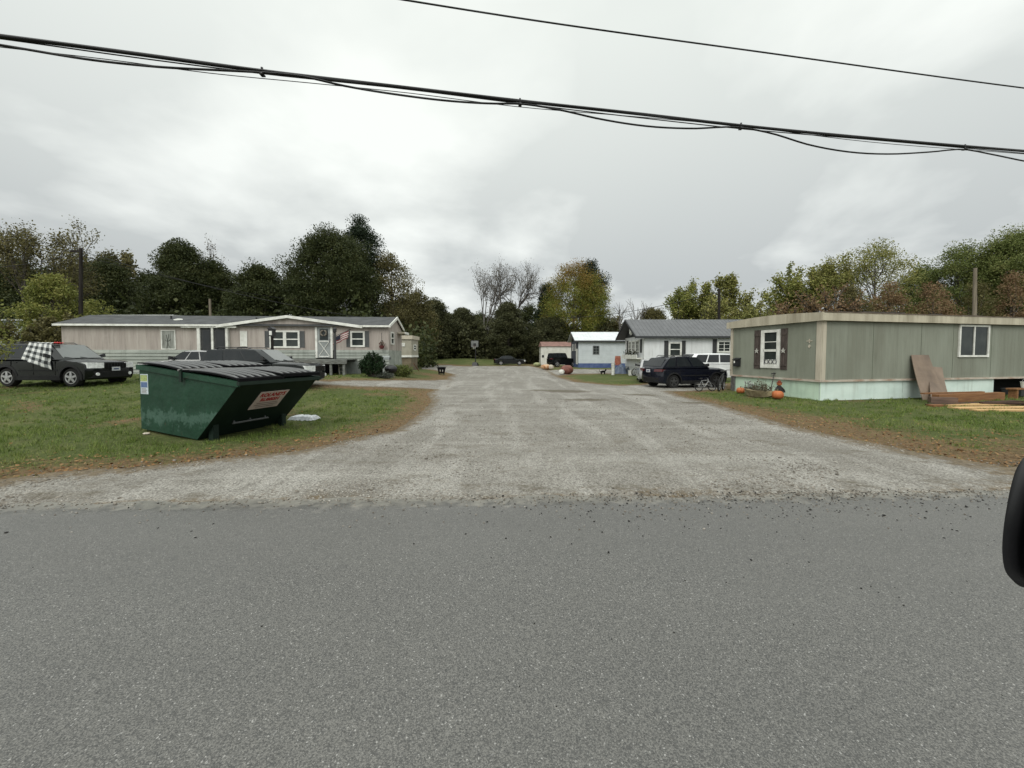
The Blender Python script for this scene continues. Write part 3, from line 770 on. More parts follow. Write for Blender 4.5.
# leaning panels
BROWNP = M('brown_hardboard', rgb(126, 110, 95), rgb(100, 87, 76), 1.6, .65, .3, stretch=(1, 1, .5))
for i, (tl, tr, bl, br, lab) in enumerate((((909.5, 355), (926.5, 355), (922.5, 400.4), (947, 399.8), 'tall brown sheet of board leaning on the green wall, the left of two'),
                                       ((926, 366.5), (938.5, 367.5), (931, 401.2), (949.5, 400.4), 'shorter brown sheet of board leaning on the green wall, the right of two'))):
    ut, zt_ = GL.uz(*tl); ur, zr_ = GL.uz(*tr)
    A, B = GL.w(ut, .04 + .05 * i, zt_), GL.w(ur, .05 + .05 * i, zr_)
    C, D = gp(*bl), gp(*br)
    o = thing('board', lab, 'board', (C + D) / 2, 0, 'boards leaning on the green mobile home')
    bb = MB(Matrix.Translation(-o.location)); n = 8
    nrm = (B - A).cross(C - A).normalized()
    if nrm.y > 0: nrm = -nrm
    for k in range(n):                       # slightly warped sheet
        t0, t1 = k / n, (k + 1) / n
        e = lambda P_, Q_, t, th: Q_.lerp(P_, t) - nrm * (.025 * math.sin(PI * t)) + nrm * th
        bb.hexa([e(A, C, t0, 0), e(B, D, t0, 0), e(B, D, t0, .018), e(A, C, t0, .018)], [e(A, C, t1, 0), e(B, D, t1, 0), e(B, D, t1, .018), e(A, C, t1, .018)])
    bb.build('sheet', BROWNP, o)
# lumber
LUM = [M('old_red_lumber', rgb(138, 100, 66), rgb(104, 72, 50), 3, .8, .2, stretch=(.4, 5, 5)), M('grey_lumber', rgb(112, 92, 80), rgb(80, 66, 58), 3, .8, .2, stretch=(.4, 5, 5)),
       M('fresh_pale_lumber', rgb(204, 172, 126), rgb(176, 142, 98), 3, .7, .2, stretch=(.4, 5, 5)), M('dark_old_lumber', rgb(80, 58, 46), rgb(50, 38, 32), 3, .85, .2, stretch=(.4, 5, 5))]
def plank(a, c, w, th, z0, mat, lab, zl=None):
    pa, pc = gp(*a), gp(*c)
    d = (pc - pa); d.z = 0
    t = link('plank', MB().box(0, d.length, -w / 2, w / 2, 0, th).mesh('plank', LUM[mat], None, .004))
    t.location = (pa.x, pa.y, tz(pa.x, pa.y) + z0); t.rotation_euler = (0, R(zl or 0), math.atan2(d.y, d.x))
    return tag(t, lab, 'plank', 'lumber piled in front of the green mobile home')
plank((930, 406), (1018, 402.5), .28, .06, .0, 3, 'dark low plank at the bottom of the lumber pile')
plank((929, 404.5), (956, 405.4), .2, .2, .06, 1, 'grey weathered beam end at the left of the lumber pile')
plank((935, 403), (1001, 399.8), .2, .3, .0, 0, 'reddish brown beam lying along the top of the lumber pile')
plank((922, 402.5), (982, 400), .14, .045, .302, 0, 'thin dark red plank resting behind the reddish beam')
plank((930, 406.8), (944, 406.6), .22, .07, .0, 0, 'short orange brown offcut poking out left of the pale boards')
plank((943, 405.8), (1040, 405.2), .3, .05, .0, 2, 'fresh pale yellow board lying furthest back of the pale ones')
plank((953, 408.8), (1045, 409), .32, .045, .0, 2, 'fresh pale yellow board lying in the middle of the pale ones')
plank((973, 411), (1050, 412), .22, .05, .0, 2, 'fresh pale yellow board lying nearest on the grass')
plank((981, 405.5), (1048, 406.8), .14, .05, .055, 3, 'narrow dark plank lying across the pale boards')
# bench and clutter by the open skirting
p = gp(1018, 399)
be = thing('bench', 'small brown wooden bench beside the open skirting at the right edge', 'bench', p + Vector((.5, .2, 0)), yaw)
MB().box(-.75, .75, -.15, .15, .36, .41).build('seat', LUM[0], be)
for s_ in (-.62, .62): MB().box(s_ - .035, s_ + .035, -.12, .12, 0, .36).build('leg', LUM[3] if s_ > 0 else LUM[0], be)
bk = thing('bucket', 'white bucket standing on the wooden bench', 'bucket', be.location + Vector((.05, .02, .412)), 0)
MB().lathe([(.10, 0), (.13, .22), (.135, .24), (.12, .24)], 16).build('pail', WHITE, bk, smooth=50)
MB().torus((0, 0, .22), .14, .006, 'y', 14, 5, 0, PI).build('bucket_handle', STEEL, bk)
bt = GL.w(10.1, .2, 0)
t = thing('tote', 'dark grey plastic tote in front of the open skirting', 'tote', bt, yaw)
MB().hexa([(-.4, -.25, 0), (.4, -.25, 0), (.4, .25, 0), (-.4, .25, 0)], [(-.45, -.29, .26), (.45, -.29, .26), (.45, .29, .26), (-.45, .29, .26)]).build('tub', CHARC, t)
MB().box(-.47, .47, -.31, .31, .26, .30).build('lid', CHARC, t, bevel=.01)
# ================================================================== pinkish grey home on the left
PINK = M('pinkish_grey_siding', rgb(170, 162, 154), rgb(150, 141, 134), 1.6, .75, .2, stretch=(1.5, 1.5, .2), band=('X', 0.30, .010), grime=(rgb(96, 88, 84), .6))
LAP = M('grey_lap_siding', rgb(156, 160, 152), rgb(128, 133, 126), 1.3, .7, .25, stretch=(.3, 1, 2), grime=(rgb(84, 86, 78), .55))
SHING = M('grey_shingles', rgb(84, 85, 86), rgb(68, 69, 70), 2.2, .9, .15, bmp=.4, bscale=30)
LSH = M('slate_shutter', rgb(84, 86, 86), None, 4, .6)
yl = R(4)
LR = Face(-7.35, 23.0, yl)                       # facade; u = 0 at the right corner, negative to the left
zg = 0.6
lt = thing('mobile_home', 'pinkish grey long home with a low white edged gable and a raised front deck', 'mobile home', (-7.35, 23.0, 0))
m0 = LR.m(lt.location)
uL = LR.u(62)
ZE = LR.z(300, 326.0)                            # eave height
ZS = LR.z(300, 350.0)                            # top of the lap siding
ZB = LR.z(300, 361.5)                            # bottom of the lap siding
DEP = 3.6
b = MB(m0); b.box(uL, 0, -DEP, 0, ZS, ZE); b.build('wall', PINK, lt)
b = MB(m0)
for (a, c, z0, z1) in ((uL, LR.u(198), zg - .1, ZS), (LR.u(232), LR.u(316), ZB, ZS), (LR.u(334), .0, ZB, ZS), (LR.u(385), .03, zg - .2, ZB)):
    b.box(a, c, -DEP + .1, .03, z0, z1)
    n = max(2, round((z1 - z0) / .19))
    for k in range(n):                       # overlapping boards, lower edge proud
        za, zb = z0 + (z1 - z0) * k / n, z0 + (z1 - z0) * (k + 1) / n
        b.hexa([(a, .031, za + .012), (c, .031, za + .012), (c, .075, za + .012), (a, .075, za + .012)], [(a, .031, zb), (c, .031, zb), (c, .036, zb), (a, .036, zb)])
b.build('lap_siding', LAP, lt)
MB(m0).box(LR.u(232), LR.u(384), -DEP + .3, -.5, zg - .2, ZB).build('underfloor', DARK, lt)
zr = ZE + .68
b = MB(m0)
b.hexa([(uL - .2, .22, ZE - .02), (.1, .22, ZE - .02), (.1, -DEP / 2, zr - .04), (uL - .2, -DEP / 2, zr - .04)], [(uL - .2, .22, ZE + .06), (.1, .22, ZE + .06), (.1, -DEP / 2, zr + .05), (uL - .2, -DEP / 2, zr + .05)])
b.hexa([(uL - .2, -DEP - .2, ZE - .02), (.1, -DEP - .2, ZE - .02), (.1, -DEP / 2 - .003, zr - .04), (uL - .2, -DEP / 2 - .003, zr - .04)], [(uL - .2, -DEP - .2, ZE + .06), (.1, -DEP - .2, ZE + .06), (.1, -DEP / 2 - .003, zr + .05), (uL - .2, -DEP / 2 - .003, zr + .05)])
rf = b.build('roof', SHING, lt)
b = MB(m0); um = LR.u(168)
b.lathe([(.28, ZE + .32), (.28, ZE + .40), (.1, ZE + .46)], 14, 'z', (um, -.9, 0)); b.build('roof_vent', WHITE, rf)
for px, h in ((158, .3), (247, .22)): MB(m0).tube([(LR.u(px), -1.0, ZE + .2), (LR.u(px), -1.0, ZE + .35 + h)], .05, 8).build('vent_pipe', BLK, rf)
# white eave boards
MB(m0).box(uL - .22, LR.u(230), .22, .26, ZE - .06, ZE + .05).build('eave_board', WHITE, lt)
MB(m0).box(LR.u(360), .12, .22, .26, ZE - .06, ZE + .05).build('eave_board', WHITE, lt)
b = MB(m0)
# rakes of the right end
b.hexa([(.10, .24, ZE - .08), (.15, .24, ZE - .08), (.15, -DEP / 2, zr - .10), (.10, -DEP / 2, zr - .10)], [(.10, .24, ZE + .08), (.15, .24, ZE + .08), (.15, -DEP / 2, zr + .07), (.10, -DEP / 2, zr + .07)])
b.hexa([(.10, -DEP - .22, ZE - .08), (.15, -DEP - .22, ZE - .08), (.15, -DEP / 2 - .002, zr - .10), (.10, -DEP / 2 - .002, zr - .10)], [(.10, -DEP - .22, ZE + .08), (.15, -DEP - .22, ZE + .08), (.15, -DEP / 2 - .002, zr + .07), (.10, -DEP / 2 - .002, zr + .07)])
b.build('rake_board', WHITE, lt)
MB(m0).prism([(-.01, 0, ZE), (-.01, -DEP, ZE), (-.01, -DEP / 2, zr - .08)], (-.06, 0, 0)).build('gable_end', PINK, lt)
# low front gable, set forward a hand's breadth
ua, ub_, uc = LR.u(222), LR.u(290), LR.u(362)
zp = LR.z(290, 317.0)
MB(m0).prism([(ua + .3, .0, ZE - .06), (uc - .1, .0, ZE - .06), (uc - .1, .0, ZE - .02), (ub_, .0, zp - .08), (ua + .3, .0, ZE - .02)], (0, .10, 0)).build('front_gable', PINK, lt)
b = MB(m0)
for (p0, p1) in (((ua - .1, ZE - .05), (ub_, zp)), ((uc + .1, ZE - .05), (ub_, zp))):
    s_ = 1 if p1[0] > p0[0] else -1
    b.hexa([(p0[0], .11, p0[1] - .08), (p1[0] - s_ * .001, .11, p1[1] - .08), (p1[0] - s_ * .001, .30, p1[1] - .08), (p0[0], .30, p0[1] - .08)],
           [(p0[0], .11, p0[1] + .08), (p1[0] - s_ * .001, .11, p1[1] + .08), (p1[0] - s_ * .001, .30, p1[1] + .08), (p0[0], .30, p0[1] + .08)])
b.build('gable_trim', WHITE, lt)
b = MB(m0)
for (p0, p1) in (((ua - .1, ZE + .03), (ub_, zp + .08)), ((uc + .1, ZE + .03), (ub_, zp + .08))):
    b.quad((p0[0], .29, p0[1] + .005), (p1[0], .29, p1[1] + .005), (p1[0], -2.0, p1[1] + .005), (p0[0], -2.0, p0[1] + .005))
b.build('gable_roof', SHING, lt)
# openings
w_ = window(lt, m0, LR.u(161.5), LR.u(176), LR.z(168, 349.5), LR.z(168, 330), .05, WHITE, CURTAIN, 'none', .03)
b = MB(m0); uu = LR.u(168); zz = LR.z(168, 340)
for a, l in ((20, .4), (70, .45), (110, .42), (160, .35), (250, .45), (300, .38)): b.tube([(uu, .02, zz - .1), (uu + math.cos(R(a)) * l * .45, .022, zz - .1 + math.sin(R(a)) * l), ], .012, 4)
b.build('branch_print', M('curtain_print', rgb(80, 84, 78), None, 4), w_)
window(lt, m0, LR.u(240.5), LR.u(247.5), LR.z(244, 346.5), LR.z(244, 331), .04, WHITE, WHITE, 'none', .03)
window(lt, m0, LR.u(270), LR.u(300), LR.z(285, 348), LR.z(285, 330.5), .10, WHITE, PANE, 'double', .05)
for a, c in ((265.2, 269.6), (300.3, 304.8)): shutter(lt, m0, LR.u(a), LR.u(c), LR.z(285, 347.5), LR.z(285, 331), LSH)
window(lt, m0, LR.u(350.6), LR.u(365), LR.z(357, 347), LR.z(357, 331), .10, WHITE, PANE, 'hung', .05)
for a, c in ((346.6, 350.3), (365.3, 369.2)): shutter(lt, m0, LR.u(a), LR.u(c), LR.z(357, 347), LR.z(357, 331), LSH)
# front door
da, dc, dz0, dz1 = LR.u(315.6), LR.u(333), LR.z(324, 357.8), LR.z(324, 324.3)
MB(m0).box(da, da + .12, 0, .06, dz0, dz1).box(dc - .12, dc, 0, .06, dz0, dz1).box(da + .12, dc - .12, 0, .06, dz1 - .12, dz1).build('door_frame', WHITE, lt)
GD = M('grey_screen_door', rgb(140, 144, 142), rgb(120, 124, 122), 3, .5)
d_ = MB(m0).box(da + .12, dc - .12, 0, .035, dz0, dz1 - .12).build('door', GD, lt)
MB(m0).box(da + .26, dc - .26, .035, .05, dz0 + 1.05, dz1 - .28).build('door_pane', PANE, d_)
b = MB(m0); x0, x1, z0, z1 = da + .2, dc - .2, dz0 + .1, dz0 + .95
for (p, q) in (((x0, z0), (x1, z1)), ((x1, z0), (x0, z1))):
    b.tube([(p[0], .05, p[1]), (q[0], .05, q[1])], .02, 4)
b.box(x0, x1, .035, .05, z1, z1 + .05).box(x0, x1, .035, .05, z0 - .05, z0)
b.build('cross_brace', WHITE, d_)
MB(m0).torus(((da + dc) / 2, .075, dz0 + 1.45), .16, .05, 'y', 16, 6).build('wreath', M('dry_wreath', (.12, .1, .08, 1), (.2, .18, .15, 1), 12, .9), d_, smooth=60)
MB(m0).box(dc - .2, dc - .15, .035, .09, dz0 + .95, dz0 + 1.12).build('handle', STEEL, d_)
# glazed entry with two dark doors
ea, em, ec = LR.u(200.5), LR.u(214.2), LR.u(228.5); ez1 = LR.z(214, 328); ez0 = zg + .1
b = MB(m0)
for u, w in ((ea, .16), (em, .11), (ec, .13)): b.box(u - w / 2, u + w / 2, .0, .16, ez0, ez1 - .002)
b.box(ea - .9, ec + .55, .0, .2, ez1, ez1 + .16)
b.build('entry_frame', WHITE, lt)
for a, c in ((ea + .08, em - .055), (em + .055, ec - .065)):
    e_ = MB(m0).box(a, c, .0, .08, ez0, ez1).build('entry_door', CHARC, lt)
    MB(m0).box(a + .12, c - .12, .08, .09, ez0 + .25, ez1 - .15).build('door_pane', GLASS, e_)
# end window (faces right)
LE = Face(-7.35, 23.0, yl + R(90)); me_ = LE.m(lt.location)
window(lt, me_, .45, 1.25, ZS + .35, ZE - .28, .08, WHITE, PANE, 'hung', .05)
# deck
def LRu(px, d):                                # u of the point d metres in front of the facade that is seen at column px
    q = (px - 512) / F_PX; o = LR.o + LR.od * d
    return (q * o.y - o.x) / (LR.ud.x - q * LR.ud.y)
DZ = LR.z(320, 359)
k0, k1 = LRu(276, 1.7), LRu(347, 1.7)
dk = thing('deck', 'weathered grey raised wooden deck below the front door of the pinkish home', 'deck', LR.w((k0 + k1) / 2, 1.0, zg), yl)
mdk = Matrix.Rotation(-yl, 4, 'Z') @ LR.m(dk.location)
b = MB(mdk); n = 12
for i in range(n): b.box(k0, k1, .06 + i * .14, .06 + i * .14 + .13, DZ - .05, DZ)
b.build('boards', GREYWOOD, dk)
MB(mdk).box(k0, k1, 1.72, 1.77, DZ - .25, DZ - .051).build('rim_joist', GREYWOOD, dk)
for px in (286, 315, 331, 344):
    u = LRu(px, 1.65)
    MB(mdk).box(u - .06, u + .06, 1.6, 1.715, zg - .15, DZ - .05).build('post', GREYWOOD, dk)
u = LRu(335.2, 1.65); MB(mdk).box(u - .05, u + .05, 1.6, 1.7, DZ, DZ + 1.45).build('railing_post', CHARC, dk)
u = LRu(335.2, 1.65)
cl = LR.w(u, 1.65, DZ + 1.45)
ln = thing('lantern', 'small black lantern on the post beside the front door', 'lantern', cl, yl)
MB().lathe([(.06, .0), (.10, .06), (.10, .22), (.03, .3)], 8).build('housing', BLK, ln)
# lattice screen and stored planks beneath the right half of the deck
b = MB(mdk); a, c = LR.u(341), LR.u(362)
for i in range(16):
    u = a + (c - a) * i / 15
    b.box(u - .05, u + .03, .36, .39, zg - .1, ZB)
b.box(a, c, .33, .36, ZB - .3, ZB - .2).build('slat_screen', M('grey_slats', rgb(118, 122, 118), rgb(96, 100, 96), 3, .85, stretch=(3, 3, .5)), dk)
ld = thing('ladder', 'white wooden ladder leaning against the slats at the right end of the deck', 'ladder', LR.w(LR.u(343), .9, zg), yl)
mq = Matrix.Rotation(-yl, 4, 'Z') @ LR.m(ld.location)
ua_, ub2 = LR.u(340.5), LR.u(343.5)
b = MB(mq)
for u in (ua_, ub2 + .15): b.tube([(u + .3, 1.0, zg - .05), (u, .42, ZB - .05)], .024, 4)
b.build('rail', CREAM, ld)
for i in range(3):
    t_ = .25 + .25 * i
    MB(mq).tube([(ua_ + .3 * (1 - t_), .42 + .58 * (1 - t_), zg + (ZB - zg) * t_), (ub2 + .15 + .3 * (1 - t_), .42 + .58 * (1 - t_), zg + (ZB - zg) * t_)], .014, 4).build('rung', CREAM, ld)
# steps / stored tub under the deck
tb = thing('tub', 'faded pink plastic tub under the front deck', 'tub', LR.w(LR.u(318.5), 1.3, tz(-11, 21.7)), 0)
MB().lathe([(.2, 0), (.26, .3), (.28, .32), (.22, .32)], 14).build('bowl', M('faded_pink', rgb(190, 150, 140), None, 4), tb, smooth=50)
hs = link('hose', MB().tube([LR.w(LR.u(332), 1.7, DZ - .1), LR.w(LR.u(331), 1.85, DZ - .5), LR.w(LR.u(325), 1.9, zg + .3), LR.w(LR.u(319), 2.0, zg + .05), LR.w(LR.u(323), 2.1, zg + .04)], .03, 6).mesh('hose', M('grey_hose', rgb(120, 120, 112), None, 4), 60))
tag(hs, 'pale grey hose hanging from the deck edge', 'hose')
# stars-and-stripes style flag on a short slanted pole
fl = thing('flag', 'striped red and white flag with dark corner on a slanted pole by the front window', 'flag', LR.w(LR.u(348), .1, LR.z(348, 332)), yl)
mq = Matrix.Rotation(-yl, 4, 'Z') @ LR.m(fl.location)
up, zp_ = LR.uz(349, 331); uq, zq = LR.uz(337, 346)
MB(mq).tube([(up + .12, .04, zp_ + .1), (uq + .15, .75, zp_ - .35)], .015, 6).build('flagpole', BLK, fl)
def flagpt(s, t):      # s along the pole (0 at the wall), t downwards
    a = Vector((up + .06, .2, zp_ + .02)); c = Vector((uq + .18, .7, zp_ - .38))
    p = a.lerp(c, s); return p + Vector((-.10 * t + .04 * math.sin(9 * s + 2 * t), .04 * math.sin(7 * s + 1), -.46 * t))
rb, wb, cb = MB(mq), MB(mq), MB(mq)
for i in range(7):
    for k in range(10):
        if i < 4 and k < 0: continue
        q = [flagpt(k / 10, i / 7), flagpt((k + 1) / 10, i / 7), flagpt((k + 1) / 10, (i + 1) / 7), flagpt(k / 10, (i + 1) / 7)]
        tgt = cb if (i < 4 and k > 5) else (rb if i % 2 == 0 else wb)
        tgt.prism(q, (0, .004, 0))
wo_ = wb.build('cloth', M('flag_white', rgb(215, 210, 205), None, 4), fl)
rb.build('stripe', M('flag_red', rgb(150, 78, 80), None, 4), wo_); cb.build('canton', M('flag_blue', rgb(58, 60, 76), None, 4), wo_)
# lamp post / feeder before the double window
p = P(272.5, 356, 17.6)
fd = thing('bird_feeder', 'dark post with a small black and white feeder box in front of the double window', 'bird feeder', (p.x, p.y, tz(p.x, p.y)))
MB().tube([(0, 0, 0), (0, 0, 2.0)], .06, 8).build('post', WOODPOLE, fd)
MB().box(-.11, .11, -.11, .11, 2.0, 2.32).build('feeder_box', BLK, fd)
MB().box(-.06, .06, -.12, -.111, 2.05, 2.24).build('white_panel', WHITE, fd)
MB().prism([(-.15, -.15, 2.32), (.15, -.15, 2.32), (0, -.15, 2.44)], (0, .3, 0)).build('lid', BLK, fd)
# mailbox on post, grill and birdhouse near the right corner
p = gp(384, 376)
mx = thing('mailbox', 'grey post mailbox beside the dark yew bush', 'mailbox', p)
MB().box(-.05, .05, -.05, .05, 0, .95).build('post', M('pale_post', rgb(150, 155, 150), None, 4), mx)
b = MB(); b.lathe([(.12, -.36), (.12, .36)], 14, 'x', (0, 0, 1.05)); b.box(-.36, .36, -.12, .12, .94, 1.05); b.build('box', M('grey_box', rgb(135, 140, 138), None, 4, .5), mx, smooth=40)
p = gp(391, 377.5)
gr = thing('grill', 'low black kettle grill beside the post mailbox', 'grill', p)
MB().lathe([(.08, .24), (.24, .28), (.34, .42), (.35, .5)], 16).build('bowl', BLK, gr, smooth=50)
MB().lathe([(.35, .505), (.32, .6), (.18, .68), (.03, .7)], 16).build('lid', BLK, gr, smooth=50)
for a in (90, 210, 330): MB().tube([(.12 * math.cos(R(a)), .12 * math.sin(R(a)), .28), (.26 * math.cos(R(a)), .26 * math.sin(R(a)), 0)], .018, 6).build('leg', STEEL, gr)
p = LR.w(LR.u(382.8), .25, 0)
bh = thing('hanging_basket', 'small red brown hanging basket by the right corner of the pinkish home', 'basket', (p.x, p.y, LR.z(383, 349)), 0)
MB().lathe([(.07, .0), (.14, .1), (.15, .2), (.10, .2)], 12).build('pot', M('red_brown_pot', (.12, .03, .03, 1), None, 4), bh, smooth=50)
MB().tube([(0, 0, .2), (0, 0, .95)], .012, 4).build('cord', BLK, bh)
b = MB(); rg = np.random.default_rng(5)
for i in range(60):
    o_ = Vector(rg.normal(0, .09, 3)) + Vector((0, 0, .28)); u_ = Vector(rg.normal(0, 1, 3)).normalized() * .06; v_ = Vector(rg.normal(0, 1, 3)).normalized() * .04
    b.quad(o_ - u_, o_ + v_, o_ + u_, o_ - v_)
b.build('flowers', M('basket_flower', (.1, .03, .03, 1), (.05, .06, .03, 1), 9), bh)

# ================================================================== beige trailer behind it
BEI = M('beige_siding', rgb(160, 156, 142), rgb(146, 142, 128), 1.5, .7, .2, band=('Z', .25, .012))
YB = 31.0
BF = Face(X(390, YB), YB, 0)
bt = thing('mobile_home', 'small beige mobile home end with a flat pale roof behind the pinkish home', 'mobile home', (BF.o.x, YB, 0))
m1 = BF.m(bt.location); u1 = BF.u(411.5)
z1, z0 = BF.z(400, 335.5), BF.z(400, 356.5); zgb = tz(BF.o.x, YB)
MB(m1).box(-3, u1, -2.2, 0, z0, z1 - .3).build('wall', BEI, bt)
MB(m1).box(-3.1, u1 + .1, -2.3, .1, z1 - .3, z1).build('roof', CREAM, bt)
MB(m1).box(-3, u1 + .03, -2.17, .04, z0 - .06, z0 + .1).build('trim', WHITE, bt)
MB(m1).box(-3, u1 - .05, -2.1, -.05, zgb - .1, z0 - .06).build('skirting', M('tan_skirt', rgb(120, 110, 90), rgb(96, 86, 70), 2, .8), bt)
window(bt, m1, BF.u(401.5), BF.u(405), BF.z(403, 346.5), BF.z(403, 343), .08, WHITE, WHITE, 'none', .04)
be_ = Face(BF.o.x + u1, YB, R(90)).m(bt.location)
window(bt, be_, .6, 1.4, z0 + .5, z1 - .7, .08, WHITE, PANE, 'hung', .04)
sg = thing('porch_roof', 'small flat porch roof sticking out from the end of the pinkish home', 'porch roof', LE.w(1.6, .0, ZE - .15))
MB(LE.m(sg.location)).box(2.2, 3.4, .02, .5, ZE - .3, ZE - .2).build('slab', CREAM, sg)
MB(LE.m(sg.location)).box(2.2, 3.4, .5, .54, ZE - .34, ZE - .19).build('edge_board', WHITE, sg)

# pale trailer at the far left edge, behind the black SUV
YP = 27.0
PF = Face(X(-60, YP), YP, 0)
pt_ = thing('mobile_home', 'pale grey mobile home half hidden by yellow green bushes at the left edge', 'mobile home', (PF.o.x, YP, 0))
mp = PF.m(pt_.location); u1 = PF.u(40); z1, z0 = PF.z(10, 321), PF.z(10, 352)
PG = M('pale_grey_siding', rgb(176, 182, 184), rgb(160, 166, 168), 1.2, .7, .2, band=('Z', .25, .012))
MB(mp).box(-4, u1, -4, 0, z0 - 1, z1).build('wall', PG, pt_)
MB(mp).hexa([(-4.2, .3, z1), (u1 + .2, .3, z1), (u1 + .2, -4.3, z1 + .1), (-4.2, -4.3, z1 + .1)], [(-4.2, .3, z1 + .1), (u1 + .2, .3, z1 + .1), (u1 + .2, -4.3, z1 + .4), (-4.2, -4.3, z1 + .4)]).build('roof', M('pale_roof', rgb(168, 172, 172), None, 2, .6), pt_)
window(pt_, mp, u1 - 6.2, u1 - 4.9, z1 - 1.6, z1 - .5, .08, WHITE, PANE, 'hung', .04)
# pale flat-roofed block rising behind the left wing
YW = 29.0
WF = Face(X(84, YW), YW, 0)
wt = thing('mobile_home', 'low pale flat roof showing above the left wing of the pinkish home', 'mobile home', (WF.o.x, YW, 0))
mw = WF.m(wt.location); u1 = WF.u(174); z1 = WF.z(120, 314.6)
MB(mw).box(0, u1, -4, 0, zg * .5, z1 - .22).build('wall', PG, wt)
MB(mw).hexa([(-.15, .15, z1 - .22), (u1 + .15, .15, z1 - .22), (u1 + .15, -4.1, z1 - .1), (-.15, -4.1, z1 - .1)], [(-.15, .15, z1 - .02), (u1 + .15, .15, z1 - .02), (u1 - .2, -4.1, z1 + .1), (-.15, -4.1, z1 + .1)]).build('roof', M('pale_flat_roof', rgb(178, 180, 176), rgb(150, 152, 148), 2, .6), wt)

# ================================================================== white house with grey ribbed roof
WHS = M('white_siding', rgb(214, 216, 216), rgb(198, 200, 200), 1.2, .65, .25, stretch=(1, 1, .3), band=('X', .4, .008), grime=(rgb(150, 150, 146), .5))
RIB = M('grey_ribbed_roof', rgb(92, 93, 95), rgb(80, 81, 83), 1.5, .5, .35)
DKG = M('dark_gable', rgb(52, 54, 56), None, 3, .7)
WX, WY = X(644, 29.5), 29.5
HF = Face(WX, WY, 0); HD = 4.9
HE = Face(WX, WY + HD, -R(90))
wh = thing('house', 'white single storey house with grey ribbed metal roof and black shutters', 'house', (WX, WY, 0))
mh, mhe = HF.m(wh.location), HE.m(wh.location)
ze = HF.z(690, 335.5); HL = 13.5; zr = ze + 1.35; gh = tz(WX, WY)
MB(mh).box(0, HL, -HD, 0, gh + .75, ze + .02).build('wall', WHS, wh)
MB(mh).box(.03, HL, -HD + .03, -.03, gh - .1, gh + .75).build('skirting', M('white_skirt', rgb(190, 192, 190), rgb(160, 162, 160), 1, .7), wh)
b = MB(mh); oh, ol = .35, .75
for s_ in (0, 1):
    d0 = oh if s_ == 0 else -HD - oh; dm = -HD / 2 + (.001 if s_ == 0 else -.001); zz = ze - .16
    b.hexa([(-ol, d0, zz), (HL + .3, d0, zz), (HL + .3, dm, zr), (-ol, dm, zr)], [(-ol, d0, zz + .09), (HL + .3, d0, zz + .09), (HL + .3, dm, zr + .09), (-ol, dm, zr + .09)])
rf = b.build('roof', RIB, wh)
b = MB(mh)
for i in range(46):
    u = -ol + .05 + i * .31
    b.hexa([(u, oh, ze - .07), (u + .05, oh, ze - .07), (u + .05, -HD / 2, zr + .09), (u, -HD / 2, zr + .09)], [(u + .01, oh, ze - .05), (u + .04, oh, ze - .05), (u + .04, -HD / 2, zr + .11), (u + .01, -HD / 2, zr + .11)])
b.build('roof_rib', RIB, rf)
b = MB(mh); b.box(-ol - .02, HL + .3, oh, oh + .03, ze - .22, ze - .06)
b.hexa([(-ol - .04, oh + .02, ze - .24), (-ol, oh + .02, ze - .24), (-ol, -HD / 2, zr - .08), (-ol - .04, -HD / 2, zr - .08)], [(-ol - .04, oh + .02, ze - .05), (-ol, oh + .02, ze - .05), (-ol, -HD / 2, zr + .1), (-ol - .04, -HD / 2, zr + .1)])
b.hexa([(-ol - .04, -HD - oh, ze - .24), (-ol, -HD - oh, ze - .24), (-ol, -HD / 2 - .002, zr - .08), (-ol - .04, -HD / 2 - .002, zr - .08)], [(-ol - .04, -HD - oh, ze - .05), (-ol, -HD - oh, ze - .05), (-ol, -HD / 2 - .002, zr + .1), (-ol - .04, -HD / 2 - .002, zr + .1)])
b.build('fascia', DKG, wh)
MB(mhe).prism([(-.0, -.02, ze), (HD, -.02, ze), (HD / 2, -.02, zr - .05)], (0, .04, 0)).build('gable_end', DKG, wh)
MB(mhe).box(HD * .3, HD * .3 + .5, .03, .06, ze + .2, ze + .62).build('gable_sign', WHITE, wh)
b = MB(mhe); b.tube([(HD * .55, .04, ze + .5), (HD * .55, .3, ze + .55)], .04, 6); b.box(HD * .5, HD * .6, .25, .4, ze + .25, ze + .7); b.build('gable_lamp', WHITE, wh)
# end windows (three narrow) with shutters and flower shelf
z0, z1 = HF.z(644, 352), HF.z(644, 339.5)
for i in range(3):
    a = 1.0 + i * 1.0
    window(wh, mhe, a, a + .78, z0, z1, .09, WHITE, PANE, 'grid', .05)
for a in (.55, 4.05): shutter(wh, mhe, a, a + .38, z0 - .05, z1 + .05, CHARC)
MB(mhe).box(.5, 4.5, .0, .45, z0 - .55, z0 - .45).box(.5, 4.5, .4, .45, z0 - .45, z0 - .2).build('flower_shelf', WHITE, wh)
# front windows
for (a, c, t, bt2, st) in ((668.6, 681.5, 342, 356.8, 'hung'), (717, 731, 340.5, 352.5, 'grid')):
    z0, z1 = HF.z(a, bt2), HF.z(a, t)
    window(wh, mh, HF.u(a), HF.u(c), z0, z1, .12, WHITE, PANE, st, .06)
    for (p, q) in ((a - 4.4, a - .4), (c + .4, c + 4.0)): shutter(wh, mh, HF.u(p), HF.u(q), z0 - .1, z1 + .1, CHARC)
MB(mh).box(HF.u(728), HF.u(731), .0, .18, HF.z(729, 359.5), HF.z(729, 356)).build('meter_box', STEEL, wh)

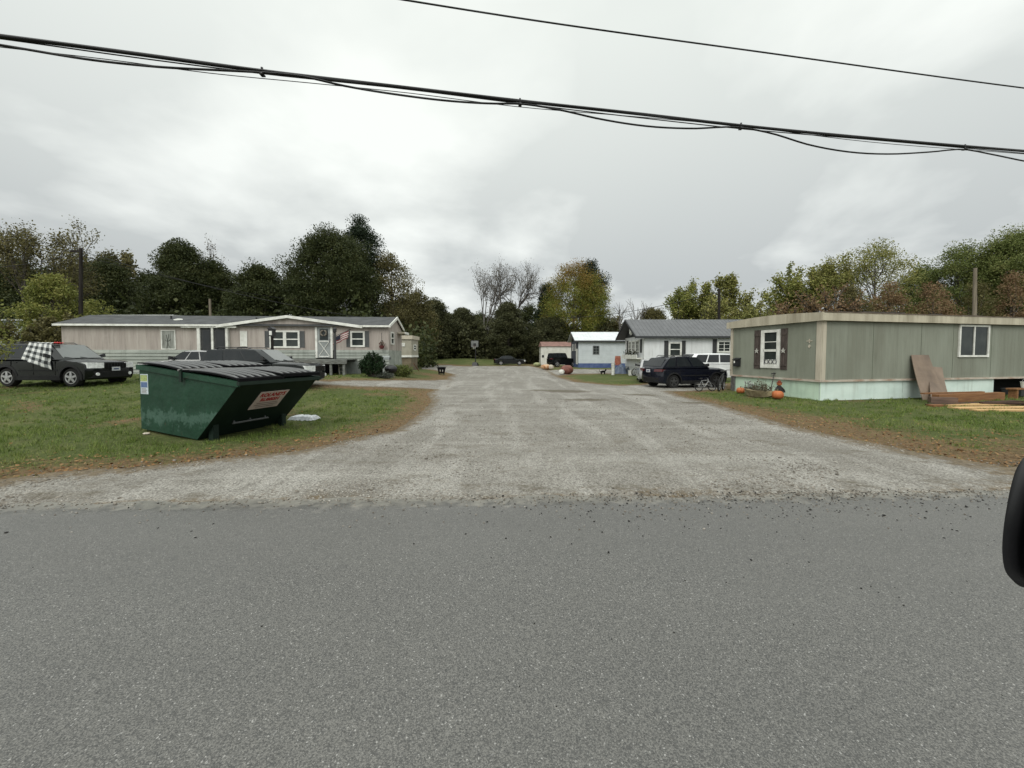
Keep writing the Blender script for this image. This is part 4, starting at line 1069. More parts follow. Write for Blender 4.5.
# ================================================================== pale blue-grey house with white metal roof
YC = 47.0
CX = X(578.3, YC)
CF = Face(CX, YC, 0); CD = 5.5
CE = Face(CX, YC + CD, -R(90))
ch = thing('house', 'pale grey house with white metal roof and blue painted base', 'house', (CX, YC, 0))
mc, mce = CF.m(ch.location), CE.m(ch.location)
ze = CF.z(600, 340.8); zr = ze + 1.15; g = tz(CX, YC); zs = CF.z(600, 363.3)
LG = M('pale_blue_grey_siding', rgb(190, 196, 198), rgb(176, 182, 184), 1.2, .65, .25, band=('Z', .22, .01))
MB(mc).box(0, 10, -CD, 0, zs, ze).build('wall', LG, ch)
MB(mc).box(.02, 10, -CD + .02, .03, g - .1, zs).build('skirting', M('blue_base', rgb(60, 76, 118), rgb(84, 98, 132), 2, .7), ch)
WR = M('white_metal_roof', rgb(208, 212, 214), rgb(190, 194, 196), 1.5, .35, .5, band=('X', .4, .02))
b = MB(mc)
for s_ in (0, 1):
    d0 = .3 if s_ == 0 else -CD - .3; dm = -CD / 2 + (.001 if s_ == 0 else -.001)
    b.hexa([(-.5, d0, ze - .02), (10.3, d0, ze - .02), (10.3, dm, zr), (-.5, dm, zr)], [(-.5, d0, ze + .06), (10.3, d0, ze + .06), (10.3, dm, zr + .08), (-.5, dm, zr + .08)])
b.build('roof', WR, ch)
b = MB(mc); b.box(-.5, 10.3, .3, .34, ze - .16, ze + .02)
b.hexa([(-.54, .3, ze - .16), (-.5, .3, ze - .16), (-.5, -CD / 2, zr - .15), (-.54, -CD / 2, zr - .15)], [(-.54, .3, ze + .04), (-.5, .3, ze + .04), (-.5, -CD / 2, zr + .06), (-.54, -CD / 2, zr + .06)])
b.build('fascia', CHARC, ch)
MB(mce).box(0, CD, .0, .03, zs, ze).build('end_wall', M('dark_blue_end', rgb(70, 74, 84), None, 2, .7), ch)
MB(mce).prism([(0, -.02, ze), (CD, -.02, ze), (CD / 2, -.02, zr)], (0, .04, 0)).build('gable_end', DKG, ch)
window(ch, mce, 1.2, 1.9, ze - 1.2, ze - .3, .08, WHITE, PANE, 'none', .05, .03); window(ch, mce, 3.2, 3.9, ze - 1.2, ze - .3, .08, WHITE, PANE, 'none', .05, .03)
MB(mce).box(4.2, 5.2, .03, .07, g + .4, g + 2.3).build('door', WHITE, ch)
window(ch, mc, CF.u(592.8), CF.u(599.4), CF.z(596, 354.6), CF.z(596, 345.6), .08, M('grey_window_frame', rgb(120, 122, 122), None, 3), PANE, 'grid', .04)

# ================================================================== white shed-like trailer with rusty roof, far back
YD = 60.0
DF = Face(X(541, YD), YD, 0)
sh = thing('mobile_home', 'white boxy mobile home with rusty red roof far back beside the trees', 'mobile home', (DF.o.x, YD, 0))
md = DF.m(sh.location); u1 = DF.u(600)
z1 = DF.z(555, 346.3); z2 = DF.z(555, 341); g = tz(DF.o.x, YD)
MB(md).box(0, u1, -4, 0, g, z1).build('wall', M('white_panel_wall', rgb(212, 212, 204), rgb(190, 190, 180), 1.2, .7, band=('X', .5, .02)), sh)
MB(md).hexa([(-.15, .2, z1), (u1, .2, z1), (u1, -4.2, z1), (-.15, -4.2, z1)], [(.1, .1, z1 + .1), (u1, .1, z1 + .1), (u1, -3.5, z2), (.1, -3.5, z2)]).build('roof', M('rusty_roof', rgb(142, 112, 104), rgb(110, 84, 76), 2, .7), sh)
window(sh, md, DF.u(542), DF.u(544), DF.z(543, 357.5), DF.z(543, 355), .06, CHARC, GLASS, 'none', .04)
# ================================================================== vehicles
def paint(name, c, c2=None, rough=.16):
    return M(name, c, c2 or c, 2, rough, .3, coat=.06)
LAMP = M('headlight_lens', (.5, .51, .51, 1), (.75, .76, .75, 1), 14, .12, .6)
TAIL = M('tail_light_lens', (.07, .008, .01, 1), (.045, .006, .008, 1), 10, .15, .6)
PLATE = M('plate_white', rgb(190, 192, 196), None, 5, .5)
PLATEINK = M('plate_blue_ink', rgb(70, 80, 110), None, 5, .5)
CLAD = M('grey_plastic_cladding', (.011, .011, .0115, 1), (.016, .016, .016, 1), 8, .6, .15)
CHROME = M('chrome', (.5, .5, .5, 1), (.4, .4, .4, 1), 3, .15, .5, metal=.9)

def car(name, label, cat, loc, yaw, body_m, L=4.6, W=1.83, H=1.74, wb=2.69, fo=.86, r=.36, gc=.24, belt=1.06, hood=.98, nose=.82,
        xc=1.0, xrf=.30, xrr=-1.85, xrb=-2.18, deck=None, rim=ALLOY, clad=None, rails=True, glass=GLASS, screen=None, group=None,
        pillars=(), plate=None, front='bars', lowdetail=False, wide_arch=True, spoke=5, droop=.03):
    t = thing(name, label, cat, loc, yaw, group)
    xf = L / 2 - fo; xr = xf - wb; ra = r * 1.17; hw = W / 2
    def arch(cx):
        a0 = math.asin(max(-1, min(1, (gc - r) / ra)))
        return [(cx + ra * math.cos(a), r + ra * math.sin(a)) for a in [a0 + (PI - 2 * a0) * i / 12 for i in range(13)]]
    dk = deck or belt
    out = [(-L / 2 + .10, gc + .06), (-L / 2 + .01, gc + .14), (-L / 2, gc + .38), (-L / 2 + .03, dk - .2), (-L / 2 + .08, dk - .04), (-L / 2 + .16, dk)]
    out += [(xrb + (xc - xrb) * k / 6, dk + (belt - dk) * k / 6) for k in range(7) if xrb + (xc - xrb) * k / 6 > -L / 2 + .25]
    out += [(xc + (L / 2 - .3 - xc) * k / 4, belt + (hood - belt) * (k / 4) ** 1.3) for k in (1, 2, 3, 4)]
    out += [(L / 2 - .10, hood - .05), (L / 2 - .03, nose - .02), (L / 2, nose - .22), (L / 2 - .01, gc + .2), (L / 2 - .10, gc + .02), (L / 2 - .2, gc)]
    out += [p for p in arch(xf)] + [(xf - ra - .06, gc), (xr + ra + .06, gc)] + [p for p in arch(xr)]
    n = len(out); secs = [-1, -.965, -.85, -.55, 0, .55, .85, .965, 1]
    xo = max(L / 2 - .55, 0)
    def bend(x, z, f):
        af = abs(f); e = abs(x) - xo
        if e > 0: x -= math.copysign(e * .42 * af ** 3, x)
        zz = z
        top = belt - .22 if abs(x) < xo else hood - .25
        if z > top: zz = z - .085 * af ** 6 * (z - top) / .25 - .02 * af ** 2 * (z > top + .1)
        y = f * hw * (1 - .035 * max(0, (z - (gc + .45)) / (belt - gc)) - .03 * max(0, (gc + .22 - z) / .3))
        if af > .97: y *= 1.0
        return (x, y, zz)
    b = MB(); vs = [bend(x, z, f) for f in secs for (x, z) in out]; fs = []
    for i in range(len(secs) - 1):
        for k in range(n): fs.append((i * n + k, i * n + (k + 1) % n, (i + 1) * n + (k + 1) % n, (i + 1) * n + k))
    fs += [tuple(range(n)), tuple(range((len(secs) - 1) * n, len(secs) * n))]
    b._add(vs, fs)
    # cabin rings
    def ring(tt):
        z = belt - .03 + (H - belt + .03) * tt
        x0 = xrb + (xrr - xrb) * tt; x1 = xc + (xrf - xc) * tt
        w = hw * (.955 - .15 * tt - .02 * tt * tt)
        return z, x0, x1, w
    levels = [0, .25, .5, .75, .93, .985, 1.0]; vs = []
    for li, tt in enumerate(levels):
        z, x0, x1, w = ring(min(tt, 1))
        ins = {5: .05, 6: .16}.get(li, 0)
        x0 += ins * 1.3; x1 -= ins * 1.5; w -= ins
        cr = .10
        xm, xn = x0 * .66 + x1 * .34, x0 * .33 + x1 * .67; zr_, zf_, zz = z - droop * tt ** 3, z - .6 * droop * tt ** 3, z
        vs += [(x0, w - cr, zr_), (x0 + cr * .7, w, zr_), (xm, w, zz), (xn, w, zz), (x1 - cr * 1.6, w, zf_), (x1, w - cr * 1.6, zf_), (x1, -w + cr * 1.6, zf_), (x1 - cr * 1.6, -w, zf_), (xn, -w, zz), (xm, -w, zz), (x0 + cr * .7, -w, zr_), (x0, -w + cr, zr_)]
    m = 12; fs = []
    for i in range(len(levels) - 1):
        for k in range(m): fs.append((i * m + k, i * m + (k + 1) % m, (i + 1) * m + (k + 1) % m, (i + 1) * m + k))
    fs.append(tuple(range((len(levels) - 1) * m, len(levels) * m)))
    b._add(vs, fs)
    body = b.build('body', body_m, t, smooth=38)
    # windows between pillars (fractions along the cabin)
    tb, tt_ = .14, .86
    pl = list(pillars) or [(.06, .33), (.36, .62), (.65, .93)]
    for sgn in (-1, 1):
        for (a, c) in pl:
            q = []
            for (fr, tq) in ((a, tb), (c, tb), (c, tt_), (a, tt_)):
                z, x0, x1, w = ring(tq); q.append((x0 + (x1 - x0) * fr, sgn * (w + .004), z))
            MB().prism(q, (0, sgn * .008, 0)).build('side_window', glass, t)
    def cross(front, ta, tc, mat, nm):
        q = []
        for tq, s_ in ((ta, -1), (ta, 1), (tc, 1), (tc, -1)):
            z, x0, x1, w = ring(tq); x = x1 if front else x0
            q.append((x + (.006 if front else -.006), s_ * (w - (.18 if front else .13)), z))
        return MB().prism(q, ((.008 if front else -.008), 0, .004)).build(nm, mat, t)
    ws = cross(True, .1, .92, screen or glass, 'windshield')
    cross(False, .16, .84, glass, 'rear_window')
    if not lowdetail:
        z, x0, x1, w = ring(.08)
        for s_ in (-.35, .2): MB().tube([(x1 + .05, s_ + .3, z - .01), (x1 + .0, s_, z + .0), (x1 - .03, s_ - .28, z + .05)], .012, 4).build('wiper', BLK, t)
    # wheels
    tyre = MB().lathe([(r * .66, -.115), (r * .93, -.12), (r, -.08), (r, .08), (r * .93, .12), (r * .66, .115)], 28, 'y', cap=True).mesh('wheel', RUBBER, 40)
    rb = MB().lathe([(r * .62, .116), (r * .67, .128), (r * .60, .128), (r * .56, .10)], 28, 'y', cap=False)
    for k in range(spoke):
        a = 2 * PI * k / spoke + .3
        ca, sa = math.cos(a), math.sin(a)
        def pt(rad, off, y): return (ca * rad - sa * off, y, sa * rad + ca * off)
        rb.hexa([pt(r * .1, -.05, .118), pt(r * .62, -.035, .118), pt(r * .62, .035, .118), pt(r * .1, .05, .118)], [pt(r * .1, -.045, .136), pt(r * .62, -.03, .128), pt(r * .62, .03, .128), pt(r * .1, .045, .136)])
    rb.lathe([(r * .2, .115), (r * .18, .142), (.0, .145)], 14, 'y', cap=False)
    rim_me = rb.mesh('rim', rim, 40)
    for (x, s_) in ((xf, 1), (xf, -1), (xr, 1), (xr, -1)):
        wo_ = link('wheel', tyre, t); wo_.location = (x, s_ * (hw - .14), r); wo_.rotation_euler = (0, 0, 0 if s_ > 0 else PI)
        link('rim', rim_me, wo_)
    MB().box(xr - ra, xf + ra, -hw + .3, hw - .3, gc + .02, r + ra * .7).build('underbody', DARK, t)
    # arches, sills and bumpers in dark plastic
    cm = clad or body_m
    if wide_arch:
        for cx in (xf, xr):
            for s_ in (-1, 1):
                bb = MB(); pts = arch(cx); y = s_ * hw
                for i in range(len(pts) - 1):
                    (xa, za), (xb, zb) = pts[i], pts[i + 1]
                    def o(x, z, k): return (cx + (x - cx) * k, r + (z - r) * k)
                    A, B = o(xa, za, .985), o(xb, zb, .985); C, D = o(xb, zb, 1.17), o(xa, za, 1.17)
                    dy = s_ * .022; y0 = y - s_ * .05
                    bb.hexa([(A[0], y0, A[1]), (B[0], y0, B[1]), (C[0], y0, C[1]), (D[0], y0, D[1])], [(A[0], y + dy, A[1]), (B[0], y + dy, B[1]), (C[0], y + dy * .4, C[1]), (D[0], y + dy * .4, D[1])])
                bb.build('wheel_arch', cm, t)
    for s_ in (-1, 1):
        y = s_ * hw
        MB().box(xr + ra * 1.1, xf - ra * 1.1, min(y - s_ * .06, y + s_ * .016), max(y - s_ * .06, y + s_ * .016), gc - .01, gc + .17).build('sill', cm, t, bevel=.01)
        if not lowdetail:
            MB().box(xr + ra * 1.2, xf - ra * 1.2, min(y - s_ * .03, y + s_ * .012), max(y - s_ * .03, y + s_ * .012), .62, .68).build('side_moulding', cm, t, bevel=.006)
            for x in (xc - .92, xc - 1.9):
                MB().box(x, x + .17, min(y - s_ * .05, y + s_ * .012), max(y - s_ * .05, y + s_ * .012), belt - .17, belt - .135).build('door_handle', body_m, t, bevel=.008)
            for x in (xc - .12, xc - 1.04, xc - 1.98):
                MB().box(x - .006, x + .006, min(y - s_ * .04, y + s_ * .004), max(y - s_ * .04, y + s_ * .004), gc + .2, belt - .10).build('door_seam', DARK, t)
        z, x0, x1, w = ring(.12)
        MB().hexa([(x1 - .40, s_ * (w), z), (x1 - .26, s_ * w, z), (x1 - .22, s_ * (w + .2), z + .02), (x1 - .34, s_ * (w + .2), z + .02)], [(x1 - .40, s_ * w, z + .1), (x1 - .26, s_ * w, z + .1), (x1 - .24, s_ * (w + .2), z + .17), (x1 - .34, s_ * (w + .2), z + .17)]).build('wing_mirror', BLK, t, bevel=.012)
        # lamps wrap round the corners
        MB().hexa([(L / 2 - .005, s_ * hw * .46, nose - .17), (L / 2 - .17, s_ * hw * .94, nose - .17), (L / 2 - .40, s_ * hw * .955, nose - .12), (L / 2 - .2, s_ * hw * .46, nose - .17)],
                  [(L / 2 + .003, s_ * hw * .46, nose + .05), (L / 2 - .185, s_ * hw * .945, nose + .06), (L / 2 - .44, s_ * hw * .955, nose + .055), (L / 2 - .22, s_ * hw * .46, nose + .03)]).build('headlight', LAMP, t)
        MB().hexa([(-L / 2 - .015, s_ * hw * .52, dk - .2), (-L / 2 + .16, s_ * hw * .955, dk - .2), (-L / 2 + .34, s_ * hw * .965, dk - .16), (-L / 2 + .3, s_ * hw * .52, dk - .2)],
                  [(-L / 2 + .02, s_ * hw * .52, dk - .08), (-L / 2 + .19, s_ * hw * .95, dk - .07), (-L / 2 + .42, s_ * hw * .965, dk - .10), (-L / 2 + .3, s_ * hw * .52, dk - .08)]).build('tail_light', TAIL, t)
        if rails:
            z, x0, x1, w = ring(1.0)
            MB().tube([(x0 + .25, s_ * (w - .13), H - .02), (x0 + .35, s_ * (w - .12), H + .045), (x1 - .45, s_ * (w - .12), H + .045), (x1 - .3, s_ * (w - .13), H - .02)], .02, 6).build('roof_rail', BLK, t)
    # bumpers
    for sx, nm in ((1, 'front_bumper'), (-1, 'rear_bumper')):
        pts = []
        for i in range(9):
            f = -1 + 2 * i / 8
            pts.append((sx * (L / 2 + .02 - .26 * abs(f) ** 3), f * hw * .97))
        bb = MB(); z0, z1 = gc + .08, gc + .36
        for i in range(8):
            (xa, ya), (xb, yb) = pts[i], pts[i + 1]
            bb.hexa([(xa - sx * .16, ya, z0), (xb - sx * .16, yb, z0), (xb - sx * .03, yb, z0), (xa - sx * .03, ya, z0)], [(xa - sx * .16, ya, z1), (xb - sx * .16, yb, z1), (xb, yb, z1 - .04), (xa, ya, z1 - .04)])
        bb.build(nm, cm, t, smooth=40)
    bb = MB()
    bb.box(L / 2 - .08, L / 2 + .004, -hw * .43, hw * .43, nose - .17, nose + .03)
    gr = bb.build('grille', DARK, t)
    if front == 'bars':
        bb = MB()
        for i in range(8):
            y = -hw * .42 + hw * .84 * i / 7
            bb.box(L / 2 - .02, L / 2 + .012, y - .018, y + .018, nose - .16, nose + .03)
        bb.build('grille_bar', body_m, gr)
    if not lowdetail:
        for s_ in (-1, 1): MB().lathe([(.065, 0), (.065, .03), (.0, .035)], 14, 'x', (L / 2 - .075, s_ * hw * .66, gc + .22)).build('fog_lamp', LAMP, t)
    if plate in ('front', 'both', 'rear'):
        x = L / 2 + .022 if plate != 'rear' else -L / 2 - .02
        z = gc + .42 if plate != 'rear' else dk - .17
        if plate == 'rear': pm = MB().box(x - .005, x + .01, -.155, .155, z - .075, z + .075)
        else: pm = MB().box(x - .01, x + .006, -.155, .155, z - .075, z + .075)
        po = pm.build('license_plate', PLATE, t)
        xx = x + (.008 if plate != 'rear' else -.007)
        MB().box(xx - .002, xx + .002, -.10, .10, z - .03, z + .02).build('plate_band', PLATEINK, po)
    return t, ring, hw

BLACKP = paint('black_car_paint', (.005, .006, .006, 1), (.007, .008, .008, 1))
NAVYP = paint('blue_black_car_paint', (.005, .006, .011, 1), (.007, .008, .014, 1))
GREENB = paint('dark_grey_car_paint', (.009, .011, .012, 1), (.012, .014, .015, 1))
SILV = paint('silver_car_paint', (.36, .36, .36, 1), (.30, .30, .30, 1))
WHITP = paint('white_car_paint', (.68, .69, .69, 1), (.6, .61, .61, 1))
DGRIM = M('dark_alloy_rim', (.05, .05, .052, 1), (.09, .09, .09, 1), 8, .35, .5, metal=.5)
SCREEN = M('reflection_tinted_windshield', (.08, .088, .085, 1), (.10, .11, .105, 1), 1.0, .05, 1.0)  # windshield glass with some of the sky's reflection put into its paler colour

# black SUV at the left edge with a checked blanket over its window
yS = 16.0
xs = X(78, yS - .7) - 1.43
z_s = tz(xs, yS)
sv, ring, hw = car('suv', 'black SUV on the left lawn with a checked blanket hung over its front window', 'SUV', (xs, yS, z_s - .02), R(-3), BLACKP,
                   L=4.62, W=1.84, H=1.72, wb=2.69, fo=.84, r=.365, gc=.27, belt=1.10, hood=1.03, nose=.90, xc=.98, xrf=.22, xrr=-1.95, xrb=-2.2, clad=CLAD, screen=SCREEN, plate='front')
# blanket draped from the roof over the passenger window (right-hand side, towards the road)
CH = bpy.data.materials.new('checked_blanket'); CH.use_nodes = True
nt = CH.node_tree; bs = nt.nodes['Principled BSDF']
uvn = N(nt, 'ShaderNodeAttribute', _attribute_name='weave')
sx = nt.nodes.new('ShaderNodeSeparateXYZ'); nt.links.new(uvn.outputs['Vector'], sx.inputs[0])
def stripe(sock):
    a = N(nt, 'ShaderNodeMath', _operation='FRACT'); nt.links.new(sock, a.inputs[0])
    g_ = N(nt, 'ShaderNodeMath', _operation='GREATER_THAN'); nt.links.new(a.outputs[0], g_.inputs[0]); g_.inputs[1].default_value = .5
    return g_.outputs[0]
s1, s2 = stripe(sx.outputs[0]), stripe(sx.outputs[1])
ad = N(nt, 'ShaderNodeMath', _operation='ADD'); nt.links.new(s1, ad.inputs[0]); nt.links.new(s2, ad.inputs[1])
cr = nt.nodes.new('ShaderNodeValToRGB'); cr.color_ramp.interpolation = 'CONSTANT'
cr.color_ramp.elements[0].color = (.66, .66, .64, 1); cr.color_ramp.elements[1].position = .34; cr.color_ramp.elements[1].color = (.24, .25, .25, 1)
e_ = cr.color_ramp.elements.new(.8); e_.color = (.02, .022, .022, 1)
hv = N(nt, 'ShaderNodeMath', _operation='MULTIPLY'); nt.links.new(ad.outputs[0], hv.inputs[0]); hv.inputs[1].default_value = .5
nt.links.new(hv.outputs[0], cr.inputs[0]); nt.links.new(cr.outputs[0], bs.inputs['Base Color']); bs.inputs['Roughness'].default_value = .95
bl = thing('blanket', 'black and white checked blanket hanging over the side window of the black SUV', 'blanket', sv.location, R(-3))
rows, cols = 16, 18
vs, wv = [], []
for i in range(rows + 1):
    t = i / rows
    for k in range(cols + 1):
        u = k / cols
        s_ = t * 1.24                                    # length along the drape from the roof edge
        skew = .55 * t * u
        zz_top = 1.745
        if s_ < .22:
            y = -(hw * .70 + s_ * .5); z = zz_top - s_ * .12
        else:
            h = s_ - .22; z = zz_top - .026 - h * .90 - skew * .25 + (.28 * (1 - u) * t)
            tt = min(max((z - 1.07) / (1.72 - 1.07), 0), 1)
            y = -(hw * (.955 - .15 * tt - .02 * tt * tt) + .03)
            if z < 1.0: y = -(hw * 1.0 + .03)
        x = -.36 + u * (.86 + .14 * t) - .17 * t * (1 - u) + .12 * t * u
        y -= .018 * math.sin(u * 17 + 2 * t) * t
        vs.append((x, y, z)); wv.append((u * 4.3 + .12 * t, t * 4.6, 0))
fs = [(i * (cols + 1) + k, i * (cols + 1) + k + 1, (i + 1) * (cols + 1) + k + 1, (i + 1) * (cols + 1) + k) for i in range(rows) for k in range(cols)]
nv = len(vs); vs2 = [(x, y - .012, z + .004) for x, y, z in vs]
allf = fs + [tuple(i + nv for i in reversed(f)) for f in fs]
def edge_loop():
    e = [k for k in range(cols + 1)] + [i * (cols + 1) + cols for i in range(1, rows + 1)] + [rows * (cols + 1) + k for k in range(cols - 1, -1, -1)] + [i * (cols + 1) for i in range(rows - 1, 0, -1)]
    return e
el = edge_loop(); allf += [(el[i], el[(i + 1) % len(el)], el[(i + 1) % len(el)] + nv, el[i] + nv) for i in range(len(el))]
me = bpy.data.meshes.new('cloth'); me.from_pydata(vs + vs2, [], allf)
at = me.attributes.new('weave', 'FLOAT_VECTOR', 'POINT'); at.data.foreach_set('vector', np.array(wv + wv, np.float32).ravel())
me.materials.append(CH); me.polygons.foreach_set('use_smooth', [True] * len(me.polygons)); me.set_sharp_from_angle(angle=R(50))
link('cloth', me, bl)
rg_ = thing('rag', 'small red rag lying on the roof of the black SUV', 'rag', sv.location, R(-3))
rq = MB(); rg = np.random.default_rng(9); K = 6
vs = [(.22 + .22 * i / K, -.55 + .3 * k / K, 1.715 + .07 * math.sin(2.1 * i) * math.cos(1.7 * k) * (0 < i < K) * (0 < k < K) + .02) for i in range(K + 1) for k in range(K + 1)]
fs = [(i * (K + 1) + k, i * (K + 1) + k + 1, (i + 1) * (K + 1) + k + 1, (i + 1) * (K + 1) + k) for i in range(K) for k in range(K)]
rq._add(vs, fs).build('cloth', RED, rg_, smooth=60)

# dark wagon behind the dumpster
yW_ = 15.4; xw = X(264, yW_)
car('suv', 'dark grey SUV parked on the side drive behind the green dumpster', 'SUV', (xw, yW_, tz(xw, yW_)), R(2), GREENB, L=4.4, W=1.76, H=1.5, wb=2.55, fo=.92, r=.34, gc=.22,
    belt=1.0, hood=.95, nose=.78, xc=.9, xrf=.15, xrr=-1.72, xrb=-1.98, clad=CLAD, screen=SCREEN)
# silver car mostly hidden
yQ = 18.4; xq_ = -15.1
car('sedan', 'silver car mostly hidden behind the dumpster beside the dark glazed entry', 'car', (xq_, yQ, tz(xq_, yQ) + .0), R(180), SILV, L=4.3, W=1.76, H=1.34, wb=2.65, fo=.9, r=.31, gc=.2,
    belt=.88, hood=.8, nose=.66, xc=.75, xrf=.0, xrr=-1.1, xrb=-1.75, deck=.92, rails=False, lowdetail=True, wide_arch=False)
# compass-like SUV
yaw_c = R(16); hx, hy = X(672.5, 19.6), 19.6
cxm = hx + math.cos(yaw_c) * 1.33 + math.sin(yaw_c) * -.75; cym = hy + math.sin(yaw_c) * 1.33 + math.cos(yaw_c) * .75
car('suv', 'blue black SUV parked beside the bicycles, its rear towards the gravel drive', 'SUV', (cxm, cym, tz(cxm, cym)), yaw_c, NAVYP, L=4.4, W=1.82, H=1.64, wb=2.64, fo=.89, r=.35, gc=.23,
    belt=1.06, hood=1.0, nose=.85, xc=1.02, xrf=.20, xrr=-1.52, xrb=-2.08, droop=.09, rim=DGRIM, clad=CLAD, plate='rear', pillars=((.07, .26), (.30, .60), (.635, .94)))
# white SUV behind it
yv = 25.5; xv = X(694, yv)
car('suv', 'white SUV standing between the blue black SUV and the white house', 'SUV', (xv, yv, tz(xv, yv)), R(186), WHITP, L=4.7, W=1.9, H=1.8, wb=2.75, fo=.9, r=.37, gc=.25,
    belt=1.16, hood=1.08, nose=.9, xc=.9, xrf=.3, xrr=-2.1, xrb=-2.3, rails=False, lowdetail=True)
yv = 25.0; xv = X(652, yv)
car('sedan', 'silver grey car just behind the rear of the blue black SUV', 'car', (xv, yv, tz(xv, yv)), R(75), SILV, L=4.4, W=1.75, H=1.45, wb=2.6, fo=.9, r=.31, gc=.2,
    belt=.93, hood=.88, nose=.7, xc=.85, xrf=.1, xrr=-1.1, xrb=-1.75, deck=1.0, rails=False, lowdetail=True, wide_arch=False)
# far sedan
yF = 57.0; xF = X(509.5, yF)
car('sedan', 'dark sedan parked side-on at the far end of the gravel drive', 'car', (xF, yF, tz(xF, yF)), R(2), BLACKP, L=4.7, W=1.78, H=1.42, wb=2.7, fo=.92, r=.32, gc=.2,
    belt=.95, hood=.86, nose=.72, xc=.95, xrf=.2, xrr=-1.0, xrb=-1.75, deck=.98, rails=False, lowdetail=True, wide_arch=False)
# far jeep
yJ = 51.0; xJ = X(561.5, yJ)
jp, _, _ = car('suv', 'boxy black off-road SUV parked beside the pale grey house with the blue base', 'SUV', (xJ, yJ, tz(xJ, yJ)), R(20), BLACKP, L=3.9, W=1.8, H=1.85, wb=2.4, fo=.6, r=.39, gc=.33,
    belt=1.2, hood=1.12, nose=.98, xc=.55, xrf=.32, xrr=-1.62, xrb=-1.75, rails=False, lowdetail=True)

# ------------------------------------------------------------------ two bicycles in front of the blue black SUV
def bicycle(label, x, y, rz, frame_m, sc=1.0, lean=.12, fender=None):
    t = thing('bicycle', label, 'bicycle', (x, y, tz(x, y)), rz, 'bicycles beside the blue black SUV')
    t.rotation_euler = (lean, 0, rz); t.scale = (sc, sc, sc)
    r = .33
    for cx in (-.52, .52):
        w = MB().torus((cx, 0, r), r - .03, .034, 'y', 26, 7).build('wheel', RUBBER, t, smooth=60)
        MB().torus((cx, 0, r), r - .06, .012, 'y', 26, 5).build('rim', ALLOY, w, smooth=60)
        s_ = MB()
        for k in range(9):
            a = 2 * PI * k / 9; s_.tube([(cx, 0, r), (cx + (r - .06) * math.cos(a), 0, r + (r - .06) * math.sin(a))], .003, 3, False)
        s_.tube([(cx, -.05, r), (cx, .05, r)], .025, 8); s_.build('spokes', STEEL, w)
    b = MB()
    H_, S_, B_, R_, F_ = Vector((.36, 0, .82)), Vector((-.18, 0, .78)), Vector((-.06, 0, .30)), Vector((-.52, 0, r)), Vector((.52, 0, r))
    b.tube([S_, H_], .02, 7).tube([B_, H_ - Vector((0, 0, .06))], .024, 7).tube([S_, B_], .02, 7)
    for s_ in (-.05, .05):
        o = Vector((0, s_, 0)); b.tube([S_ + o * .4, R_ + o], .011, 5).tube([B_ + o * .5, R_ + o], .013, 5)
    b.build('frame', frame_m, t, smooth=60)
    b = MB()
    for s_ in (-.055, .055): b.tube([H_ + Vector((.02, s_, -.1)), F_ + Vector((0, s_, 0))], .014, 6)
    b.tube([H_ + Vector((.02, 0, -.1)), H_ + Vector((-.03, 0, .14))], .018, 6); b.build('fork', frame_m, t, smooth=60)
    MB().tube([H_ + Vector((-.06, -.3, .2)), H_ + Vector((.0, -.12, .18)), H_ + Vector((-.02, 0, .13)), H_ + Vector((.0, .12, .18)), H_ + Vector((-.06, .3, .2))], .014, 6).build('handlebar', BLK, t, smooth=60)
    MB().tube([S_, S_ + Vector((-.03, 0, .13))], .014, 6).box(-.33, -.1, -.06, .06, .92, .97).build('saddle', BLK, t, bevel=.02)
    MB().torus((-.06, .05, .30), .09, .008, 'y', 16, 4).tube([(-.06, -.09, .30), (.08, -.12, .22)], .012, 5).tube([(-.06, .09, .30), (-.2, .12, .38)], .012, 5).build('crank', STEEL, t)
    return t
WFR = M('white_bike_frame', (.42, .42, .42, 1), (.1, .1, .1, 1), 6, .3, .5)
DFR = M('black_bike_frame', (.02, .02, .02, 1), (.04, .04, .04, 1), 6, .4, .5)
p = gp(707, 391.5)
bicycle('white framed bicycle lying back against the side of the blue black SUV', p.x, p.y + .1, R(10), WFR, .66, -.3)
p = gp(722.5, 391)
bicycle('black bicycle standing between the blue black SUV and the corner of the green home', p.x, p.y + .15, R(52), DFR, 1.0, .08)

# ------------------------------------------------------------------ wing mirror of the car the photo is taken from
vm = thing('car', 'black door mirror of a car at the right edge of the frame', 'car', (0, 0, 0))
Ym = .60
def mp_(px, py, d=0): return P(px, py, Ym + d)
prof = [(1062, 450), (1040, 448), (1024, 456), (1016, 476), (1010, 505), (1006.5, 530), (1005.5, 552), (1008, 570), (1014, 580), (1024, 587), (1045, 590), (1085, 585), (1110, 565), (1115, 500), (1100, 462)]
def smooth_loop(P0, m=5):
    o = []; L_ = len(P0)
    for i in range(L_):
        p0, p1, p2, p3 = [np.array(P0[(i + j - 1) % L_], float) for j in range(4)]
        for k in range(m):
            t = k / m
            o.append(tuple(.5 * (2 * p1 + (p2 - p0) * t + (2 * p0 - 5 * p1 + 4 * p2 - p3) * t * t + (3 * p1 - p0 - 3 * p2 + p3) * t ** 3)))
    return o
pts = [mp_(q[0] + 4.5, q[1]) for q in smooth_loop(prof)]
ctr = sum(pts, Vector()) / len(pts)
b = MB(); n = len(pts); vs = []
lay = [(-.02, .90), (-.012, .97), (.0, 1.0), (.05, 1.0), (.10, .93), (.14, .78), (.165, .5)]
for dx, k in lay:
    for q in pts:
        v = ctr + (q - ctr) * k; vs.append(v + Vector((dx * 1.5, dx * .45, 0)))
fs = []
for i in range(len(lay) - 1):
    for k in range(n): fs.append((i * n + k, i * n + (k + 1) % n, (i + 1) * n + (k + 1) % n, (i + 1) * n + k))
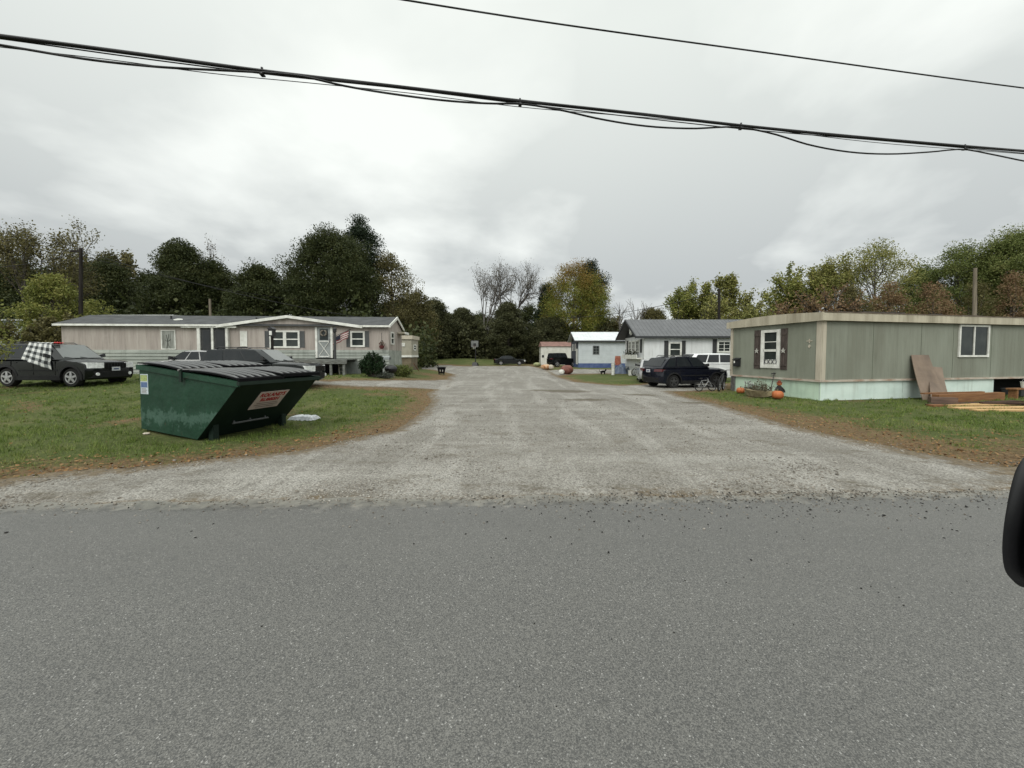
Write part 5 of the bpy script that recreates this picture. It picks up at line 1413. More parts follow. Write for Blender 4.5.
fs += [tuple(range(n)), tuple(range((len(lay) - 1) * n, len(lay) * n))]
mh_ = b._add(vs, fs).build('mirror_housing', M('mirror_black_plastic', (.006, .006, .007, 1), (.009, .009, .01, 1), 9, .5, .3), vm, smooth=55)
MB()._add([ctr + (q - ctr) * .86 + Vector((-.012, -.0195, 0)) for q in pts], [tuple(range(n))]).build('mirror_glass', M('mirror_glass_dark', (.01, .01, .011, 1), (.012, .012, .013, 1), 3, .25, .3), mh_)
MB().tube([ctr + Vector((.05, 0, -.03)), ctr + Vector((.12, -.2, -.06)), ctr + Vector((.12, -.36, -.09))], [.045, .04, .05], 10).build('mirror_arm', BLK, vm, smooth=50)
MB().box(-.6, 1.15, .12, .17, .45, 1.28).build('door', BLACKP, vm, bevel=.02)
# ================================================================== dumpster
def dumpster_paint():
    m, nt, b = new_mat('green_dumpster_paint')
    co = coords(nt)
    base = mixc(nt, ramp(nt, noise(nt, co, 2.2), .35, .65), (0.0055, 0.028, 0.0145, 1), (0.0105, 0.043, 0.0235, 1))
    # scraped pale wear in a band across the lower half, with a chipped outline
    sx = nt.nodes.new('ShaderNodeSeparateXYZ'); nt.links.new(co, sx.inputs[0])
    zz = N(nt, 'ShaderNodeMath', _operation='SUBTRACT'); nt.links.new(sx.outputs[2], zz.inputs[0]); zz.inputs[1].default_value = .42
    ab = N(nt, 'ShaderNodeMath', _operation='ABSOLUTE'); nt.links.new(zz.outputs[0], ab.inputs[0])
    band = ramp(nt, ab.outputs[0], .0, .42, .2, -.14)
    sp = noise(nt, co, 5, 9, .74); ad = N(nt, 'ShaderNodeMath', _operation='ADD'); nt.links.new(sp, ad.inputs[0]); nt.links.new(band, ad.inputs[1])
    base = mixc(nt, ramp(nt, ad.outputs[0], .585, .67, 0, .7), base, (0.055, 0.105, 0.08, 1))
    st = noise(nt, coords(nt, 'Object', (9, 9, .6)), 1.5, 4)
    base = mixc(nt, ramp(nt, st, .6, .75, 0, .6), base, (0.003, 0.013, 0.008, 1))
    rs = noise(nt, co, 6, 6, .7)
    base = mixc(nt, ramp(nt, rs, .63, .70, 0, .75), base, (0.04, 0.02, 0.012, 1))
    nt.links.new(base, b.inputs['Base Color']); b.inputs['Roughness'].default_value = .55; b.inputs['Specular IOR Level'].default_value = .25
    bump(nt, b, noise(nt, co, 2.2, 3), .5, .06)
    return m
DG = dumpster_paint()
DGD = M('shaded_dumpster_green', (.004, .012, .008, 1), (.008, .018, .012, 1), 3, .6, .25)  # dumpster green darkened: shade of the down-facing front put into the colour
ad_ = R(18)
dd = Vector((math.cos(ad_), -math.sin(ad_), 0)); nn = Vector((math.sin(ad_), math.cos(ad_), 0))
D0 = Vector((-6.26, 7.6, 0))
W_ = 1.86
dm = thing('dumpster', 'green slant-fronted dumpster with black ribbed lids and a white and red front sign', 'dumpster', D0, -ad_)
# local: x along dd, y along nn, z up;  side outline
side = [(-1.69, .14), (0.0, .02), (1.19, 1.17), (1.19, 1.21), (-1.69, 1.50)]
def zt(x): return 1.50 - (x + 1.69) * (.29 / 2.88)
# near side wall, far side wall, back, floor as one shell with open top
b = MB()
th = .03
for y in (0, W_ - th):
    b.prism([(x, y, z) for x, z in side], (0, th, 0))
b.hexa([(-1.69, th + .001, .14), (-1.66, th + .001, .14), (-1.66, W_ - th - .001, .14), (-1.69, W_ - th - .001, .14)], [(-1.69, th + .001, 1.5), (-1.66, th + .001, 1.5), (-1.66, W_ - th - .001, 1.5), (-1.69, W_ - th - .001, 1.5)])
b.hexa([(-1.69, th + .001, .14), (0, th + .001, .02), (0, W_ - th - .001, .02), (-1.69, W_ - th - .001, .14)], [(-1.69, th + .001, .17), (0, th + .001, .05), (0, W_ - th - .001, .05), (-1.69, W_ - th - .001, .17)])
b.build('bin', DG, dm)
# slanted front
fx = Vector((1.19, 0, 1.15)); fl_ = fx.length; fn = Vector((1.15, 0, -1.19)).normalized()
def fp(s, y, off=0): v = Vector((0, 0, .02)) + fx * s + fn * off; return (v.x, y, v.z)
b = MB(); b.hexa([fp(0, .03, -.03), fp(0, W_ - .03, -.03), fp(1, W_ - .03, -.03), fp(1, .03, -.03)], [fp(0, -.004, .004), fp(0, W_ + .004, .004), fp(1, W_ + .004, .004), fp(1, -.004, .004)])
b.build('front_panel', DGD, dm)
# rolled rim rails
b = MB(); b.hexa([(-1.72, -.045, 1.40), (1.2, -.045, 1.10), (1.2, -.002, 1.10), (-1.72, -.002, 1.40)], [(-1.72, -.045, 1.50), (1.2, -.045, 1.205), (1.2, .03, 1.205), (-1.72, .03, 1.50)])
b.hexa([(-1.72, W_ + .002, 1.40), (1.2, W_ + .002, 1.10), (1.2, W_ + .045, 1.10), (-1.72, W_ + .045, 1.40)], [(-1.72, W_ - .03, 1.50), (1.2, W_ - .03, 1.205), (1.2, W_ + .045, 1.205), (-1.72, W_ + .045, 1.50)])
b.build('rim_rail', DG, dm)
MB().hexa([(1.18, -.05, 1.13), (1.25, -.05, 1.13), (1.25, W_ + .05, 1.13), (1.18, W_ + .05, 1.13)], [(1.18, -.05, 1.2), (1.25, -.05, 1.2), (1.25, W_ + .05, 1.2), (1.18, W_ + .05, 1.2)]).build('front_rim', DGD, dm)
# two pairs of ribbed plastic lids: back pair and front pair, each arched
LIDM = M('black_lid_plastic', (.006, .006, .0065, 1), (.009, .009, .01, 1), 5, .8, .03)
RIBM = M('polished_lid_rib', (.008, .008, .009, 1), (.012, .012, .013, 1), 5, .3, 1.0, coat=.5)
def lid(x0, x1, y0, y1, arch, lift, name='lid'):
    K = 14; nr = 6
    def hz(t): return zt(x0 + (x1 - x0) * t) + .02 + arch * math.sin(PI * t) + lift * t
    b = MB()
    for i in range(K):
        t0, t1 = i / K, (i + 1) / K
        xa, xb = x0 + (x1 - x0) * t0, x0 + (x1 - x0) * t1
        b.hexa([(xa, y0, hz(t0)), (xb, y0, hz(t1)), (xb, y1, hz(t1)), (xa, y1, hz(t0))], [(xa, y0, hz(t0) + .025), (xb, y0, hz(t1) + .025), (xb, y1, hz(t1) + .025), (xa, y1, hz(t0) + .025)])
    o = b.build(name, LIDM, dm)
    r_ = MB()
    for k in range(nr):
        yc = y0 + (y1 - y0) * (k + .5) / nr; w = (y1 - y0) / nr * .2
        vs, fs = [], []; m = 7
        for i in range(1, K):
            t0 = i / K; g_ = 0.15 if i in (1, K - 1) else 1
            for j in range(m):
                a = PI * j / (m - 1); vs.append((x0 + (x1 - x0) * t0, yc - w * math.cos(a), hz(t0) + .022 + .03 * g_ * math.sin(a)))
        for i in range(K - 2):
            for j in range(m - 1): fs.append((i * m + j, i * m + j + 1, (i + 1) * m + j + 1, (i + 1) * m + j))
        r_._add(vs, fs)
    r_.build('rib', RIBM, o, smooth=70)
    # turned-down lip at the front of the lid
    MB().hexa([(x1 - .01, y0, hz(1) - .03), (x1 + .03, y0, hz(1) - .03), (x1 + .03, y1, hz(1) - .03), (x1 - .01, y1, hz(1) - .03)], [(x1 - .01, y0, hz(1) + .03), (x1 + .03, y0, hz(1) + .03), (x1 + .03, y1, hz(1) + .03), (x1 - .01, y1, hz(1) + .03)]).build('lid_lip', LIDM, o)
    return o
lid(-1.70, -.35, -.03, .92, .03, .0); lid(-1.70, -.35, .95, W_ + .03, .02, .04)
lid(-.30, 1.22, -.05, .92, .035, .0); lid(-.30, 1.20, .95, W_ + .03, .03, .04)
MB().tube([(-.33, -.10, 1.40), (-.33, W_ + .10, 1.40)], .022, 8).build('hinge_rod', STEEL, dm, smooth=50)
MB().box(-.36, -.29, -.075, -.046, 1.16, 1.42).build('hinge_bracket', DGD, dm)
# feet brackets under the slant
for y in (.10, W_ - .2):
    MB().box(.16, .30, y, y + .12, -.06, .34).build('leg', DGD, dm, bevel=.01)
# grab bar / pocket on the front
b = MB(); b.tube([fp(.27, .45, .06), fp(.27, 1.25, .06)], .022, 7)
for y in (.5, .85, 1.2): b.tube([fp(.27, y, .0), fp(.27, y, .06)], .018, 6)
b.build('grab_bar', M('grey_worn_bar', (.08, .085, .085, 1), None, 5, .5), dm, smooth=50)
# sign plate on the slanted front
sy0, sy1, s0, s1_ = .62, 1.30, .47, .80
SIGN = M('sign_white', rgb(196, 180, 174), rgb(180, 164, 158), 3, .5)
sg = MB().hexa([fp(s0, sy0, .006), fp(s0, sy1, .006), fp(s1_, sy1, .006), fp(s1_, sy0, .006)], [fp(s0, sy0, .016), fp(s0, sy1, .016), fp(s1_, sy1, .016), fp(s1_, sy0, .016)]).build('sign', SIGN, dm)
INK = M('sign_red', (.36, .012, .02, 1), None, 5, .5); INKG = M('sign_grey', rgb(120, 110, 106), None, 5, .5)
def fm(s, y):                                   # lettering frame on the slant: x along +y, y up the slope, z outward
    o = Vector(fp(s, y, .0165)); ux = Vector((0, 1, 0)); uy = fx.normalized(); uz = ux.cross(uy)
    if uz.dot(fn) < 0: ux = -ux; uz = -uz
    return Matrix(((ux.x, uy.x, uz.x, o.x), (ux.y, uy.y, uz.y, o.y), (ux.z, uy.z, uz.z, o.z), (0, 0, 0, 1)))
text('lettering', "ROLAND'S", .155, INK, sg, fm(.735, (sy0 + sy1) / 2), .002, .80, .0055)
text('lettering', 'RUBBISH', .135, INK, sg, fm(.645, (sy0 + sy1) / 2), .002, .84, .0055)
b = MB()
for k, (s_, w) in enumerate(((.58, .5), (.545, .56), (.51, .42))):
    yc = (sy0 + sy1) / 2
    b.hexa([fp(s_ - .006, yc - w / 2, .0165), fp(s_ - .006, yc + w / 2, .0165), fp(s_ + .006, yc + w / 2, .0165), fp(s_ + .006, yc - w / 2, .0165)], [fp(s_ - .006, yc - w / 2, .018), fp(s_ - .006, yc + w / 2, .018), fp(s_ + .006, yc + w / 2, .018), fp(s_ + .006, yc - w / 2, .018)])
b.build('small_print', INKG, sg)
# sticker on the near side, top left
x0, x1, z0, z1 = -1.66, -1.42, .88, 1.30
st_ = MB().box(x0, x1, -.006, -.001, z0, z1).build('sticker', M('sticker_white', rgb(186, 196, 200), None, 4, .5), dm)
MB().box(x0 + .01, x1 - .02, -.009, -.0065, z1 - .15, z1 - .02).build('sticker_patch', M('sticker_yellow_green', rgb(168, 176, 110), rgb(120, 140, 90), 20, .5), st_)
MB().box(x0 + .02, x1 - .02, -.009, -.0065, z0 + .14, z0 + .25).build('sticker_band', M('sticker_blue', rgb(70, 90, 130), rgb(90, 108, 140), 14, .5), st_)
b = MB()
for k in range(4): b.box(x0 + .03, x1 - .04 - .02 * (k % 2), -.0085, -.0062, z0 + .02 + .028 * k, z0 + .032 + .028 * k)
b.build('small_print', INKG, st_)
# white crumpled plastic slab beside it
p = gp(301, 420.5)
vs, fs = [], []
bgm = thing('plastic_bag', 'white crumpled plastic bag lying on the grass to the right of the dumpster', 'bag', (p.x, p.y + .16, p.z), R(-4))
rg = np.random.default_rng(21); K1, K2 = 16, 8
for i in range(K1 + 1):
    for k in range(K2 + 1):
        u, v = i / K1 * 2 - 1, k / K2 * 2 - 1
        ed = (1 - abs(u) ** 6) * (1 - abs(v) ** 4)
        vs.append((u * .33, v * .2, .005 + .10 * max(ed, 0) ** .4 + rg.normal(0, .008)))
fs = [(i * (K2 + 1) + k, i * (K2 + 1) + k + 1, (i + 1) * (K2 + 1) + k + 1, (i + 1) * (K2 + 1) + k) for i in range(K1) for k in range(K2)]
MB()._add(vs, fs).build('film', M('white_plastic_film', rgb(205, 208, 210), rgb(165, 168, 172), 9, .35, .5), bgm)
p = gp(146.5, 434.5)
o = MB().lathe([(.01, 0), (.07, .01), (.08, .04), (.05, .07), (.01, .075)], 9).build('litter', M('pale_litter', rgb(190, 180, 165), None, 6, .8)); o.location = p
o.scale = (.9, .6, .5); tag(o, 'small pale scrap of litter on bare ground below the dumpster', 'litter')

# ================================================================== small things along the drive
p = gp(441.5, 374.8)
fp_ = thing('fire_pit', 'black square fire basket with cut-out holes on the tip of grass by the drive', 'fire pit', p)
b = MB(); s0, s1_ = .2, .29
for k in range(4):
    a = k * PI / 2 + .3; c, s_ = math.cos(a), math.sin(a)
    def rt(x, y, z): return (c * x - s_ * y, s_ * x + c * y, z)
    # each side: frame with two round-cornered openings
    for (ua, ub2, za, zb) in ((-1, 1, .4, .56), (-1, 1, .10, .2), (-1, -.62, .2, .4), (-.16, .16, .2, .4), (.62, 1, .2, .4)):
        def ww(z): return s0 + (s1_ - s0) * (z - .1) / .46
        b.hexa([rt(ua * ww(za), -ww(za), za), rt(ub2 * ww(za), -ww(za), za), rt(ub2 * ww(za), -ww(za) + .02, za), rt(ua * ww(za), -ww(za) + .02, za)],
               [rt(ua * ww(zb), -ww(zb), zb), rt(ub2 * ww(zb), -ww(zb), zb), rt(ub2 * ww(zb), -ww(zb) + .02, zb), rt(ua * ww(zb), -ww(zb) + .02, zb)])
b.box(-.2, .2, -.2, .2, .10, .12)
b.build('basket', DARK, fp_)
MB().box(-.32, .32, -.32, .32, .56, .6).build('rim', BLK, fp_)
for k in range(4):
    a = k * PI / 2 + .3 + PI / 4
    MB().tube([(.24 * math.cos(a), .24 * math.sin(a), .12), (.27 * math.cos(a), .27 * math.sin(a), 0)], .02, 5).build('leg', BLK, fp_)
# basketball hoop
Yh = 54.0; p = Vector((X(475, Yh), Yh, tz(X(475, Yh), Yh)))
bh = thing('basketball_hoop', 'portable basketball hoop with grey backboard at the far end of the drive', 'basketball hoop', p, R(-8))
k = Z(340.5, Yh) - p.z
MB().hexa([(-.4, -.3, 0), (.4, -.3, 0), (.4, .9, 0), (-.4, .9, 0)], [(-.3, -.15, .5), (.3, -.15, .5), (.3, .6, .35), (-.3, .6, .35)]).build('base', BLK, bh)
MB().tube([(0, .3, .3), (0, .3, k - .5)], .07, 8).build('pole', BLK, bh)
MB().tube([(0, .3, k - .6), (0, -.1, k - .3)], .05, 6).build('arm', BLK, bh)
hh = .95
bd = MB().box(-.55, .55, -.16, -.12, k - hh, k).build('backboard', M('grey_backboard', rgb(120, 122, 120), rgb(98, 100, 98), 2, .5), bh)
b = MB(); b.box(-.55, .55, -.17, -.161, k - .05, k).box(-.55, .55, -.17, -.161, k - hh, k - hh + .05).box(-.55, -.5, -.17, -.161, k - hh, k).box(.5, .55, -.17, -.161, k - hh, k)
b.box(-.2, .2, -.17, -.161, k - .75, k - .40); b.build('painted_lines', M('dark_lines', (.03, .03, .03, 1), None, 4), bd)
MB().torus((0, -.42, k - .8), .23, .02, 'z', 18, 6).build('hoop', M('hoop_rim', (.1, .03, .02, 1), None, 4), bh)
b = MB()
for i in range(10):
    a = 2 * PI * i / 10; b.tube([(.22 * math.cos(a), -.42 + .22 * math.sin(a), k - .8), (.13 * math.cos(a + .4), -.42 + .13 * math.sin(a + .4), k - 1.2)], .008, 3)
b.build('net', WHITE, bh)
# leaf bag shaped like a pumpkin, and orange and cream bundle
def sack(label, px, py, rx, ry, h, mat, cat='bag', tie=None, name='leaf_bag'):
    p = gp(px, py); t = thing(name, label, cat, p, .3)
    b = MB(); n = 24; K = 10; vs = []
    rg = np.random.default_rng(int(px))
    for i in range(K + 1):
        a = PI * i / K
        for k in range(n):
            th_ = 2 * PI * k / n; q = math.sin(a) ** .7 * (1 + .06 * math.sin(5 * th_ + 3 * a) + rg.normal(0, .015))
            vs.append((rx * q * math.cos(th_), ry * q * math.sin(th_), h / 2 * (1 - math.cos(a))))
    b._add(vs, [(i * n + k, i * n + (k + 1) % n, (i + 1) * n + (k + 1) % n, (i + 1) * n + k) for i in range(K) for k in range(n)])
    b.build('sack', mat, t, smooth=50)
    return t
t = sack('large rust red leaf bag with white end on the grass tip right of the drive', 567, 374.2, .54, .45, .78, M('rust_red_sack', rgb(128, 84, 74), rgb(92, 56, 48), 3, .6))
MB().lathe([(.02, -.2), (.2, -.16), (.26, 0), (.2, .16), (.02, .2)], 12).build('white_end', WHITE, t, smooth=50).location = (-.62, -.25, .22)
b = MB()
for k in range(7): b.box(-.5 + k * .16, -.42 + k * .16, -.4, .4, 0, .06)
t = sack('orange and cream stuffed leaf bag lying beyond the rust red one', 546, 369.6, .56, .45, .56, M('orange_cream_sack', rgb(180, 150, 118), rgb(150, 100, 62), 2.4, .6, lo=.45, hi=.55))
MB().lathe([(.02, -.2), (.25, -.16), (.32, 0), (.25, .2), (.02, .28)], 12).build('cream_end', CREAM, t, smooth=50).location = (.42, -.35, .26)
sack('small pale green and yellow leaf bag by the corner of the white boxy trailer', 537, 366.6, .5, .4, .55, M('green_yellow_sack', rgb(150, 150, 110), rgb(110, 120, 80), 2.4, .6))
# small black lawn ornament (cat)
p = gp(603, 374.3)
ct = thing('cat_ornament', 'small black cat shaped ornament on the lawn in front of the pale grey house', 'ornament', p, R(15))
b = MB(); b.tube([(-.3, 0, .28), (-.1, 0, .33), (.15, 0, .34), (.28, 0, .42)], [.10, .14, .13, .08], 9)
for x in (-.24, .2):
    for y in (-.07, .07): b.tube([(x, y, .3), (x + .02, y, 0)], [.05, .035], 6)
b.tube([(.24, 0, .36), (.36, 0, .52), (.46, 0, .52)], [.07, .1, .05], 8); b.tube([(-.34, 0, .3), (-.5, 0, .45), (-.46, 0, .66)], [.035, .03, .02], 6)
for y in (-.05, .05): b.tube([(.35, y, .58), (.36, y, .68)], [.03, .005], 5)
b.build('figure', DARK, ct, smooth=60); ct.scale = (.72, .72, .72)

# clutter before the white house: chair, tarp-covered pile, bikes, bins
p = gp(621, 373.5)
cr_ = thing('lawn_chair', 'orange red fabric lawn chair standing amid the clutter by the white house', 'chair', (p.x, p.y + 1.2, tz(p.x, p.y)), R(-20))
OR = M('orange_red_fabric', rgb(150, 96, 76), rgb(126, 74, 58), 4, .8)
zs_ = Z(351, p.y + 1.2) - .0
MB().hexa([(-.3, .2, .75), (.3, .2, .75), (.3, .24, .75), (-.3, .24, .75)], [(-.24, .42, 1.55), (.24, .42, 1.55), (.24, .46, 1.55), (-.24, .46, 1.55)]).build('backrest', OR, cr_, bevel=.02)
MB().box(-.3, .3, -.35, .2, .70, .74).build('seat', OR, cr_)
for x in (-.31, .31):
    for (a, c) in (((x, -.36, .0), (x, .18, 1.0)), ((x, .36, 0), (x, -.36, .95))): MB().tube([a, c], .022, 6).build('leg', STEEL, cr_)
def tarp(label, px0, px1, py, h, mat, name='tarp_pile'):
    a, c = gp(px0, py), gp(px1, py); L_ = (c - a).length
    t = thing(name, label, 'tarp', (a + c) / 2, math.atan2((c - a).y, (c - a).x))
    n1, n2 = 18, 10; vs = []; rg = np.random.default_rng(int(px0))
    for i in range(n1 + 1):
        for k in range(n2 + 1):
            u, v = i / n1 * 2 - 1, k / n2 * 2 - 1
            e = max(0, (1 - abs(u) ** 5) * (1 - abs(v) ** 4)) ** .5
            vs.append((u * L_ / 2, v * .6, h * e * (.7 + .3 * math.sin(2.7 * u + 1.3) + .12 * math.sin(7 * u + 4 * v)) + rg.normal(0, .012) * e))
    MB()._add(vs, [(i * (n2 + 1) + k, i * (n2 + 1) + k + 1, (i + 1) * (n2 + 1) + k + 1, (i + 1) * (n2 + 1) + k) for i in range(n1) for k in range(n2)]).build('sheet', mat, t, smooth=50)
    return t
tarp('faded blue tarp thrown over a low pile beside the lawn chair', 613, 627, 373.5, .75, M('blue_tarp', rgb(92, 104, 124), rgb(66, 76, 92), 3, .5))
tarp('dark grey tarp over a pile of garden things next to the blue tarp', 626, 638, 373.8, 1.05, M('dark_tarp', rgb(74, 82, 88), rgb(46, 52, 56), 3, .6))
def small_bin(label, px, py, r, h, mat, lidm=None):
    p = gp(px, py); t = thing('bin', label, 'bin', p)
    MB().lathe([(r * .82, 0), (r, h), (r * 1.06, h + .02), (r * .9, h + .02)], 14).build('tub', mat, t, smooth=50)
    if lidm: MB().lathe([(r * 1.08, h + .02), (r * 1.02, h + .08), (.02, h + .14)], 14).build('lid', lidm, t, smooth=50)
    return t
small_bin('white upright bin at the left end of the blue tarp', 613, 375, .16, .95, WHITE, M('pale_lid', rgb(170, 172, 168), None, 4))
small_bin('dark grey bin standing behind the grey tarp near the flower shelf', 634, 372, .35, 1.35, CHARC, BLK)
small_bin('small white pail on the lawn left of the silver grey car', 630.5, 375.4, .2, .4, WHITE)
# grey bike among the clutter
p = gp(640, 376); t = bicycle('small grey bicycle among the clutter under the flower shelf', p.x, p.y + .4, R(25), M('grey_bike', (.15, .15, .16, 1), None, 4, .4), .9, .1); t['group'] = 'clutter before the white house'
# planter boxes of flowers on the shelf
for i, (a, lab) in enumerate(((1.3, 'flower pot on the shelf below the left small window of the white house'), (2.4, 'flower pot on the shelf below the middle small window of the white house'), (3.5, 'flower pot on the shelf below the right small window of the white house'))):
    w = HE.w(a, .28, HF.z(644, 352) - .448)
    t = thing('flower_pot', lab, 'flower pot', w, 0, 'flower pots on the white shelf')
    MB().lathe([(.09, 0), (.13, .2), (.10, .2)], 10).build('pot', CHARC, t)
    b = MB(); rg = np.random.default_rng(40 + i)
    for k in range(70):
        o_ = Vector(rg.normal(0, .12, 3)) + Vector((0, 0, .36)); u_ = Vector(rg.normal(0, 1, 3)).normalized() * .07; v_ = Vector(rg.normal(0, 1, 3)).normalized() * .05
        b.quad(o_ - u_, o_ + v_, o_ + u_, o_ - v_)
    b.build('leaves', M('pot_leaf', (.03, .05, .02, 1), (.08, .06, .05, 1), 9), t)
# rake / red barrow handle by the mound bush
p = gp(419, 371.5); q = gp(413, 372) + Vector((0, .2, .62))
o = MB().tube([q - p, (q - p) * .3, (0, 0, .03)], .025, 6).mesh('rake', M('red_brown_handle', (.16, .05, .03, 1), None, 4))
o = link('rake', o); o.location = p; tag(o, 'red brown handled rake leaning beside the low mounded bush', 'rake')
p = gp(406, 373.5)
o = MB().box(-1.3, .9, -.06, .06, 0, .12).mesh('timber', GREYWOOD, None, .01); o = link('timber', o); o.location = p + Vector((-.7, .9, .2)); tag(o, 'grey landscape timber lying behind the low mounded bush', 'timber')
# ================================================================== trees
class Tub:
    """fast accumulator of thin branch tubes"""
    def __init__(s, n=5): s.v = []; s.f = []; s.n = n; s.c = 0
    def add(s, pts, rs):
        pts = np.asarray(pts, float); n = s.n
        t = np.gradient(pts, axis=0); t /= np.linalg.norm(t, axis=1)[:, None] + 1e-9
        ref = np.array([0.0, 0, 1]) if abs(t[0][2]) < .8 else np.array([1.0, 0, 0])
        a = np.cross(t, ref); a /= np.linalg.norm(a, axis=1)[:, None] + 1e-9; b = np.cross(t, a)
        th = np.arange(n) * 2 * PI / n
        ring = pts[:, None, :] + (a[:, None, :] * np.cos(th)[None, :, None] + b[:, None, :] * np.sin(th)[None, :, None]) * np.asarray(rs, float)[:, None, None]
        s.v.append(ring.reshape(-1, 3)); m = len(pts)
        i = np.arange(m - 1)[:, None] * n + np.arange(n)[None]; j = np.arange(m - 1)[:, None] * n + (np.arange(n)[None] + 1) % n
        s.f.append((np.stack([i, j, j + n, i + n], -1) + s.c).reshape(-1)); s.c += m * n
    def mesh(s, name, mat): 
        me = raw_mesh(name, np.concatenate(s.v), np.concatenate(s.f), 4, mat)
        me.polygons.foreach_set('use_smooth', [True] * len(me.polygons)); return me
def leaf_mesh(name, pts, size, rg, mat, up=.5):
    n = len(pts)
    u = rg.normal(0, 1, (n, 3)); u /= np.linalg.norm(u, axis=1)[:, None]
    w = rg.normal(0, 1, (n, 3)); w[:, 2] += up; v = np.cross(u, w); v /= np.linalg.norm(v, axis=1)[:, None] + 1e-9
    s = (size * rg.uniform(.6, 1.35, n))[:, None]
    q = np.stack([pts - u * s * .5, pts + v * s * .33, pts + u * s * .5, pts - v * s * .33], 1).reshape(-1, 3)
    return raw_mesh(name, q, np.arange(4 * n), 4, mat)
PROF = {'round': lambda t: np.clip(1 - (2 * t - 1) ** 2, 0, 1) ** .5, 'oval': lambda t: np.clip(np.sin(PI * np.clip(t, 0, 1) ** .8), 0, 1) ** .7,
        'dome': lambda t: np.clip(1 - t ** 2.2, 0, 1) ** .6 * (.75 + .25 * np.minimum(t * 4, 1)), 'cone': lambda t: np.clip(1.04 - t, 0, 1) ** .8, 'wall': lambda t: np.clip(1 - t ** 5, 0, 1) ** .6}
def tree(label, px, top, wpx, Y, kind='round', mat=None, bark=BARK, base=.18, clumps=190, per=110, leaf=.3, seed=1, name='tree', cat='tree', group=None, sig=.058, depth=None, zero=None, lean=0, thin=0.0):
    """crown of leaf clumps inside a lumpy envelope on a limbed trunk"""
    rg = np.random.default_rng(seed)
    x = X(px, Y); zg = tz(x, Y) if zero is None else zero; H = Z(top, Y) - zg; w = wpx / F_PX * Y / 2
    dp = depth or w * .8
    t = thing(name, label, cat, (x, Y, zg), 0, group)
    z0 = base * H
    n = int(clumps * 1.3)
    tt = rg.beta(1.25, 1.15, n); th = rg.uniform(0, 2 * PI, n)
    lump = 1 + .2 * np.sin(3 * th + 5 * tt + seed) + .16 * np.sin(5 * th - 9 * tt + 2 * seed) + rg.normal(0, .06, n)
    rr = rg.uniform(.25, 1, n) ** .5 * PROF[kind](tt) * lump
    c = np.stack([np.cos(th) * rr * w * .9 + lean * tt * H, np.sin(th) * rr * dp * .9, z0 + (H * .97 - z0) * tt + rg.normal(0, .02, n) * H], -1)
    T = Tub(6)
    trp = np.array([(0, 0, -.15), (.01 * w, 0, H * .25), (.04 * w * math.sin(seed) + lean * .3 * H, .02 * w, H * .5), (.05 * w * math.cos(seed) + lean * .6 * H, 0, H * .78), (lean * .8 * H, 0, H * .9)])
    r0 = max(.014 * H, .09)
    T.add(trp, [r0 * 1.25, r0, r0 * .75, r0 * .35, r0 * .12])
    m = min(len(c), 46)
    for k in rg.choice(len(c), m, replace=False):
        e = c[k]; h = max(min(e[2] * rg.uniform(.45, .8), H * .8), H * .14)
        s_ = np.array([np.interp(h, trp[:, 2], trp[:, 0]), np.interp(h, trp[:, 2], trp[:, 1]), h])
        mid = s_ * .5 + e * .5 + np.array([0, 0, -.05 * H * rg.uniform(-.3, 1)]) + rg.normal(0, .02 * H, 3)
        T.add([s_, mid, e], [r0 * .38 * (1 - .6 * h / H), r0 * .2, r0 * .06])
    link('trunk', T.mesh('trunk', bark), t)
    sg = sig * (w + H * .5) * rg.uniform(.6, 1.3, n)
    cnt = int(per * 2.3); leaf = leaf * .56
    dv_ = rg.normal(0, 1, (n * cnt, 3)); dv_ /= np.linalg.norm(dv_, axis=1)[:, None]; dv_ *= (rg.uniform(0, 1, n * cnt) ** .5 * 2.0)[:, None]
    pts = np.repeat(c, cnt, 0) + dv_ * np.repeat(sg, cnt)[:, None] * (1, 1, .72)
    if thin: pts = pts[rg.uniform(0, 1, len(pts)) > thin]
    pts = pts[pts[:, 2] > .15]
    link('crown', leaf_mesh('crown', pts, leaf, rg, mat), t)
    return t
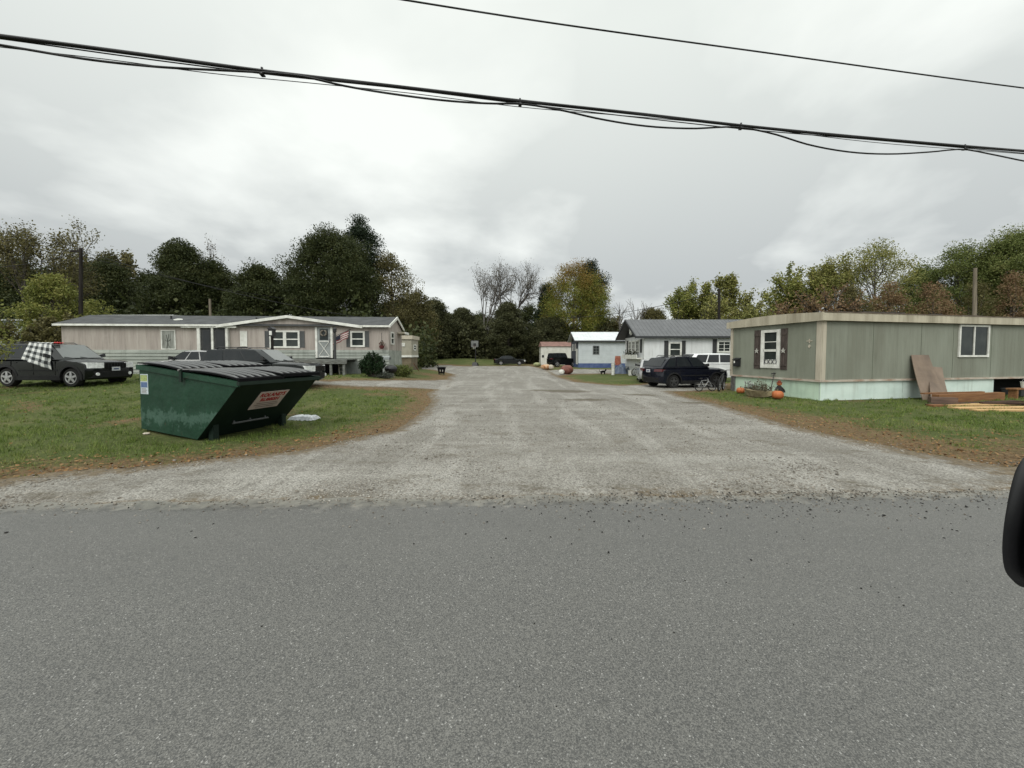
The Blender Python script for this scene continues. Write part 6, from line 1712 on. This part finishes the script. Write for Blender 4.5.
def sparse_tree(label, px, top, wpx, Y, mat, bark=GREYBARK, leaf=.22, leaves=14, seed=1, levels=5, group=None, up=.5, name='tree', stems=1, first=.28, spread=.62, zero=None):
    """branching skeleton with thin foliage at the twigs (half-bare autumn tree)"""
    rg = np.random.default_rng(seed)
    x = X(px, Y); zg = tz(x, Y) if zero is None else zero; H = Z(top, Y) - zg; w = wpx / F_PX * Y / 2
    t = thing(name, label, 'tree', (x, Y, zg), 0, group)
    T = Tub(5); tips = []
    def rec(p, d, L, r, lv):
        k = 4; pts = [p]; q = p.copy(); dd = d.copy()
        for i in range(k):
            dd = dd + rg.normal(0, .10, 3) + np.array([0, 0, .05 * up]); dd /= np.linalg.norm(dd)
            q = q + dd * L / k; pts.append(q.copy())
        T.add(pts, np.linspace(r, r * .62, k + 1))
        if lv <= 2: tips.extend(pts[1:])
        if lv == 0: return
        nb = 3 if lv > 1 else 4
        for i in range(nb):
            a = rg.uniform(0, 2 * PI); sp = spread * rg.uniform(.6, 1.2)
            perp = np.cross(dd, rg.normal(0, 1, 3)); perp /= np.linalg.norm(perp)
            nd = dd * math.cos(sp) + perp * math.sin(sp) + np.array([0, 0, .18 * up]); nd /= np.linalg.norm(nd)
            s_ = pts[-1] if i == 0 else pts[rg.integers(2, k + 1)]
            rec(np.array(s_), nd, L * rg.uniform(.62, .82), r * .58, lv - 1)
    for s_ in range(stems):
        a = 2 * PI * s_ / stems + seed
        rec(np.array([0, 0, -.1]), np.array([.22 * math.cos(a) * (stems > 1), .22 * math.sin(a) * (stems > 1), 1.0]), first, .016, levels)
    V = np.concatenate(T.v); hi = V[:, 2].max(); wx = np.percentile(np.abs(V[:, 0]), 97); wy = np.percentile(np.abs(V[:, 1]), 97)
    k = np.array([w / wx, w * .9 / wy, H / hi])
    T.v = [v * k for v in T.v]
    # keep branch girths sane after the stretch: re-scale only positions
    link('trunk', T.mesh('trunk', bark), t)
    tips = np.array(tips) * k
    if leaves:
        pts = np.repeat(tips, leaves, 0) + np.clip(rg.normal(0, 1, (len(tips) * leaves, 3)), -1.8, 1.8) * .016 * (w + H) 
        pts = pts[rg.uniform(0, 1, len(pts)) > .25]
        link('crown', leaf_mesh('crown', pts, leaf, rg, mat), t)
    return t
DKL = leaf_mat('dark_green_leaf', [(.014, .02, .007, 1), (.03, .039, .012, 1), (.05, .06, .019, 1), (.085, .085, .03, 1)])
MDL = leaf_mat('mid_green_leaf', [(.046, .062, .017, 1), (.09, .115, .03, 1), (.145, .168, .05, 1), (.21, .2, .075, 1)])
DKF = leaf_mat('distant_olive_leaf', [(.024, .027, .012, 1), (.045, .049, .021, 1), (.07, .073, .032, 1), (.1, .095, .048, 1)])
YOL = leaf_mat('yellowing_olive_leaf', [(.075, .083, .022, 1), (.145, .153, .042, 1), (.225, .22, .068, 1), (.29, .255, .1, 1)])
YGL = leaf_mat('yellow_green_leaf', [(.07, .085, .02, 1), (.13, .15, .035, 1), (.21, .21, .055, 1), (.28, .25, .09, 1)])
OLV = leaf_mat('olive_brown_leaf', [(.045, .043, .016, 1), (.085, .078, .028, 1), (.13, .115, .045, 1), (.19, .165, .08, 1)])
MPL = leaf_mat('turning_maple_leaf', [(.06, .085, .015, 1), (.12, .145, .025, 1), (.19, .18, .035, 1), (.24, .14, .04, 1)])
RDL = leaf_mat('reddish_brown_leaf', [(.09, .062, .036, 1), (.16, .095, .052, 1), (.22, .15, .08, 1), (.21, .19, .09, 1)])
PNL = leaf_mat('pine_needle', [(.01, .02, .01, 1), (.02, .032, .015, 1), (.03, .045, .02, 1)])
YEW = leaf_mat('yew_needle', [(.008, .02, .007, 1), (.015, .035, .012, 1), (.03, .055, .02, 1)])
GRL = leaf_mat('grey_brown_leaf', [(.06, .05, .035, 1), (.1, .085, .06, 1), (.14, .12, .085, 1)])

# maple: leaves turned orange towards the top and outer edge of the crown
_nt = MPL.node_tree; _co = coords(_nt); _sx = _nt.nodes.new('ShaderNodeSeparateXYZ'); _nt.links.new(_co, _sx.inputs[0])
_zz = ramp(_nt, _sx.outputs[2], 8.0, 17.5, -.35, .55); _ns = ramp(_nt, noise(_nt, _co, .5, 4), .3, .7, -.35, .35)
_ad = N(_nt, 'ShaderNodeMath', _operation='ADD'); _nt.links.new(_zz, _ad.inputs[0]); _nt.links.new(_ns, _ad.inputs[1])
_cr = next(n for n in _nt.nodes if n.bl_idname == 'ShaderNodeValToRGB')
_mx = mixc(_nt, ramp(_nt, _ad.outputs[0], .1, .6, 0, .75), _cr.outputs[0], (.22, .105, .03, 1))
_nt.links.new(_mx, _nt.nodes['Principled BSDF'].inputs['Base Color'])
_tr = next(n for n in _nt.nodes if n.bl_idname == 'ShaderNodeBsdfTranslucent'); _nt.links.new(_mx, _tr.inputs[0])
# --- left side
sparse_tree('tall half bare olive tree at the far left edge of the photo', 10, 206, 100, 33, OLV, BARK, .16, 9, 6, 5)
tree('dark green tree rising behind the pale trailer at the left edge', 18, 262, 76, 40, 'dome', DKL, seed=2, clumps=150, leaf=.32)
tree('yellow green young tree left of the dark utility pole', 55, 272, 62, 26.5, 'oval', YGL, seed=3, clumps=120, per=60, leaf=.24, base=.08, thin=.25)
tree('small yellow green tree just right of the dark utility pole base', 97, 300, 32, 29, 'round', YGL, seed=4, clumps=50, per=60, leaf=.24, base=.15, thin=.3)
tree('low leafy yellow green sapling hanging over the rear of the black SUV', -26, 290, 70, 13.2, 'round', YGL, seed=5, clumps=46, per=26, leaf=.15, base=.3, sig=.06, zero=.3, thin=.3)
sparse_tree('airy pale leaved shrub in front of the pale trailer', 44, 312, 58, 23, OLV, GREYBARK, .15, 9, 6, 4, stems=3, first=.2)
tree('broad dark tree mass between the utility pole and the tallest rounded dark tree', 108, 262, 82, 44, 'dome', DKL, seed=7, clumps=190, leaf=.32)
sparse_tree('thin leaved tree top poking above the dark mass right of the pole', 122, 252, 40, 52, OLV, BARK, .3, 10, 8, 5)
tree('tall dark rounded tree with a leaning flat top left of the bare tree', 186, 242, 62, 42, 'oval', DKL, seed=9, clumps=200, per=130, leaf=.3, lean=-.03)
tree('dark green tree below the bare tree behind the glazed entry', 213, 262, 66, 44, 'dome', DKL, seed=10, clumps=200, leaf=.32)
sparse_tree('pale bare tree standing above the dark trees behind the glazed entry', 216, 236, 40, 46, GRL, GREYBARK, .2, 1, 11, 5)
tree('dark mid-height tree behind the double window of the pinkish home', 262, 264, 70, 42, 'dome', DKL, seed=12, clumps=190, leaf=.32)
tree('large dark broad-crowned tree behind the front door of the pinkish home', 334, 234, 88, 43, 'round', DKL, seed=13, clumps=330, per=140, leaf=.3, base=.12)
tree('tall feathery dark pine rising at the right shoulder of the large dark tree', 363, 218, 50, 47, 'oval', PNL, seed=14, clumps=120, per=90, leaf=.3, base=.35, sig=.05)
tree('lighter olive green tree on the right flank of the large dark tree', 393, 252, 58, 46, 'dome', OLV, seed=15, clumps=130, per=70, leaf=.3, thin=.2, base=.1)
tree('small olive brown tree above the beige trailer', 418, 292, 46, 50, 'dome', OLV, seed=16, clumps=100, per=70, leaf=.32, thin=.2, base=.05)
# --- middle, far end of the drive
tree('dark bushy tree at the far left of the drive end', 434, 300, 48, 66, 'dome', DKF, seed=17, clumps=150, leaf=.42, base=.04)
tree('dark bushy tree behind the basketball hoop', 463, 309, 46, 70, 'dome', DKF, seed=18, clumps=150, leaf=.42, base=.04)
sparse_tree('tall half bare grey tree, the left of the bare pair at the drive end', 486, 253, 54, 72, GRL, GREYBARK, .19, 2, 19, 5)
sparse_tree('half bare grey tree, the right of the bare pair at the drive end', 514, 260, 54, 74, GRL, GREYBARK, .19, 2, 20, 5)
tree('green tree in front of the bare pair behind the far sedan', 507, 305, 40, 66, 'oval', MDL, seed=21, clumps=140, leaf=.4, base=.05, mat=None) if False else tree('green tree in front of the bare pair behind the far sedan', 508, 303, 42, 66, 'oval', DKF, seed=21, clumps=140, leaf=.4, base=.05)
tree('dark pointed evergreen left of the yellow orange maple', 546, 284, 34, 78, 'cone', PNL, seed=22, clumps=120, leaf=.45, base=.05)
tree('tall dark pine showing behind the top of the yellow orange maple', 589, 259, 40, 84, 'oval', PNL, seed=23, clumps=120, per=80, leaf=.45, base=.3, sig=.05)
tree('yellow green and orange maple at the far end of the drive', 574, 264, 66, 70, 'round', MPL, seed=24, clumps=210, per=120, leaf=.34, base=.06, thin=.1)
tree('dark green tree below the maple behind the rusty roofed trailer', 553, 318, 62, 68, 'dome', DKF, seed=25, clumps=160, leaf=.42, base=.04)
sparse_tree('brown thin tree right of the maple above the white metal roof', 612, 318, 40, 72, OLV, BARK, .36, 8, 26, 4, stems=2)
sparse_tree('bare branching tree above the left end of the ribbed roof', 630, 298, 46, 54, GRL, GREYBARK, .2, 0, 27, 4)
tree('rounded olive green tree above the ridge of the ribbed roof', 652, 309, 48, 56, 'dome', OLV, seed=28, clumps=130, per=90, leaf=.34, base=.1)
# --- right
sparse_tree('slender pale yellow green tree with open crown above the ribbed roof', 692, 279, 50, 50, YGL, GREYBARK, .24, 10, 29, 5, stems=2)
sparse_tree('tall thin leaved olive tree just right of the dark pole', 742, 272, 60, 46, YOL, BARK, .25, 9, 30, 5)
sparse_tree('yellow green open tree above the left end of the green home', 781, 263, 56, 44, YGL, BARK, .25, 9, 31, 5)
sparse_tree('olive green tree above the starred window of the green home', 822, 256, 66, 42, YOL, BARK, .2, 11, 32, 5)
tree('yellow green round tree left of the gap in the right treeline', 872, 246, 72, 41, 'round', YOL, seed=33, clumps=110, per=80, leaf=.27, thin=.2, base=.25)
tree('darker green low tree in the gap left of the pale pole', 918, 264, 44, 46, 'dome', MDL, seed=34, clumps=110, leaf=.28, base=.2)
tree('green tree behind the pale pole', 957, 248, 62, 42, 'round', MDL, seed=35, clumps=170, per=100, leaf=.27, base=.2)
tree('tall dark green tree at the right edge of the photo', 1010, 233, 74, 40, 'round', MDL, seed=36, clumps=230, per=120, leaf=.27, base=.2)
tree('green tree beyond the right edge of the photo', 1075, 240, 80, 40, 'round', MDL, seed=37, clumps=150, leaf=.3, base=.2)
for i, (px, tp, w, lab) in enumerate(((742, 296, 50, 'brown scrubby thicket left behind the green home near the dark pole'), (800, 288, 60, 'brown scrubby thicket behind the starred end of the green home'), (850, 284, 52, 'olive thicket behind the near corner of the green home'),
                                      (888, 282, 44, 'reddish brown low tree behind the green home left of the pale pole'), (932, 280, 50, 'russet brown low tree behind the green home just left of the pale pole'), (975, 284, 46, 'brown low tree right behind the pale pole'), (1012, 272, 50, 'brown low tree at the right edge behind the green home'))):
    if i in (0, 1): sparse_tree(lab, px, tp, w + 14, 39, RDL if i else YOL, BARK, .2, 9, 50 + i, 4, stems=3, first=.16)
    else: tree(lab, px, tp, w, 37, 'dome', {2: OLV, 3: RDL, 4: RDL, 5: OLV, 6: RDL}[i], seed=50 + i, clumps=80, per=70, leaf=.23, base=.05, thin=.45, cat='tree')
# --- second rank that closes the wood: alike trees
g_ = 'dark trees of the second rank closing the wood'
for i, (px, tp, w, Y) in enumerate(((-40, 262, 110, 58), (60, 268, 110, 56), (150, 272, 90, 56), (240, 284, 110, 56), (300, 272, 90, 58), (400, 300, 80, 62), (440, 312, 60, 84), (480, 316, 60, 86), (530, 306, 50, 88), (600, 318, 60, 88))):
    tree('dark tree of the rear rank closing the wood behind the other trees', px, tp, w, Y, 'dome', DKL, seed=80 + i, clumps=120, per=80, leaf=.5, base=.02, group=g_)
# undergrowth masses
def thicket(name, label, x0, x1, y0, y1, h, n, mat, leaf, seed):
    rg = np.random.default_rng(seed)
    x = rg.uniform(x0, x1, n); y = rg.uniform(y0, y1, n)
    hh = h * (.75 + .25 * np.sin(x * .55 + seed) * np.sin(x * .21 + 1) + .12 * np.sin(x * 1.9))
    z = terr(x, y) + hh * rg.beta(1.1, 1.5, n)
    stuff(link(name, leaf_mesh(name, np.stack([x, y, z], -1), leaf, rg, mat)), label, 'undergrowth')
thicket('undergrowth', 'dark leafy undergrowth below the trees on the left', -75, -9, 37, 48, 7.5, 42000, DKL, .42, 1)
thicket('undergrowth', 'dark leafy undergrowth below the trees at the drive end', -24, 30, 66, 76, 8.0, 34000, DKF, .5, 2)
thicket('undergrowth', 'brown olive undergrowth below the trees on the right', 17, 66, 36, 44, 6.0, 22000, YOL, .3, 3)
thicket('undergrowth', 'olive undergrowth behind the two white houses', 12, 34, 52, 60, 5.0, 12000, OLV, .42, 4)
def far_wood(x0, x1, y, h, n, seed, label):
    rg = np.random.default_rng(seed); x = rg.uniform(x0, x1, n); yy = y + rg.uniform(-4, 4, n)
    hh = h * (.8 + .2 * np.sin(x * .23 + seed) * np.sin(x * .11) + .07 * np.sin(x * .9)); z = hh * rg.uniform(0, 1, n) ** .85
    stuff(link('far_wood', leaf_mesh('far_wood', np.stack([x, yy, z], -1), 1.0, rg, DKL)), label, 'wood')
far_wood(-150, 60, 96, 9.0, 26000, 5, 'far dark wood seen as one mass behind the drive end')
far_wood(60, 150, 80, 9, 9000, 6, 'far wood seen as one mass on the right')
# --- bushes by the pinkish home
def bush(label, px, py, top, wpx, mat, seed, spiky=False, cat='bush', leaf=.09, n=60, per=110):
    rg = np.random.default_rng(seed); p = gp(px, py); Y = p.y; H = Z(top, Y) - p.z; w = wpx / F_PX * Y / 2
    t = thing('bush', label, cat, p)
    T = Tub(4); pts = []
    for k in range(n):
        a = rg.uniform(0, 2 * PI); rr = rg.uniform(0, 1) ** .5
        e = np.array([math.cos(a) * rr * w, math.sin(a) * rr * w * .8, H * (1 - .45 * rr ** 2) * rg.uniform(.75, 1.05)])
        T.add([(e[0] * .15, e[1] * .15, 0), e * (.7, .7, .55), e], [.03, .02, .008])
        tt = rg.uniform(.25 if spiky else .0, 1, per)[:, None]
        s_ = np.array([e[0] * .15, e[1] * .15, 0]); m_ = e * np.array([.7, .7, .55])
        q = (1 - tt) ** 2 * s_ + 2 * tt * (1 - tt) * m_ + tt ** 2 * e
        pts.append(q + rg.normal(0, .045 if spiky else .09, q.shape) * (1.2 - .4 * tt))
    link('stem', T.mesh('stem', BARK), t); pts = np.concatenate(pts); pts[:, 2] = np.maximum(pts[:, 2], .02)
    link('foliage', leaf_mesh('foliage', pts, leaf, rg, mat), t); return t
bush('dark upright yew bush with spiky shoots in front of the pinkish home', 372.5, 377, 352, 27, YEW, 61, True, n=70)
bush('low mounded green bush right of the kettle grill', 401.5, 376.5, 364.5, 22, MDL, 62, n=50, leaf=.08)
bush('low grey green plant at the foot of the post mailbox', 383, 378, 373, 20, leaf_mat('grey_green_leaf', [(.05, .06, .045, 1), (.09, .1, .08, 1)]), 63, n=30, per=50, leaf=.07)
# leaves piled round the far right ornament corner
# ================================================================== poles and wires
def pole(label, px, top, Y, r, mat, arm=None, lean=0):
    x = X(px, Y); zg = tz(x, Y); H = Z(top, Y) - zg
    t = thing('utility_pole', label, 'utility pole', (x, Y, zg))
    MB().tube([(0, 0, -.1), (lean * .5 * H, 0, H * .5), (lean * H, 0, H)], [r * 1.2, r, r * .8], 12).build('shaft', mat, t, smooth=50)
    if arm:
        MB().box(-arm / 2, arm / 2, -.06, .06, H - .28, H - .16).build('crossarm', mat, t)
        for s_ in (-.4, .4): MB().lathe([(.03, 0), (.05, .05), (.05, .12), (.02, .16)], 8, 'z', (s_ * arm, 0, H - .16)).build('insulator', STEEL, t)
    return t, Vector((x + lean * H, Y, zg + H))
_, tA = pole('dark wooden utility pole standing behind the left end of the pinkish home', 80, 248, 26.5, .115, WOODPOLE, .6, .045)
_, tB = pole('dark slim utility pole behind the white house with the ribbed roof', 719, 289, 37.5, .14, WOODPOLE, None, -.015)
_, tC = pole('pale weathered utility pole behind the green home', 974.5, 268, 27.5, .12, PALEPOLE, None, -.03)
x_ = X(211.5, 34)
t = thing('post', 'thin pale post above the roof of the pinkish home near the bare tree', 'post', (x_, 34, tz(x_, 34)))
MB().tube([(0, 0, 0), (0, 0, Z(299, 34) - tz(x_, 34))], .09, 8).build('shaft', PALEPOLE, t)
WIRE = M('black_cable', (.008, .008, .009, 1), (.012, .012, .012, 1), 9, .6, .3)
def cable(label, pts, r, name='cable', n=6, group=None):
    return tag(link(name, MB().tube(pts, r, n).mesh(name, WIRE, 60)), label, 'cable', group)
def catenary(a, c, sag, n=24):
    a, c = Vector(a), Vector(c)
    return [a.lerp(c, i / n) - Vector((0, 0, 4 * sag * (i / n) * (1 - i / n))) for i in range(n + 1)]
def roadY(px): 
    w = px / 1024; return 1 / ((1 - w) / 5.6 + w / 9.5)
def run(pts_img, off=0.0, fine=60):
    """cable following road-side span through measured heights"""
    xs_ = np.array([q[0] for q in pts_img], float); ys_ = np.array([q[1] for q in pts_img], float)
    g = np.linspace(xs_[0], xs_[-1], fine)
    # smooth interpolation (Catmull-Rom through the measured points)
    tan = np.gradient(ys_, xs_)
    out = []
    for v in g:
        i = min(max(np.searchsorted(xs_, v) - 1, 0), len(xs_) - 2); h = xs_[i + 1] - xs_[i]; s_ = (v - xs_[i]) / h
        y = (2 * s_ ** 3 - 3 * s_ ** 2 + 1) * ys_[i] + (s_ ** 3 - 2 * s_ ** 2 + s_) * h * tan[i] + (-2 * s_ ** 3 + 3 * s_ ** 2) * ys_[i + 1] + (s_ ** 3 - s_ ** 2) * h * tan[i + 1]
        out.append(P(v, y, roadY(v) + off))
    return out
B_ = [(-500, -25), (-200, 12), (0, 36), (130, 53), (262, 71), (400, 87), (520, 101), (640, 114), (740, 125.5), (880, 139), (1024, 151), (1250, 168), (1600, 190)]
cable('thickest black cable bundle sagging along the road across the whole sky', run(B_), .027)
cable('thin strand wire bound just below the thick bundle', run([(q[0], q[1] + 2.6 + 1.2 * math.sin(q[0] * .012)) for q in B_], .02), .009)
C_ = [(-300, 0), (0, 45), (100, 61), (160, 67), (215, 70), (262, 72.5), (300, 76), (345, 86), (400, 95), (450, 101), (490, 103.5), (522, 104), (560, 110), (600, 119), (650, 126.5), (690, 128.5), (740, 127.5), (770, 133), (810, 145), (860, 153), (890, 154), (930, 152), (965, 149.5), (990, 154), (1024, 161), (1150, 176), (1300, 180)]
cable('black looped cable hanging in shallow swags below the thick bundle', run(C_, -.03, 160), .016)
cable('thin drooping line between the looped cable and the bundle', run([(-300, 5), (0, 47), (120, 61), (200, 72), (310, 83), (400, 92), (520, 107), (640, 117), (740, 126), (860, 141), (1024, 154), (1200, 168)], .05, 60), .006)
cable('single black wire high across the upper right of the sky', run([(100, -52), (405, 0), (512, 17), (768, 53), (1024, 88), (1300, 120), (1700, 160)], .9), .016)
for px, py in ((262, 72), (520, 102.5), (741, 126.5), (965, 147.5)):
    p = P(px, py, roadY(px))
    o = MB().tube([(0, 0, -.05), (0, 0, .07)], .018, 6).box(-.03, .03, -.045, .045, -.05, -.03).mesh('cable_clamp', BLK)
    o = link('cable_clamp', o); o.location = p
    tag(o, {262: 'cable clamp on the thick bundle nearest the left edge', 520: 'cable clamp on the thick bundle near the middle of the sky', 741: 'cable clamp on the thick bundle above the white house', 965: 'cable clamp on the thick bundle nearest the right edge'}[px], 'clamp', 'clamps on the cable bundle')
cable('thin service wire running right from the dark pole over the pinkish home', catenary(tA - Vector((0, 0, .2)), P(392, 322, 30), .5), .018)
cable('second thin service wire from the dark pole to the entry', catenary(tA - Vector((0, 0, .5)), P(300, 300, 40), .4), .018)
cable('thin service wire running left from the dark pole', catenary(tA - Vector((0, 0, .2)), P(-30, 268, 24), .3), .018)
cable('thin service wire running left from the slim pole behind the white house', catenary(tB - Vector((0, 0, .3)), P(560, 318, 60), .6), .03)

# ================================================================== sky, sun, view
w = bpy.data.worlds.new('World'); SC.world = w; w.use_nodes = True
nt = w.node_tree; nt.nodes.clear()
SUN_EL, SUN_AZ = R(42), R(200)            # behind the camera, a little to the left
sky = nt.nodes.new('ShaderNodeTexSky'); sky.sky_type = 'NISHITA'; sky.sun_disc = False; sky.sun_elevation = SUN_EL; sky.sun_rotation = SUN_AZ
b1 = nt.nodes.new('ShaderNodeBackground'); b1.inputs[1].default_value = .08; nt.links.new(sky.outputs[0], b1.inputs[0])
tc = nt.nodes.new('ShaderNodeTexCoord'); sp = nt.nodes.new('ShaderNodeSeparateXYZ'); nt.links.new(tc.outputs['Generated'], sp.inputs[0])
zc = N(nt, 'ShaderNodeMath', _operation='MAXIMUM'); nt.links.new(sp.outputs[2], zc.inputs[0]); zc.inputs[1].default_value = 0
za = N(nt, 'ShaderNodeMath', _operation='ADD'); nt.links.new(zc.outputs[0], za.inputs[0]); za.inputs[1].default_value = .3
dx = N(nt, 'ShaderNodeMath', _operation='DIVIDE'); nt.links.new(sp.outputs[0], dx.inputs[0]); nt.links.new(za.outputs[0], dx.inputs[1])
dy = N(nt, 'ShaderNodeMath', _operation='DIVIDE'); nt.links.new(sp.outputs[1], dy.inputs[0]); nt.links.new(za.outputs[0], dy.inputs[1])
cb = nt.nodes.new('ShaderNodeCombineXYZ'); nt.links.new(dx.outputs[0], cb.inputs[0]); nt.links.new(dy.outputs[0], cb.inputs[1]); cb.inputs[2].default_value = 3.4
n1_ = noise(nt, cb.outputs[0], .75, 6, .52, .3); n2_ = noise(nt, cb.outputs[0], 2.1, 5, .5, .2)
mx_ = N(nt, 'ShaderNodeMath', _operation='MULTIPLY_ADD'); nt.links.new(n2_, mx_.inputs[0]); mx_.inputs[1].default_value = .6; nt.links.new(n1_, mx_.inputs[2])
cl_ = ramp(nt, mx_.outputs[0], .68, .92)
nv_ = N(nt, 'ShaderNodeVectorMath', _operation='NORMALIZE'); nt.links.new(tc.outputs['Generated'], nv_.inputs[0])
def bank(d, a, amt):                        # a darker cloud bank low in one quarter of the sky, broken up by the cloud noise
    v_ = N(nt, 'ShaderNodeVectorMath', _operation='DOT_PRODUCT'); nt.links.new(nv_.outputs[0], v_.inputs[0]); v_.inputs[1].default_value = Vector(d).normalized()
    return ramp(nt, v_.outputs['Value'], a, 1.0, 0, amt)
for d_, a_, m_ in (((.30, .95, .30), .92, .45), ((.75, .8, .30), .93, .12), ((-.95, .85, .42), .93, .3), ((-.1, 1, .62), .88, -.06), ((-.55, .9, .75), .88, -.2)):
    sb_ = N(nt, 'ShaderNodeMath', _operation='SUBTRACT'); nt.links.new(cl_, sb_.inputs[0]); nt.links.new(bank(d_, a_, m_), sb_.inputs[1]); sb_.use_clamp = True; cl_ = sb_.outputs[0]
low = mixc(nt, cl_, (.46, .485, .49, 1), (.92, .95, .92, 1))
elev = ramp(nt, sp.outputs[2], .10, .62)
hi_ = mixc(nt, cl_, (.80, .84, .80, 1), (.95, .985, .935, 1))
col = mixc(nt, elev, low, hi_)
zen = ramp(nt, sp.outputs[2], .66, 1.0, 1.0, 2.4)
b2 = nt.nodes.new('ShaderNodeBackground'); nt.links.new(col, b2.inputs[0]); bk_ = ramp(nt, sp.outputs[1], .15, -.75, 1.0, 1.6)
zz_ = N(nt, 'ShaderNodeMath', _operation='MULTIPLY'); nt.links.new(zen, zz_.inputs[0]); nt.links.new(bk_, zz_.inputs[1]); nt.links.new(zz_.outputs[0], b2.inputs[1])
ms = nt.nodes.new('ShaderNodeMixShader'); ms.inputs[0].default_value = .94
nt.links.new(b1.outputs[0], ms.inputs[1]); nt.links.new(b2.outputs[0], ms.inputs[2])
ow = nt.nodes.new('ShaderNodeOutputWorld'); nt.links.new(ms.outputs[0], ow.inputs[0])
sl = bpy.data.lights.new('sun', 'SUN'); sl.energy = 1.3; sl.angle = R(28); sl.color = (1, .97, .92)
so = bpy.data.objects.new('sun', sl); COL.objects.link(so)
# sky rotation 0 = +Y, clockwise seen from above
dv = Vector((math.sin(SUN_AZ) * math.cos(SUN_EL), math.cos(SUN_AZ) * math.cos(SUN_EL), math.sin(SUN_EL)))
so.rotation_euler = (-dv).to_track_quat('-Z', 'Y').to_euler()
SC.view_settings.view_transform = 'Standard'; SC.view_settings.look = 'None'; SC.view_settings.exposure = 0.13; SC.view_settings.gamma = 1
SC.cycles.use_denoising = True
SC.cycles.max_bounces = 5; SC.cycles.diffuse_bounces = 3; SC.cycles.glossy_bounces = 3; SC.cycles.transmission_bounces = 2
